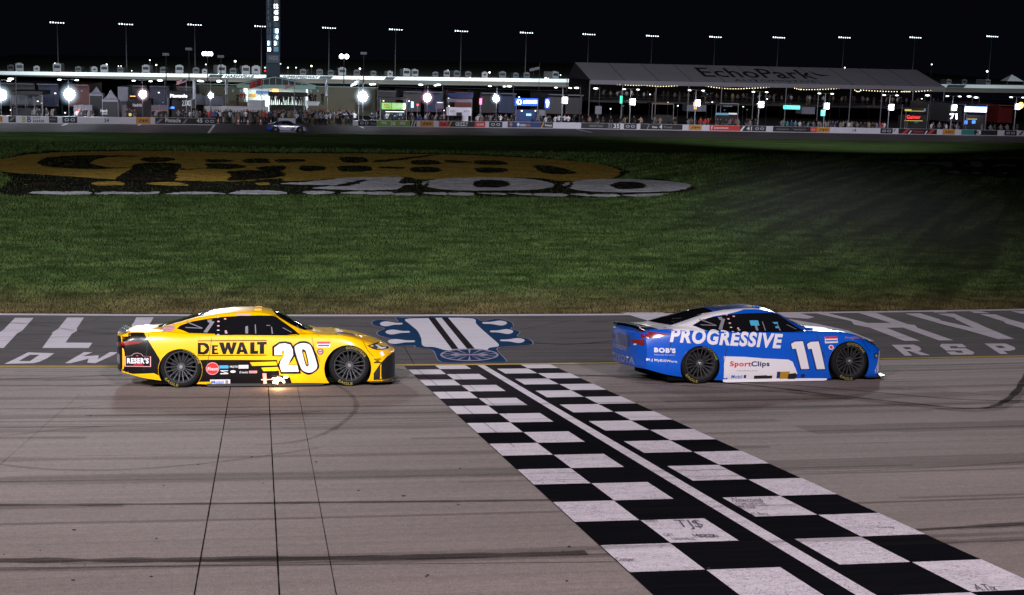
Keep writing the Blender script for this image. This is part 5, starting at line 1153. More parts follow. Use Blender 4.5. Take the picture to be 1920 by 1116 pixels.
for (px, yh, yl, r, kind), nm in zip(LM, NAMES):
    b = at(px-7 if r == 0 else px, 230, 1.6); root = empty('light_mast', (b.x, b.y, ZP), 'tall pit light mast '+nm, 'light mast', 'light masts along pit road')
    inv = Matrix.Translation(-root.location)
    def put(o): o.matrix_parent_inverse = inv; return o
    t_ = at(px, yh, 1.6); zt_ = t_.z
    mb = MB(); mb.bar((b.x, b.y, ZP), (b.x, b.y, zt_), .09, 6, .05); put(mb.build('pole', 'dark_steel' if r else 'steel', root))
    mb = MB(); mb.bar((b.x-1.1, b.y, zt_), (b.x+1.1, b.y, zt_), .03); put(mb.build('crossarm', 'dark_steel', root))
    for s_ in (-1, 1):
        mb = MB(); mb.ball((b.x+s_*1.0, b.y-.1, zt_-.06), .24, .3, .08); put(mb.build('lamp_head', 'glow_head', root))
    c = at(px, yl, 1.2)
    if r:
        R_ = r*.046; mb = MB(); mb.ball(c, R_, R_*.6, R_*1.1, 20, 14); put(mb.build('lamp_core', 'glow_white' if kind == 'w' else 'glow_pink', root))
        mb = MB(); mb.ball((0, 0, 0), 1, 1, 1, 32, 20); gb = mb.build('lamp_halo', 'halo_white' if kind == 'w' else 'halo_pink', root, True); gb.location = c-root.location; gb.scale = (R_*2.6, R_*2.0, R_*2.8)  # glow shell added round the core, not a part of the lamp
    else:
        mb = MB(); w_, h_ = .30, .42; mb.box(c.x-w_, c.y-.1, c.z-h_, c.x+w_, c.y+.1, c.z+h_); mb2 = MB(); mb2.box(c.x-w_-.2, c.y+.11, c.z-h_-.1, c.x+w_+.03, c.y+.2, c.z+h_)
        put(mb.build('lit_panel', 'glow_soft' , root)); put(mb2.build('panel_housing', 'steel', root))
        l = bpy.data.lights.new('pit_lamp', 'POINT'); l.energy = 130; l.shadow_soft_size = .3; lo = bpy.data.objects.new('pit_lamp', l); COL.objects.link(lo); lo.location = (c.x, c.y-1, c.z)
        if px == 1551: c2 = at(1543, 212, 1.2); mb = MB(); mb.box(c2.x-w_, c2.y-.1, c2.z-h_, c2.x+w_, c2.y+.1, c2.z+h_); put(mb.build('lit_panel', 'glow_teal', root))
        if kind == 'r': mb = MB(); mb.ball((c.x+.3, c.y-.2, c.z+.2), .5, .15, .5, 16, 10); put(mb.build('round_lamp', 'glow_orange', root))
# single hanging lamps between the masts
for px, py in ((20, 148), (300, 151), (375, 152), (411, 152), (700, 158), (789, 159), (822, 159), (955, 162), (1081, 165), (1117, 166), (1739, 179), (1817, 181), (1830, 183)):
    p = at(px, py, 9); root = empty('street_lamp', (p.x, p.y, gz(9)), 'slim dark lamp post with one small downcast head '+zone(px), 'street lamp', 'paddock lamp posts'); inv = Matrix.Translation(-root.location)
    mb = MB(); mb.bar((p.x+.6, p.y, gz(9)), (p.x+.6, p.y, p.z+.15), .06); mb.bar((p.x+.6, p.y, p.z+.15), (p.x, p.y, p.z+.12), .04); mb.build('pole', 'dark_steel', root).matrix_parent_inverse = inv
    mb = MB(); mb.ball(p, .36, .3, .12); mb.build('lamp_head', 'glow_head', root).matrix_parent_inverse = inv

# hospitality tent ----------------------------------------------------------
OT = 40.
tr_ = empty('hospitality_tent', Vector((at(1420, 180, OT).x, at(1420, 180, OT).y, gz(OT))), 'long grey-roofed hospitality tent on a raised deck with string lights', 'tent'); tinv = Matrix.Translation(-tr_.location)
def T(o): o.parent = tr_; o.matrix_parent_inverse = tinv; return o
def RP(px, py, o_): return at(px, py, o_)
eL, eR = RP(1107, 150, OT), RP(1772, 163, OT); rL, rR = RP(1078, 117, OT+9), RP(1718, 131, OT+9)
bL, bR = eL+Vector((0, 18, 0)), eR+Vector((0, 18, 0))
mb = MB(); mb.add([eL, eR, rR, rL, bL, bR], [(0, 1, 2, 3), (3, 2, 5, 4)]); T(mb.build('roof', 'tent_roof'))
mb = MB(); mb.add([eL, rL, bL], [(0, 1, 2)]); mb.add([eR, rR, bR], [(0, 2, 1)]); T(mb.build('gable_end', 'tent_grey'))
v1, v2 = RP(1107, 158, OT-.05), RP(1772, 170, OT-.05)
mb = MB(); mb.prism([eL+Vector((0, -.05, 0)), eR+Vector((0, -.05, 0)), v2, v1], (0, .05, 0)); T(mb.build('valance', 'valance'))
def roofpt(u, w_, d=.03):
    a = eL+(eR-eL)*u; b = rL+(rR-rL)*u; n = (eR-eL).cross(rL-eL).normalized(); n = n if n.z > 0 else -n; return a+(b-a)*w_+n*d
for k in range(1, 11):
    u = k/11; mb = MB(); mb.bar(roofpt(u, 0, .0), roofpt(u, 1, 0), .05, 4); T(mb.build('roof_seam', 'roof_green'))
def rooftext(s_, u0, u1, w0, w1, bold=.0):
    v, f = text2d(s_, bold, 0); mb = MB(); mb.add([roofpt(u0+(u1-u0)*a, w0+(w1-w0)*b) for a, b in v], f); T(mb.build('roof_lettering', 'roof_green'))
rooftext('EchoPark', .322, .648, .30, .84, .012); rooftext('AUTOMOTIVE', .395, .63, .09, .20)
mb = MB(); mb.add([roofpt(a, b) for a, b in ((.648, .80), (.665, .60), (.700, .50), (.668, .48), (.655, .56))], [(0, 4, 1), (4, 3, 1), (3, 2, 1)]); T(mb.build('roof_lettering', 'roof_green'))
for k, px in enumerate((1106, 1168, 1231, 1292, 1354, 1414, 1475, 1536, 1596, 1655, 1713, 1771)):
    a = at(px, 151+.0195*(px-1107), OT-.1); mb = MB(); mb.bar(a, (a.x, a.y, gz(OT)), .08, 6); T(mb.build('post', 'valance'))
    b = a+Vector((0, 18, 0)); mb = MB(); mb.bar(b, (b.x, b.y, gz(OT)), .08, 6); T(mb.build('post', 'valance'))
d0, d1 = at(1107, 188, OT), at(1772, 206, OT)
mb = MB(); mb.prism([(d0.x, d0.y, d0.z), (d1.x, d1.y, d0.z), (d1.x, d1.y, d0.z-.3), (d0.x, d0.y, d0.z-.3)], (0, 18, 0)); T(mb.build('deck', 'dark_steel'))
mb = MB(); mb.prism([(d0.x, d0.y+17.5, d0.z), (d1.x, d1.y+17.5, d0.z), (d1.x, d1.y+17.5, eR.z), (d0.x, d0.y+17.5, eL.z)], (0, .1, 0)); T(mb.build('back_curtain', 'tent_black'))
mb = MB(); 
for z_ in (.5, 1.05): mb.bar((d0.x, d0.y, d0.z+z_), (d1.x, d1.y, d0.z+z_), .03, 4)
T(mb.build('railing', 'dark_steel'))
for (xa, ya, xb, yb, sag) in ((1132, 155, 1203, 160, 3), (1203, 159, 1290, 158, 6), (1308, 158, 1400, 166, 6), (1400, 166, 1458, 162, 1), (1482, 162, 1502, 168, 2), (1502, 168, 1584, 165, 2), (1600, 166, 1614, 170, 6), (1614, 169, 1682, 172, 1), (1690, 172, 1706, 172, 0), (1712, 172, 1756, 168, 1)):
    mb = MB(); n = max(5, int((xb-xa)/5)); 
    for k in range(n+1):
        t = k/n; q = at(xa+(xb-xa)*t, ya+(yb-ya)*t+sag*4*t*(1-t)*.6, OT+1); mb.ball(q, .085, nu=6, nv=4)
    T(mb.build('string_lights', 'glow_warm'))
for k in range(60):
    px = 1115+650*(k+random.random())/60; q = at(px, 180, OT+random.uniform(.6, 4)); s_ = random.choice(['grey', 'tan', 'white', 'dark', 'dark', 'grey'])
    person(Vector((q.x, q.y, d0.z)), s_, f'person in {s_} top on the tent deck', 'guests on the deck of the tent')
for px in (1180, 1330, 1480, 1640):
    q = at(px, 172, OT+4); l = bpy.data.lights.new('tent_lamp', 'POINT'); l.energy = 90; l.color = (1, .85, .65); l.shadow_soft_size = .4; lo = bpy.data.objects.new('tent_lamp', l); COL.objects.link(lo); lo.location = q

# scoring pylon --------------------------------------------------------------
OP = 75.; p0 = at(512, 200, OP); py_ = empty('scoring_pylon', (p0.x, p0.y, gz(OP)), 'tall dark scoring pylon with two columns of lit numbers', 'scoreboard'); pinv = Matrix.Translation(-py_.location)
def PP(o): o.parent = py_; o.matrix_parent_inverse = pinv; return o
mat('pylon_dark', (.05, .09, .13), .6); mat('digit_white', (1, 1, 1), .5, emit=4, ecol=(.85, .95, 1)); mat('digit_panel', (.1, .25, .35), .5, emit=.25, ecol=(.25, .55, .75)); mat('digit_dim', (.2, .25, .3), .5, emit=.07, ecol=(.45, .6, .7)); mat('panel_dim', (.06, .08, .1), .5, emit=.04, ecol=(.35, .5, .7))
a = at(499, -60, OP); b = at(525, 150, OP)
mb = MB(); mb.box(a.x, a.y, gz(OP), b.x, a.y+3.2, a.z); PP(mb.build('tower', 'pylon_dark'))
cells = [(-13, '5', '24', 2, 0), (1, '6', '8', 0, 1), (11.5, '7', '12', 0, 4), (23, '8', '45', 0, 4), (34.5, '9', '20', 0, 4), (46.5, '10', '', 0, 1), (58, '11', '1', 0, 3), (69.5, '12', '4', 0, 3), (81, '1', '3', 2, 3), (92.5, '10', '', 4, 2)]
for y, l_, r_, ml, mr in cells:
    for x0, x1, s_, st in ((501, 508.5, l_, ml), (513, 522, r_, mr)):
        pm, dm = {0: (None, 'digit_dim'), 1: ('panel_dim', 'digit_dim'), 2: ('digit_panel', 'digit_white'), 3: ('digit_panel', 'digit_white'), 4: ('panel_dim', 'digit_white')}[st]
        if pm: mb = MB(); rect(x0, y-4.5, x1, y+4.5, OP-1.1, .1, '', None, mb=mb); PP(mb.build('number_panel', pm))
        if s_: PP(words(s_, x0+(.8 if len(s_) > 1 else 4 if st == 3 and s_ != '3' else 1), y+.5-4.5, x1-(.5 if len(s_) > 1 or st == 3 and s_ != '3' else 4), y+4.3, OP-1.3, 'number', dm, bold=.05 if st >= 3 else .0))
mb = MB(); rect(500, 103, 524, 118, OP-1.1, .1, '', None, mb=mb); PP(mb.build('sign_panel', 'panel_dim')); PP(words('NSS', 504, 105, 521, 113, OP-1.3, 'lettering', 'digit_dim', bold=.05))
mb = MB(); mb.ball(at(526, 120, OP-1.2), .12, nu=6, nv=4); mb.ball(at(497, 127, OP-.2), .15, nu=6, nv=4); PP(mb.build('marker_light', 'glow_sign')); mb = MB(); mb.ball(at(497, 133, OP-.2), .18, nu=6, nv=4); PP(mb.build('marker_light', 'glow_red'))

# winner's circle pavilion behind the crowd -----------------------------------
OB = 30.; q0 = at(520, 200, OB); vb = empty('pavilion', (q0.x, q0.y, ZP), 'beige-walled pavilion with a low teal-trimmed gable and lit interior', 'building'); vinv = Matrix.Translation(-vb.location)
def VB(o): o.parent = vb; o.matrix_parent_inverse = vinv; return o
VB(rect(368, 161, 458, 205, OB, .5, 'wall', 'beige_wall', base=ZP)); VB(rect(578, 164, 706, 212, OB, .5, 'wall', 'beige_wall', base=ZP)); VB(rect(458, 166, 578, 207, OB+6, .5, 'back_wall', 'glow_room', base=ZP))
VB(rect(368, 160.3, 706, 161.8, OB-.3, 1.0, 'roof_edge', 'teal_trim')); VB(flat([(440, 160), (515, 143.5), (595, 162), (595, 166), (440, 164)], OB-.1, 7, 'gable_roof', 'dark_steel'))
def trim(pts, wd): 
    mb = MB(); P = [at(a, b, OB-.4) for a, b in pts]; mb.path(P, wd, 4); return VB(mb.build('truss', 'teal_trim'))
trim([(444, 159), (515, 144.5), (592, 161), (444, 159)], .10)
for xx in (456, 470, 482, 494, 505, 517, 529, 541, 553, 566, 578): trim([(xx, 160.5), (xx, 144.8+abs(xx-517)*.21)], .06)
VB(rect(444, 161, 592, 166, OB-.5, .4, 'beam', 'teal_trim')); VB(rect(457, 166, 464, 188, OB-.3, .4, 'doorway_sign', 'glow_sign')); VB(rect(574, 168, 577, 188, OB-.3, .4, 'lit_post', 'glow_sign'))
VB(rect(480, 170, 505, 176, OB+5, .1, 'menu_board', 'banner_blue')); VB(rect(511, 167, 522, 173, OB+5, .1, 'menu_board', 'glow_orange')); VB(rect(466, 176, 480, 182, OB+5, .1, 'menu_board', 'banner_orange'))
for xx in (437, 451, 583, 596): VB(rect(xx-1.3, 168, xx+1.3, 173, OB-.1, .1, 'window', 'digit_panel'))
for xx in (485, 492, 499, 530, 538, 546): VB(rect(xx-1.5, 180, xx+1.5, 182.4, OB+4, .1, 'ceiling_lamp', 'glow_sign'))
l = bpy.data.lights.new('room_lamp', 'AREA'); l.shape = 'RECTANGLE'; l.size = 7; l.size_y = 3; l.energy = 500; l.color = (.8, 1, .92); lo = bpy.data.objects.new('room_lamp', l); COL.objects.link(lo); c = at(518, 168, OB+3); lo.location = c
o = rect(366, 179, 423, 197, 16, 2.4, 'body', 'trailer', base=None); t0_ = empty('box_trailer', (at(395, 197, 16).x, at(395, 197, 16).y, ZP), 'pale grey box trailer parked before the pavilion wall', 'trailer'); 
for q in (o, rect(372, 197, 380, 201, 16.2, .8, 'wheel', 'tyre_rubber', base=ZP), rect(408, 197, 416, 201, 16.2, .8, 'wheel', 'tyre_rubber', base=ZP), rect(419, 183, 421, 188, 15.9, .08, 'window', 'window_glass'), rect(366, 177, 377, 179, 16.4, 1.4, 'air_unit', 'trailer')): q.parent = t0_; q.matrix_parent_inverse = Matrix.Translation(-t0_.location)
tag(rect(424, 192, 464, 206, 13, 1.5, 'brick_planter', 'brick', base=ZP), 'low brown brick planter left of the pale podium front', 'planter')
tag(rect(383, 199.5, 503, 207, 8, .4, 'low_wall', 'wall_white', base=ZP), 'low pale wall running behind the crowd', 'wall')
tag(rect(465, 188, 497, 199, 10, .4, 'podium_front', 'wall_white', base=ZP), 'pale podium front left of the black stage canopy', 'podium')
tag(flat([(574, 190), (600, 191), (597, 198), (577, 198)], 10, .4, 'podium_front', 'wall_white'), 'pale podium front right of the black stage canopy', 'podium')
st = empty('stage', (at(538, 205, 9).x, at(538, 205, 9).y, ZP), 'black flat-roofed stage with two thick posts full of people', 'stage'); sinv = Matrix.Translation(-st.location)
for q in (rect(503, 174.5, 577, 181, 8.5, 4, 'roof', 'tent_black'), rect(506.5, 181, 509, 214, 8.5, .3, 'post', 'steel', base=ZP), rect(569, 181, 572, 216, 8.5, .3, 'post', 'steel', base=ZP), rect(505, 199.5, 574, 204, 8.5, 4.5, 'platform', 'tent_black', base=ZP)): q.parent = st; q.matrix_parent_inverse = sinv
zst = at(538, 199.5, 8.5).z
for k in range(16): px = 509+62*(k+random.random())/16; q = at(px, 195, 9+random.uniform(0, 3)); s_ = random.choice(mixs); person(Vector((q.x, q.y, zst)), s_, f'person in {s_} top on the stage', 'people on the stage')
for k in range(9): px = random.choice([random.uniform(440, 464), random.uniform(572, 605)]); q = at(px, 195, 12.6); s_ = random.choice(mixs); person(Vector((q.x, q.y, at(px, 193, 12.6).z-.3)), s_, f'person in {s_} top on the pavilion terrace', 'people on the terrace')
for px, yy, lb in ((489, 233.3, 'left of the parked race car'), (465, 233.5, 'third from the left along the crowd'), (447, 232.8, 'second from the left along the crowd'), (409, 232.3, 'next to the left pit wall'), (508, 233.4, 'behind the tail of the far race car')):
    p = PZ(px, yy, ZP); c = empty('traffic_cone', p, 'small orange and white cone '+lb, 'cone', 'traffic cones before the crowd')
    mb = MB(); mb.bar((0, 0, .04), (0, 0, .30), .15, 10, .10); mb.bar((0, 0, .55), (0, 0, .75), .06, 10, .035); mb.build('cone', 'banner_red', c); mb = MB(); mb.bar((0, 0, .30), (0, 0, .55), .10, 10, .06); mb.build('reflective_band', 'letter_white', c); mb = MB(); mb.box(-.2, -.2, 0, .2, .2, .04); mb.build('base', 'letter_white', c)
tag(rect(522, 222, 554, 231, -1.0, .5, 'barrier', 'wall_white', base=ZP), 'white and orange barrier behind the parked race car', 'barrier')
# flags ----------------------------------------------------------------------
mat('flag_red', (.38, .02, .025), .8); mat('flag_white', (.50, .52, .60), .8); mat('flag_navy', (.02, .03, .10), .8)
def flag(x, yt, yb, kind, px0, px1, y0, y1, label, off=4., droop=6):
    b = at(x, yb, off); root = empty('flag', (b.x, b.y, ZP), label, 'flag'); inv = Matrix.Translation(-root.location)
    t = at(x, yt, off); mb = MB(); mb.bar((t.x, t.y, ZP), (t.x, t.y, t.z), .04, 5); mb.build('flagpole', 'steel', root).matrix_parent_inverse = inv
    def C(u, w_, d=0):     # u along the fly, w down the hoist
        X = x+(px0-x if abs(px0-x) > abs(px1-x) else px1-x)*u; Y = y0+(y1-y0-droop)*w_+droop*u*(1 if droop > 0 else 1)
        p = at(X, Y, off+.12*math.sin(u*7)); p.y += d; return p
    def patch(name, u0, u1, w0, w1, m_, d=0, n=8):
        mb = MB(); V = [C(u0+(u1-u0)*k/n, w_, d) for k in range(n+1) for w_ in (w0, w1)]; mb.add(V, [(2*k, 2*k+2, 2*k+3, 2*k+1) for k in range(n)]); mb.build(name, m_, root, True).matrix_parent_inverse = inv
    if kind == 'us':
        for k in range(9): patch('stripe', 0, 1, k/9, (k+1)/9, 'flag_red' if k % 2 == 0 else 'flag_white')
        patch('canton', 0, .42, 0, .5, 'flag_navy', -.02)
    elif kind == 'tn':
        patch('cloth', 0, 1, 0, 1, 'flag_red'); patch('fly_stripe', .94, 1, 0, 1, 'flag_navy', -.02)
        for m_, r, d in (('flag_white', .22, -.03), ('flag_navy', .19, -.05)):
            mb = MB(); c = C(.5, .5, d); R_ = (C(.5, 0)-C(.5, 1)).length*r*1.2; mb.add([c+Vector((R_*math.cos(k*math.pi/8), 0, R_*math.sin(k*math.pi/8))) for k in range(16)], [tuple(range(16))]); mb.build('emblem', m_, root).matrix_parent_inverse = inv
        mb = MB()
        for k in range(3): a = k*2.1+.5; e = c+Vector((R_*.45*math.cos(a), -.03, R_*.45*math.sin(a))); mb.add([e+Vector((R_*.3*(1 if j % 2 == 0 else .4)*math.cos(j*math.pi/5), 0, R_*.3*(1 if j % 2 == 0 else .4)*math.sin(j*math.pi/5))) for j in range(10)], [tuple(range(10))])
        mb.build('star', 'flag_white', root).matrix_parent_inverse = inv
    else: patch('cloth', 0, 1, 0, 1, 'flag_white')
flag(349, 145, 215, 'us', 331, 349, 147, 160, 'striped flag flying left above the Pinnacle stand')
flag(491, 146, 205, 'tn', 468, 491, 148, 167, 'red flag with round blue three-star emblem above the crowd', droop=7)
flag(552, 151, 205, 'us', 534, 552, 153, 168, 'striped flag above the black stage', droop=7)
for x_, y0_, y1_, lb in ((366, 146, 188, 'narrow white banner flag right of the Pinnacle stand'), (427, 146, 178, 'narrow white banner flag at the left part of the pavilion'), (614, 147, 182, 'narrow white banner flag at the right part of the pavilion')): flag(x_, y0_-2, 205, 'w', x_-5, x_, y0_, y1_, lb, droop=4)
flag(673, 148, 210, 'w', 657, 673, 150, 164, 'crumpled white flag beside the bright lamp right of the crowd', droop=8)
flag(1012, 118, 150, 'w', 993, 1012, 125, 134, 'faint pale flag on a pole left of the long tent', 60, 4)

# tents, pit boxes, lit signs ---------------------------------------------------
def canopy(x0, x1, ye, yp, yb, off, mroof, mwall, label, name='canopy_tent', txt=None):
    a, b = at(x0, ye, off), at(x1, ye, off); w_ = b.x-a.x; z1 = (a.z+b.z)/2; zp = at((x0+x1)/2, yp, off+w_/2).z; root = empty(name, ((a.x+b.x)/2, a.y, ZP), label, 'tent'); inv = Matrix.Translation(-root.location)
    mb = MB(); c = ((a.x+b.x)/2, a.y+w_/2, zp); P = [(a.x-.1, a.y-.1, z1), (b.x+.1, a.y-.1, z1), (b.x+.1, a.y+w_, z1), (a.x-.1, a.y+w_, z1)]
    n = 8
    for i in range(4):
        p, q = Vector(P[i]), Vector(P[(i+1) % 4]); prev = (p, q)
        for k in range(1, n+1):
            t = k/n; h = t**1.7; f = lambda s_: Vector((s_.x+(c[0]-s_.x)*t, s_.y+(c[1]-s_.y)*t, z1+(zp-z1)*h)); cur_ = (f(p), f(q))
            mb.add([prev[0], prev[1], cur_[1], cur_[0]] if k < n else [prev[0], prev[1], cur_[0]], [(0, 1, 2, 3) if k < n else (0, 1, 2)]); prev = cur_
    mb.build('roof', mroof, root).matrix_parent_inverse = inv
    if mwall:
        mb = MB(); mb.box(a.x, a.y, ZP, b.x, a.y+w_-.2, z1); mb.build('wall', mwall, root).matrix_parent_inverse = inv
    for X, Y in ((a.x, a.y-.05), (b.x, a.y-.05), (a.x, a.y+w_-.1), (b.x, a.y+w_-.1)): mb = MB(); mb.bar((X, Y, ZP), (X, Y, z1), .04, 5); mb.build('post', 'steel', root).matrix_parent_inverse = inv
    mb = MB(); mb.box(a.x, a.y-.12, z1-.25, b.x, a.y-.07, z1); mb.build('valance', mroof, root).matrix_parent_inverse = inv
    if txt:
        for s_, tx0, ty0, tx1, ty1 in txt: words(s_, tx0, ty0, tx1, ty1, off-.12, 'lettering', 'letter_white', root).matrix_parent_inverse = inv
    return root
canopy(192, 222, 187, 168, 219, 4, 'tent_grey', 'tent_black', 'black-walled tent with grey peaked roof and Hendrick lettering', txt=[('Hendrick', 188.5, 204.5, 209, 211), ('MOTORSPORTS', 191, 212.5, 207, 215)])
canopy(168, 193, 176, 162, 215, 9, 'tent_grey', 'tent_black', 'grey peaked canopy left of the Hendrick tent')
canopy(24, 48, 177, 172, 220, 12, 'tent_grey', None, 'low grey canopy under the dark stand at far left'); canopy(64, 78, 177, 171, 220, 14, 'tent_grey', None, 'small pale canopy left of the first bright lamp')
def thing_rects(name, label, cat, parts, group=None):
    f0 = parts[0]; x, o0 = ((f0[2]+f0[4])/2, f0[6]) if f0[0] == 'R' else ((f0[3]+f0[5])/2, f0[7]); p = at(x, 225, o0); root = empty(name, (p.x, p.y, ZP), label, cat, group); inv = Matrix.Translation(-root.location)
    for q in parts:
        if q[0] == 'T': o = words(*q[2:])
        else: o = rect(*q[2:8], q[1], q[8], base=(q[9] if len(q) > 9 else None))
        o.parent = root; o.matrix_parent_inverse = inv; 
        if q[0] == 'T': o.name = 'lettering'
    return root
RC = lambda nm, x0, y0, x1, y1, off, dep, m, *b: ('R', nm, x0, y0, x1, y1, off, dep, m, *b)
TX = lambda s_, x0, y0, x1, y1, off, m, bold=.02: ('T', '', s_, x0, y0, x1, y1, off, 'lettering', m, None, bold)
thing_rects('box_truck', 'tall pale box truck right of the Hendrick tent', 'truck', [RC('cargo_box', 221, 163, 240, 190, 12, 6, 'trailer'), RC('cab', 222, 190, 239, 215, 11.6, 2.5, 'dark_steel'), RC('wheel', 223, 210, 227, 219, 11.5, .5, 'tyre_rubber', ZP), RC('wheel', 234, 210, 238, 219, 11.5, .5, 'tyre_rubber', ZP)])
thing_rects('canvas_shelter', 'wide dark grey shelter at far left of pit road', 'shelter', [RC('roof', 16, 171, 80, 178, 10, 6, 'tent_black'), RC('back_wall', 22, 178, 80, 196, 15, .2, 'tent_grey'), RC('post', 20, 178, 21, 218, 10, .1, 'steel', ZP), RC('post', 79, 178, 80, 218, 10, .1, 'steel', ZP), RC('counter', 25, 203, 78, 218, 10.5, 1, 'tent_black', ZP)])
thing_rects('partition_screen', 'pale grey screen behind people, left of the Hendrick tent', 'screen', [RC('panel', 138, 197, 173, 216, 7, .2, 'tent_grey', ZP), RC('frame', 153, 196, 154, 217, 6.8, .1, 'steel', ZP)])
thing_rects('partition_screen', 'pale grey screen behind people, left of the Pinnacle stand', 'screen', [RC('panel', 284, 197, 314, 217, 7, .2, 'tent_grey', ZP), RC('frame', 298, 196, 299, 217, 6.8, .1, 'steel', ZP)])
thing_rects('display_tent', 'black tent wall with white Hendrick script right of the box truck', 'tent', [RC('wall', 240, 186, 284, 218, 8, 3, 'tent_black', ZP), RC('panel', 228, 197, 237, 218, 7.5, .2, 'tent_grey', ZP), TX('Hendrick', 249, 194, 266, 200, 7.8, LW), RC('light_strip', 244, 180, 254, 181.2, 7.5, .1, 'glow_orange')])
thing_rects('pit_stand', 'black pit stand with Pinnacle sign and white emblem', 'pit stand', [RC('canopy', 313, 171, 358, 176, 3, 3, 'tent_black'), RC('sign_board', 314, 176, 359, 184, 2.9, .2, 'tent_black'), TX('Pinnacle', 319, 176.5, 351, 183, 2.7, 'glow_sign', .04), RC('post', 314, 184, 315.5, 222, 3, .15, 'steel', ZP), RC('post', 358, 184, 359.5, 222, 3, .15, 'steel', ZP), RC('cabinet', 322, 186, 356, 224, 4, 1.5, 'tent_black', ZP), TX('23XI', 341, 188, 357, 199, 3.8, LW, .03), RC('screen', 320, 200, 327, 204, 3.9, .05, 'glow_blue')])
thing_rects('pit_stand', 'pit stand with two wide green screens above a black cart', 'pit stand', [RC('screen', 716, 193, 733.5, 205, 4, .3, 'screen_green'), RC('screen', 734.5, 193.5, 759.5, 205.5, 4, .3, 'screen_green'), RC('canopy', 712, 183, 764, 187, 4, 2.5, 'tent_black'), RC('post', 713, 187, 714, 226, 4, .1, 'steel', ZP), RC('post', 762, 187, 763, 226, 4, .1, 'steel', ZP), RC('cart', 716, 208, 762, 226, 4.3, 1.6, 'tent_black', ZP), RC('monitor', 724, 214, 729, 218, 4.1, .1, 'glow_sign'), RC('monitor', 736, 216, 743, 219, 4.1, .1, 'digit_panel'), RC('monitor', 748, 213, 754, 217, 4.1, .1, 'digit_panel'), TX('TOOL', 720, 195, 731, 203, 3.8, 'banner_red'), TX('FRONTROW', 737, 196, 754, 203, 3.8, LW), RC('light_bar', 756, 194, 760, 205, 3.7, .1, 'glow_sign'), RC('trim', 723, 209.2, 758, 210.2, 4.2, .1, 'glow_sign')])
thing_rects('pit_cart', 'white pit cart under blue and grey awnings', 'pit cart', [RC('cart_body', 839, 202, 884, 217, 4, 1.6, 'wall_white'), RC('opening', 856, 211, 866, 218, 3.85, .1, 'tent_black'), RC('drawer', 868, 217, 878, 226, 4, 1.4, 'wall_white', ZP), RC('awning', 843, 175, 887, 183, 3.5, 2.5, 'cloth_blue'), RC('awning', 841, 186, 885, 192, 3.3, 2.5, 'tent_grey'), RC('post', 840, 186, 841, 228, 3.3, .1, 'steel', ZP), RC('post', 884, 186, 885, 228, 3.3, .1, 'steel', ZP), TX('SMITH', 844, 207, 853, 211, 3.8, LD, .0), TX('SMITH', 869, 207, 880, 211, 3.8, LD, .0), RC('wheel', 846, 218, 851, 226, 4, .3, 'tyre_rubber', ZP)])
thing_rects('equipment_box', 'grey framed box right of the pink lamp', 'box', [RC('panel', 817, 190, 832, 204, 6, .5, 'tent_grey'), RC('leg', 818, 204, 819, 226, 6, .1, 'steel', ZP), RC('leg', 831, 204, 832, 226, 6, .1, 'steel', ZP), RC('tape', 820, 192, 830, 193, 5.9, .05, 'glow_sign')])
thing_rects('lit_sign', 'blue lit sign with round emblem and white words above a blue pit cart', 'sign', [RC('screen', 966, 184.5, 1009, 198.5, 4, .3, 'screen_blue'), TX('AUTO PARTS', 981, 188, 1007, 194.5, 3.8, 'digit_white', .03), RC('cart', 968, 206, 1006, 226, 4.3, 1.6, 'banner_blue', ZP), RC('post', 967, 198, 968, 226, 4, .1, 'steel', ZP), RC('post', 1007, 198, 1008, 226, 4, .1, 'steel', ZP), RC('monitor', 987, 213.5, 996, 217, 4.1, .1, 'glow_cyan'), RC('lamp', 977, 207, 980, 209, 4.1, .1, 'glow_warm'), RC('lamp', 1003, 207, 1005, 209, 4.1, .1, 'glow_warm')])
sgn = bpy.data.objects[-1] if False else None
mb = MB(); c = at(973.5, 191.5, 3.8); mb.add([c+Vector((.35*math.cos(k*math.pi/10), 0, .35*math.sin(k*math.pi/10))) for k in range(20)], [tuple(range(20))]); lit = [o_ for o_ in COL.objects if o_.name.startswith('lit_sign')][0]; q = mb.build('round_emblem', 'digit_white', lit); q.matrix_parent_inverse = Matrix.Translation(-lit.location)
mb = MB(); mb.add([c+Vector((.2*math.cos(k*math.pi/3), -.03, .2*math.sin(k*math.pi/3))) for k in range(6)], [tuple(range(6))]); q = mb.build('round_emblem', 'banner_blue', lit); q.matrix_parent_inverse = Matrix.Translation(-lit.location)
def sign(label, parts, off=3.5, name='lit_sign'):
    x = parts[0][2] if parts[0][0] == 'R' else parts[0][3]; yb = max((q[5] if q[0] == 'R' else q[6]) for q in parts)
    return thing_rects(name, label, 'sign', parts+[RC('post', x+1, yb, x+1.8, 228, off+.1, .08, 'steel', ZP)])
sign('slanted pale blue light tube right of the green screens', [RC('tube', 771, 191, 775.5, 202, 4, .2, 'glow_cyan')]); sign('small red round light above the wall left of the pink lamp', [RC('lamp', 781, 195, 785, 198, 4, .2, 'glow_red')])
sign('upright rose-red light tube left of the second lamp from the blue sign', [RC('tube', 899, 184.5, 903.5, 196, 4, .2, 'glow_rose')]); sign('blue neon sign showing a white 9', [RC('back_plate', 1022, 185, 1031, 203, 4, .2, 'screen_blue'), TX('9', 1023.5, 187, 1029.5, 202, 3.8, 'digit_white', .06)])
sign('upright green light tube under the left part of the tent', [RC('tube', 1163, 180, 1167, 194, 4, .2, 'glow_green')]); sign('orange flame-shaped light beside a lit panel', [RC('lamp', 1301, 192, 1305, 199, 4, .2, 'glow_orange'), RC('lamp', 1302, 198, 1306, 205, 4, .2, 'glow_orange')])
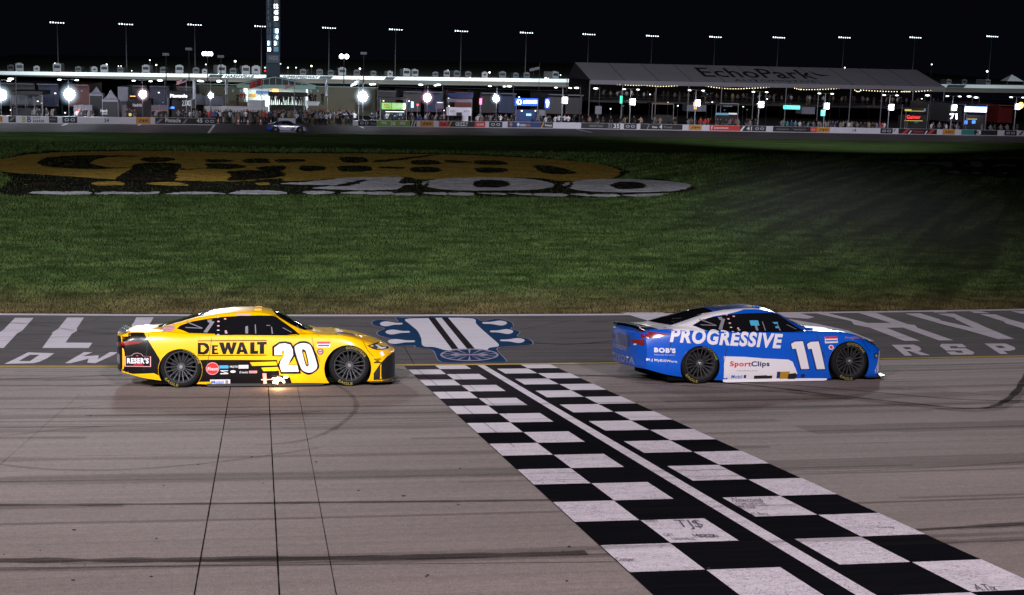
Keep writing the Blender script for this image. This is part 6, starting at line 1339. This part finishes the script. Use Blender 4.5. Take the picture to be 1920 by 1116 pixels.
sign('flat teal lit sign with green end under the tent', [RC('sign_board', 1470, 198, 1500, 205, 4, .2, 'glow_teal'), RC('end_mark', 1469, 198, 1475, 204, 3.9, .1, 'glow_green')]); sign('thin yellow and black lit sign above red script', [RC('sign_board', 1697, 205, 1736, 209, 4, .2, 'banner_black'), RC('stripe', 1697, 205, 1709, 208.5, 3.9, .1, 'glow_yellow'), RC('stripe', 1709, 208, 1732, 209, 3.9, .1, 'glow_yellow'), RC('stripe', 1733, 204, 1735.5, 209, 3.9, .1, 'digit_panel')])
sign('red lit script sign beneath the yellow and black sign', [TX('Gainer', 1700, 216, 1726, 223, 4, 'glow_red', .02), RC('strip', 1696, 226, 1730, 227, 4, .1, 'glow_yellow')]); sign('long glaring blue-white lit sign right of the tent', [RC('sign_board', 1811, 201, 1850, 210, 4, .3, 'glow_soft'), RC('frame', 1810, 199.5, 1851, 201, 4, .3, 'glow_blue')])
sign('white glowing 71 sign under a lit panel', [TX('71', 1781, 213, 1795, 224, 3.5, 'digit_white', .05)])
for x0, x1, lb in ((1222, 1263, 'dark pit stand with a dull red top bar'), (1342, 1384, 'dark pit stand with a white and green light bar'), (1690, 1740, 'dark pit stand holding the red script sign'), (1808, 1850, 'dark pit stand with two blue screens under the glaring sign')):
    P = [RC('canopy', x0, 193+.02*(x0-1222), x1, 196+.02*(x0-1222), 5, 2.5, 'tent_black'), RC('post', x0, 196, x0+1, 235, 5, .1, 'steel', ZP), RC('post', x1-1, 196, x1, 235, 5, .1, 'steel', ZP), RC('cart', x0+3, 216, x1-3, 236, 5.3, 1.6, 'tent_black', ZP)]
    if x0 == 1222: P += [RC('top_bar', 1222, 193, 1263, 196, 4.9, .1, 'brick')]
    if x0 == 1342: P += [RC('light_bar', 1342, 212, 1366, 216, 4.9, .1, 'digit_panel'), RC('light_bar', 1366, 212, 1382, 215, 4.9, .1, 'glow_room'), RC('trim', 1350, 194, 1385, 195, 4.9, .1, 'digit_dim'), TX('CHEDDARS', 1356, 198, 1373, 200.5, 4.9, 'digit_dim')]
    if x0 == 1690: P += [RC('monitor', 1714, 228, 1722, 232, 5.2, .1, 'banner_teal')]
    if x0 == 1808: P += [RC('screen', 1809, 226, 1814, 233, 4.9, .1, 'glow_blue'), RC('screen', 1823, 226, 1829, 232, 4.9, .1, 'glow_blue'), RC('trim', 1812, 223, 1832, 224, 4.9, .1, 'glow_yellow')]
    thing_rects('pit_stand', lb, 'pit stand', P)
thing_rects('storage_container', 'pale container behind the orange flame light', 'container', [RC('body', 1288, 197, 1324, 209, 14, 2.4, 'trailer'), RC('door', 1318, 198, 1323, 209, 13.9, .1, 'steel')]); thing_rects('storage_container', 'pale container right of the teal sign', 'container', [RC('body', 1503, 201, 1528, 214, 14, 2.4, 'trailer'), RC('door', 1503, 203, 1506, 214, 13.9, .1, 'steel')])
thing_rects('pennant_sign', 'grey round-topped pennant right of the blue pit cart', 'sign', [RC('panel', 1010, 206, 1022, 217, 5, .1, 'banner_grey'), RC('post', 1015.5, 217, 1016.5, 228, 5, .08, 'steel', ZP)]); thing_rects('banner_stand', 'slanted grey striped banner stand left of the green tube', 'banner', [RC('panel', 1116, 199, 1128, 214, 8, .1, 'banner_grey'), RC('post', 1119, 214, 1120, 235, 8, .08, 'steel', ZP)])
p = at(244, 215, .6); lol = empty('pit_sign', (p.x, p.y, ZP), 'round yellow-green sign on a stick above the left pit wall', 'sign'); inv = Matrix.Translation(-lol.location); mb = MB(); mb.prism([(p.x+.19*math.cos(k*math.pi/8), p.y, p.z+.19*math.sin(k*math.pi/8)) for k in range(16)], (0, .04, 0)); mb.build('disc', 'glow_yellow', lol).matrix_parent_inverse = inv; mb = MB(); mb.bar((p.x, p.y+.02, ZP), (p.x, p.y+.02, p.z-.15), .03); mb.build('stick', 'banner_green', lol).matrix_parent_inverse = inv

# distant race car on pit road -------------------------------------------------
carpaint('purple_vinyl', (.03, .03, .20)); carpaint('lilac_vinyl', (.48, .42, .60))
p = PZ(527, 247.6, ZP+.03); m = Matrix.Rotation(R(-3), 4, 'Z'); m.translation = (p.x-.55, p.y+.98, ZP+.02)
fc = empty('race_car', None, 'small distant blue and lilac stock car number 5 rolling past the crowd', 'race car', mtx=m)
common(fc, 'dark_blue_vinyl', 'b')
df = lambda name, mesh, m_, off=.01: conform(name, mesh[0], mesh[1], m_, fc, off=off)
df('lilac_side_panel', poly2d([(.2, .80), (2.6, .80), (2.9, .72), (2.6, .55), (2.2, .2), (.5, .2)]), 'lilac_vinyl'); df('sponsor_lettering', fit('HendrickCars', .35, .60, 1.55, .74, .04), 'purple_vinyl', .02); df('race_number', fit('5', 1.65, .22, 2.3, .72, .06, .3), 'purple_vinyl', .02)
df('nose_panel', poly2d([(3.2, .2), (3.5, .2), (3.4, .6), (3.1, .7)]), 'lilac_vinyl', .012); df('rear_panel', poly2d([(-1.0, .3), (-.5, .3), (-.5, .5), (-1.0, .5)]), 'blue_vinyl')
p = PZ(545, 251, ZP); person(p, 'dark', 'person kneeling on pit road in front of the distant race car', None, 2) if False else None

# ================================================================== backstretch, 620 m away
YB = 604.
def bk(px, py, Y=YB): return PY(px, py, Y)
mat('back_wall', (.62, .66, .68), .6, var=.05, vscale=.05); mat('banking', (.075, .065, .055), .9, var=.15, vscale=.05); mat('berm_grass', (.03, .035, .02), .95, var=.3, vscale=.05); mat('trees_dark', (.012, .016, .012), .95, var=.4, vscale=.05)
def wy(px): return 133.6+(px-0)*.0138
mb = MB(); XS = list(range(-200, 2200, 100)); V = []
for px in XS: a, b = bk(px, wy(px)), bk(px, wy(px)+6.6); V += [a, b, b+Vector((0, .6, 0)), a+Vector((0, .6, 0))]
mb.add(V, [(4*k+j, 4*k+4+j, 4*k+4+(j+1) % 4, 4*k+(j+1) % 4) for k in range(len(XS)-1) for j in range(4)]+[(0, 1, 2, 3), tuple(4*(len(XS)-1)+j for j in (3, 2, 1, 0))])
bw = empty('backstretch_wall', (bk(520, 150).x, YB, bk(520, 150).z), 'long white backstretch wall lettered Nashville Speedway', 'wall'); binv = Matrix.Translation(-bw.location)
o = mb.build('wall', 'back_wall', bw); o.matrix_parent_inverse = binv
def btext(s_, x0, x1, m_='letter_dark', bold=.04, sh=.3, d=.2):
    v, f = text2d(s_, bold, sh); mb = MB(); mb.add([bk(x0+(x1-x0)*a, wy(x0+(x1-x0)*a)+5.8-5*b, YB-d) for a, b in v], f); o = mb.build('lettering', m_, bw); o.matrix_parent_inverse = binv
btext('NASHVILLE', 421, 477); btext('SUPERSPEEDWAY', 530, 597)
for x0, x1, m_ in ((390, 420, 'banner_black'), (597, 625, 'banner_dark'), (720, 742, 'banner_black'), (1774, 1812, 'banner_dark')):
    mb = MB(); mb.add([bk(x0, wy(x0)+6, YB-.1), bk(x1-5, wy(x1)+6, YB-.1), bk(x1, wy(x1)+.8, YB-.1), bk(x0+4, wy(x0)+.8, YB-.1)], [(0, 1, 2, 3)]); o = mb.build('banner', m_, bw); o.matrix_parent_inverse = binv
mb = MB(); V = []
for px in XS: a = bk(px, wy(px)+6.4); b = bk(px, wy(px)+14.5, YB-14); V += [a, b]
mb.add(V, [(2*k, 2*k+1, 2*k+3, 2*k+2) for k in range(len(XS)-1)]); tag(mb.build('backstretch', 'banking'), kind='structure')
mb = MB(); V = []
for px in XS:
    a = bk(px, wy(px)+2, YB+1); V += [a, a+Vector((0, 60, .5)), a+Vector((0, 300, 6))]
mb.add(V, [(3*k+j, 3*k+1+j, 3*k+4+j, 3*k+3+j) for k in range(len(XS)-1) for j in range(2)]); tag(mb.build('berm', 'berm_grass'), kind='structure')
# floodlight poles on the berm
mat('track_lamp', (1, 1, 1), .5, emit=3, ecol=(.8, .93, 1)); mat('pole_dark', (.05, .05, .06), .6)
POLES = [(107, 42), (236, 45), (365, 46), (490, 49), (617, 52), (742, 55), (865, 58), (987, 61), (1104, 64), (1223, 67), (1341, 69), (1460, 70), (1583, 70), (1716, 70), (1860, 68)]
poleproto = None
for px, py in POLES:
    t_ = bk(px, py, 640); zb = bk(px, wy(px), 640).z-2; H_ = t_.z-zb
    if poleproto is None:
        poleproto = empty('light_pole', (t_.x, 640, zb), 'tall thin floodlight pole, leftmost of the distant row', 'light pole', 'floodlight poles on the berm')
        mb = MB(); mb.bar((0, 0, 0), (0, 0, H_), .30, 6, .16); mb.build('pole', 'pole_dark', poleproto); mb = MB(); mb.bar((-2.9, 0, H_), (2.9, 0, H_), .10, 4); mb.build('crossarm', 'pole_dark', poleproto)
        for k in range(6): mb = MB(); mb.box(-2.9+k*1.16-.26, -.5, H_-.4, -2.9+k*1.16+.26, -.2, H_+.0+(.18 if k < 2 else 0)); mb.build('lamp', 'track_lamp', poleproto)
        H0 = H_; pr = poleproto
    else:
        pr = poleproto.copy(); COL.objects.link(pr); pr['label'] = 'thin floodlight pole in the distant row, '+zone(px); pr.location = (t_.x, 640, t_.z-H0)
        for ch in list(poleproto.children): c = ch.copy(); COL.objects.link(c); c.parent = pr
    l = bpy.data.lights.new('pole_lamp', 'SPOT'); l.energy = 95000 if px < 1100 else 36000; l.spot_size = R(100); l.spot_blend = .8; l.shadow_soft_size = 1; l.color = (.85, .96, 1)
    lo = bpy.data.objects.new('pole_lamp', l); COL.objects.link(lo); lo.location = (t_.x, YB-34, t_.z-4); lo.rotation_euler = (Vector((0, 26, -22))).to_track_quat('-Z', 'Y').to_euler()
# nearer lit clusters
for px, py, n, yb, o_, lb in ((389, 101, 4, 230, 60, 'slim pole with a cluster of four bright blue-white lamps left of the pylon'), (645, 106, 2, 200, 60, 'slim pole with two bright blue-white lamps right of the pylon')):
    c = at(px, py, o_); root = empty('light_pole', (c.x, c.y, gz(o_)), lb, 'light pole'); inv = Matrix.Translation(-root.location); mb = MB(); mb.bar((c.x, c.y, gz(o_)), (c.x, c.y, c.z), .1, 6, .06); mb.build('pole', 'dark_steel', root).matrix_parent_inverse = inv
    for k in range(n):
        dx = (k-(n-1)/2)*(.42 if n == 4 else .9); mb = MB(); mb.ball((c.x+dx, c.y-.2, c.z), .26 if n == 4 else .38, .2, .34 if n == 4 else .42, 10, 8); mb.build('lamp', 'glow_cluster', root).matrix_parent_inverse = inv
for px, yt, lb in ((354, 92, 'dark camera mast left of the lamp cluster'), (311, 102, 'thin antenna mast above the Pinnacle stand'), (682, 100, 'dark mast above the bright lamp right of the crowd'), (414, 106, 'short dark mast between the lamp cluster and the pylon')):
    c = at(px, yt, 50); root = empty('mast', (c.x, c.y, gz(50)), lb, 'mast'); inv = Matrix.Translation(-root.location); mb = MB(); mb.bar((c.x, c.y, gz(50)), c, .10, 5, .07); mb.build('pole', 'dark_steel', root).matrix_parent_inverse = inv
    mb = MB(); mb.box(c.x-.5, c.y-.2, c.z-.2, c.x+.5, c.y+.2, c.z+.2); mb.build('head', 'steel', root).matrix_parent_inverse = inv
# campers on the berm
mat('camper_white', (.17, .17, .18), .6, var=.1); mat('camper_dark', (.05, .05, .055), .6); mat('camper_glass', (.02, .02, .03), .2); mat('camp_light', (1, 1, 1), .5, emit=4, ecol=(.85, 1, .9)); mat('camp_warm', (1, 1, .9), .5, emit=3, ecol=(1, .95, .7))
def camper(w_, h_, d_, body, front):
    root = empty('camper', (0, 0, 0), 'pale camper parked end-on on the berm beyond the backstretch', 'camper', 'campers parked on the berm')
    mb = MB(); c = .25; mb.prism([(-w_/2, 0, .6), (w_/2, 0, .6), (w_/2, 0, h_-c), (w_/2-c, 0, h_), (-w_/2+c, 0, h_), (-w_/2, 0, h_-c)], (0, d_, 0)); mb.build('body', body, root)
    mb = MB(); mb.box(-w_*.38, -.05, h_*.5, w_*.38, .02, h_*.82) if front else mb.box(-w_*.2, -.05, h_*.5, w_*.2, .02, h_*.75); mb.build('window', 'camper_glass', root)
    for s_ in (-1, 1): mb = MB(); mb.bar((s_*(w_/2-.25), .6, .38), (s_*(w_/2-.05), .6, .38), .38, 10); mb.build('wheel', 'camper_glass', root)
    mb = MB(); mb.box(-w_*.25, .8, h_, w_*.25, 2, h_+.3); mb.build('roof_unit', body, root)
    return root
protos = [camper(2.9, 3.6, 9, 'camper_white', True), camper(2.6, 3.0, 6, 'camper_white', False), camper(2.9, 3.3, 8, 'camper_dark', True)]
RV = [(37, 0, 1.15), (71, 1, 1), (104, 0, 1.2), (176, 1, 1), (196, 0, 1.1), (272, 0, 1.15), (305, 2, 1), (336, 0, 1.2), (18, 2, 1), (367, 2, 1), (384, 1, .9), (416, 0, 1.3), (461, 0, 1.25), (480, 1, 1.5), (568, 2, 1), (600, 2, 1), (642, 0, 1.2), (670, 2, 1), (731, 1, 1), (763, 0, 1.15), (780, 0, 1.1), (840, 0, 1.0), (857, 2, 1.1), (880, 2, 1), (908, 1, 1.1), (941, 2, 1.1), (970, 2, .9), (988, 2, 1), (1042, 0, 1.1), (1785, 0, .8), (1855, 0, .9), (1815, 2, .9), (145, 2, .9), (225, 2, .9), (437, 2, 1), (620, 2, .9), (700, 2, .9), (815, 2, .9)]
used_ = set()
for px, k, s_ in RV:
    a = bk(px, wy(px)+1, 618); z = a.z-.2; pr = protos[k]
    if k in used_:
        r_ = pr.copy(); COL.objects.link(r_)
        for ch in list(pr.children): c = ch.copy(); COL.objects.link(c); c.parent = r_
    else: r_ = pr; used_.add(k)
    r_.location = (a.x, 618+random.uniform(-3, 6), z); r_.scale = (s_, s_, s_*.95); r_.rotation_euler = (0, 0, random.uniform(-.25, .25))
LBL = {0: 'tall white', 1: 'small white', 2: 'dark grey'}
for o_ in COL.objects:
    if o_.name.startswith('camper') and o_.type == 'EMPTY' and 'label' in o_:
        kk = [c for c in o_.children if c.name.startswith('body')][0]; d = kk.data
        o_['label'] = ('dark grey' if d.materials[0].name == 'camper_dark' else ('tall white' if max(v.co.x for v in d.vertices) > 1.4 else 'small white'))+' camper on the berm, seen '+zone(px_of(o_.location))
for px, py, m_, s_ in ((103, 119, 0, .5), (200, 121, 0, .6), (222, 124, 0, .35), (227, 124, 0, .35), (281, 113, 0, .5), (293, 122, 1, .7), (386, 121, 0, .5), (441, 115, 0, .9), (540, 127, 0, .6), (555, 127, 0, .5), (584, 124, 1, .8), (675, 129, 0, .8), (759, 130, 0, .8), (840, 133, 0, .8), (882, 145, 0, .5), (918, 136, 0, .8), (941, 135, 0, .5), (1023, 147, 0, .9), (1028, 146, 0, .8), (1051, 141, 0, .5), (1584, 127, 0, .6), (1747, 121, 0, .6), (1851, 134, 0, 1.), (437, 134, 0, .4), (780, 138, 1, .5), (1000, 131, 0, .4), (160, 136, 1, .3), (247, 133, 1, .4), (420, 137, 1, .4), (604, 136, 0, .3), (1841, 152, 0, .4)):
    a = bk(px, py, 625); zb = bk(px, wy(px)+1, 625).z; root = empty('camp_lamp', (a.x, 625, zb), ('small' if s_ < .6 else 'bright')+' lamp on a thin post among the campers '+zone(px), 'lamp', 'lamps among the campers'); mb = MB(); mb.ball((0, 0, a.z-zb), s_*.55, s_*.4, s_*.5, 8, 6); mb.build('bulb', 'camp_light' if m_ == 0 else 'camp_warm', root); mb = MB(); mb.bar((0, 0, 0), (0, 0, a.z-zb), .05, 4); mb.build('post', 'pole_dark', root)
a = bk(1847, 152, 612); r_ = empty('canopy_tent', (a.x, 612, a.z-2), 'pale peaked canopy on the berm at far right', 'tent'); e1, e2, ap = bk(1889, 152, 612), bk(1920, 153, 612), bk(1904, 140, 612)
mb = MB(); mb.add([e1, e2, e2+Vector((0, 7, 0)), e1+Vector((0, 7, 0)), ap+Vector((0, 3.5, 0))], [(0, 1, 4), (1, 2, 4), (2, 3, 4), (3, 0, 4)]); o = mb.build('roof', 'tent_white', r_); o.matrix_parent_inverse = Matrix.Translation(-r_.location)
for e in (e1, e2): mb = MB(); mb.bar(e, e-Vector((0, 0, 2.5)), .08); o = mb.build('post', 'steel', r_); o.matrix_parent_inverse = Matrix.Translation(-r_.location)
print('people', n_people)


# haulers parked end-on in the paddock, with small work lamps
mat('hauler_dark', (.025, .025, .03), .4, var=.2); mat('hauler_grey', (.06, .06, .07), .4, var=.2); mat('hauler_red', (.16, .02, .02), .4); mat('hauler_blue', (.02, .035, .11), .4)
for k, px in enumerate((12, 48, 92, 150, 258, 300, 350, 725, 772, 812, 868, 915, 950, 1040, 1075, 1790, 1835, 1885)):
    m_ = ('hauler_dark', 'hauler_grey', 'hauler_blue', 'hauler_red', 'hauler_dark', 'hauler_blue', 'hauler_grey')[k % 7]
    p = at(px, 215, 24 if px < 1080 or px > 1775 else 30); root = empty('hauler', (p.x, p.y, ZP), m_.split('_')[1]+' race hauler parked end-on '+zone(px), 'truck', 'haulers parked behind the pits')
    mb = MB(); mb.box(-1.3, 0, 1.0, 1.3, 14, 4.05); mb.build('trailer_body', m_, root)
    mb = MB(); mb.box(-1.2, -.04, 1.1, -.03, 0, 3.95); mb.build('rear_door', m_, root); mb = MB(); mb.box(.03, -.04, 1.1, 1.2, 0, 3.95); mb.build('rear_door', m_, root)
    for s_ in (-1, 1):
        for y_ in (1.2, 2.4): mb = MB(); mb.bar((s_*.8, y_, .5), (s_*1.25, y_, .5), .5, 12); mb.build('wheel', 'tyre_rubber', root)
        mb = MB(); mb.box(s_*1.1-.06, -.08, 1.15, s_*1.1+.06, -.04, 1.3); mb.build('tail_light', 'banner_red', root)
    mb = MB(); mb.box(-1.25, -1.3, 3.9, 1.25, 0, 4.0); mb.build('lift_gate', 'steel', root)
for k in range(46):
    px = random.choice([random.uniform(5, 370), random.uniform(700, 1080), random.uniform(1090, 1900)]); py = random.uniform(168, 212)
    p = at(px, py, 14); root = empty('work_lamp', (p.x, p.y, ZP), 'tiny work lamp on a stand, '+zone(px), 'lamp', 'work lamps in the paddock'); mb = MB(); h_ = p.z-ZP
    mb.box(-.09, -.06, h_-.05, .09, .02, h_+.05); mb.build('bulb', random.choice(['digit_white', 'digit_white', 'camp_warm', 'digit_panel']), root); mb = MB(); mb.bar((0, .04, 0), (0, .04, h_), .02, 4); mb.build('stand', 'dark_steel', root)
# tyre smoke drifting over the right of the infield
mb = MB(); mb.ball((0, 0, 0), 1, 1, 1, 40, 24); so = mb.build('smoke', None or 'hauler_grey', None, True)
sm_ = bpy.data.materials.new('smoke'); sm_.use_nodes = True; nt = sm_.node_tree; nt.nodes.remove(nt.nodes['Principled BSDF']); pv = nt.nodes.new('ShaderNodeVolumePrincipled')
pv.inputs['Color'].default_value = (.36, .35, .44, 1); pv.inputs['Density'].default_value = .0055
tc_ = nt.nodes.new('ShaderNodeTexCoord'); ln_ = nt.nodes.new('ShaderNodeVectorMath'); ln_.operation = 'LENGTH'; nt.links.new(tc_.outputs['Object'], ln_.inputs[0])
s1 = nt.nodes.new('ShaderNodeMapRange'); s1.interpolation_type = 'SMOOTHSTEP'; s1.inputs[1].default_value = .15; s1.inputs[2].default_value = 1; s1.inputs[3].default_value = .012; s1.inputs[4].default_value = 0; nt.links.new(ln_.outputs['Value'], s1.inputs[0]); nt.links.new(s1.outputs[0], pv.inputs['Density'])
nt.links.new(pv.outputs[0], nt.nodes['Material Output'].inputs['Volume']); so.data.materials.clear(); so.data.materials.append(sm_)
c = PG(1600, 450); so.location = (c.x+1, c.y+2, c.z+.2); so.scale = (10, 26, 3.0); so.rotation_euler = (0, 0, R(-20)); tag(so, 'thin grey tyre smoke drifting low over the infield grass', 'smoke', kind='stuff')
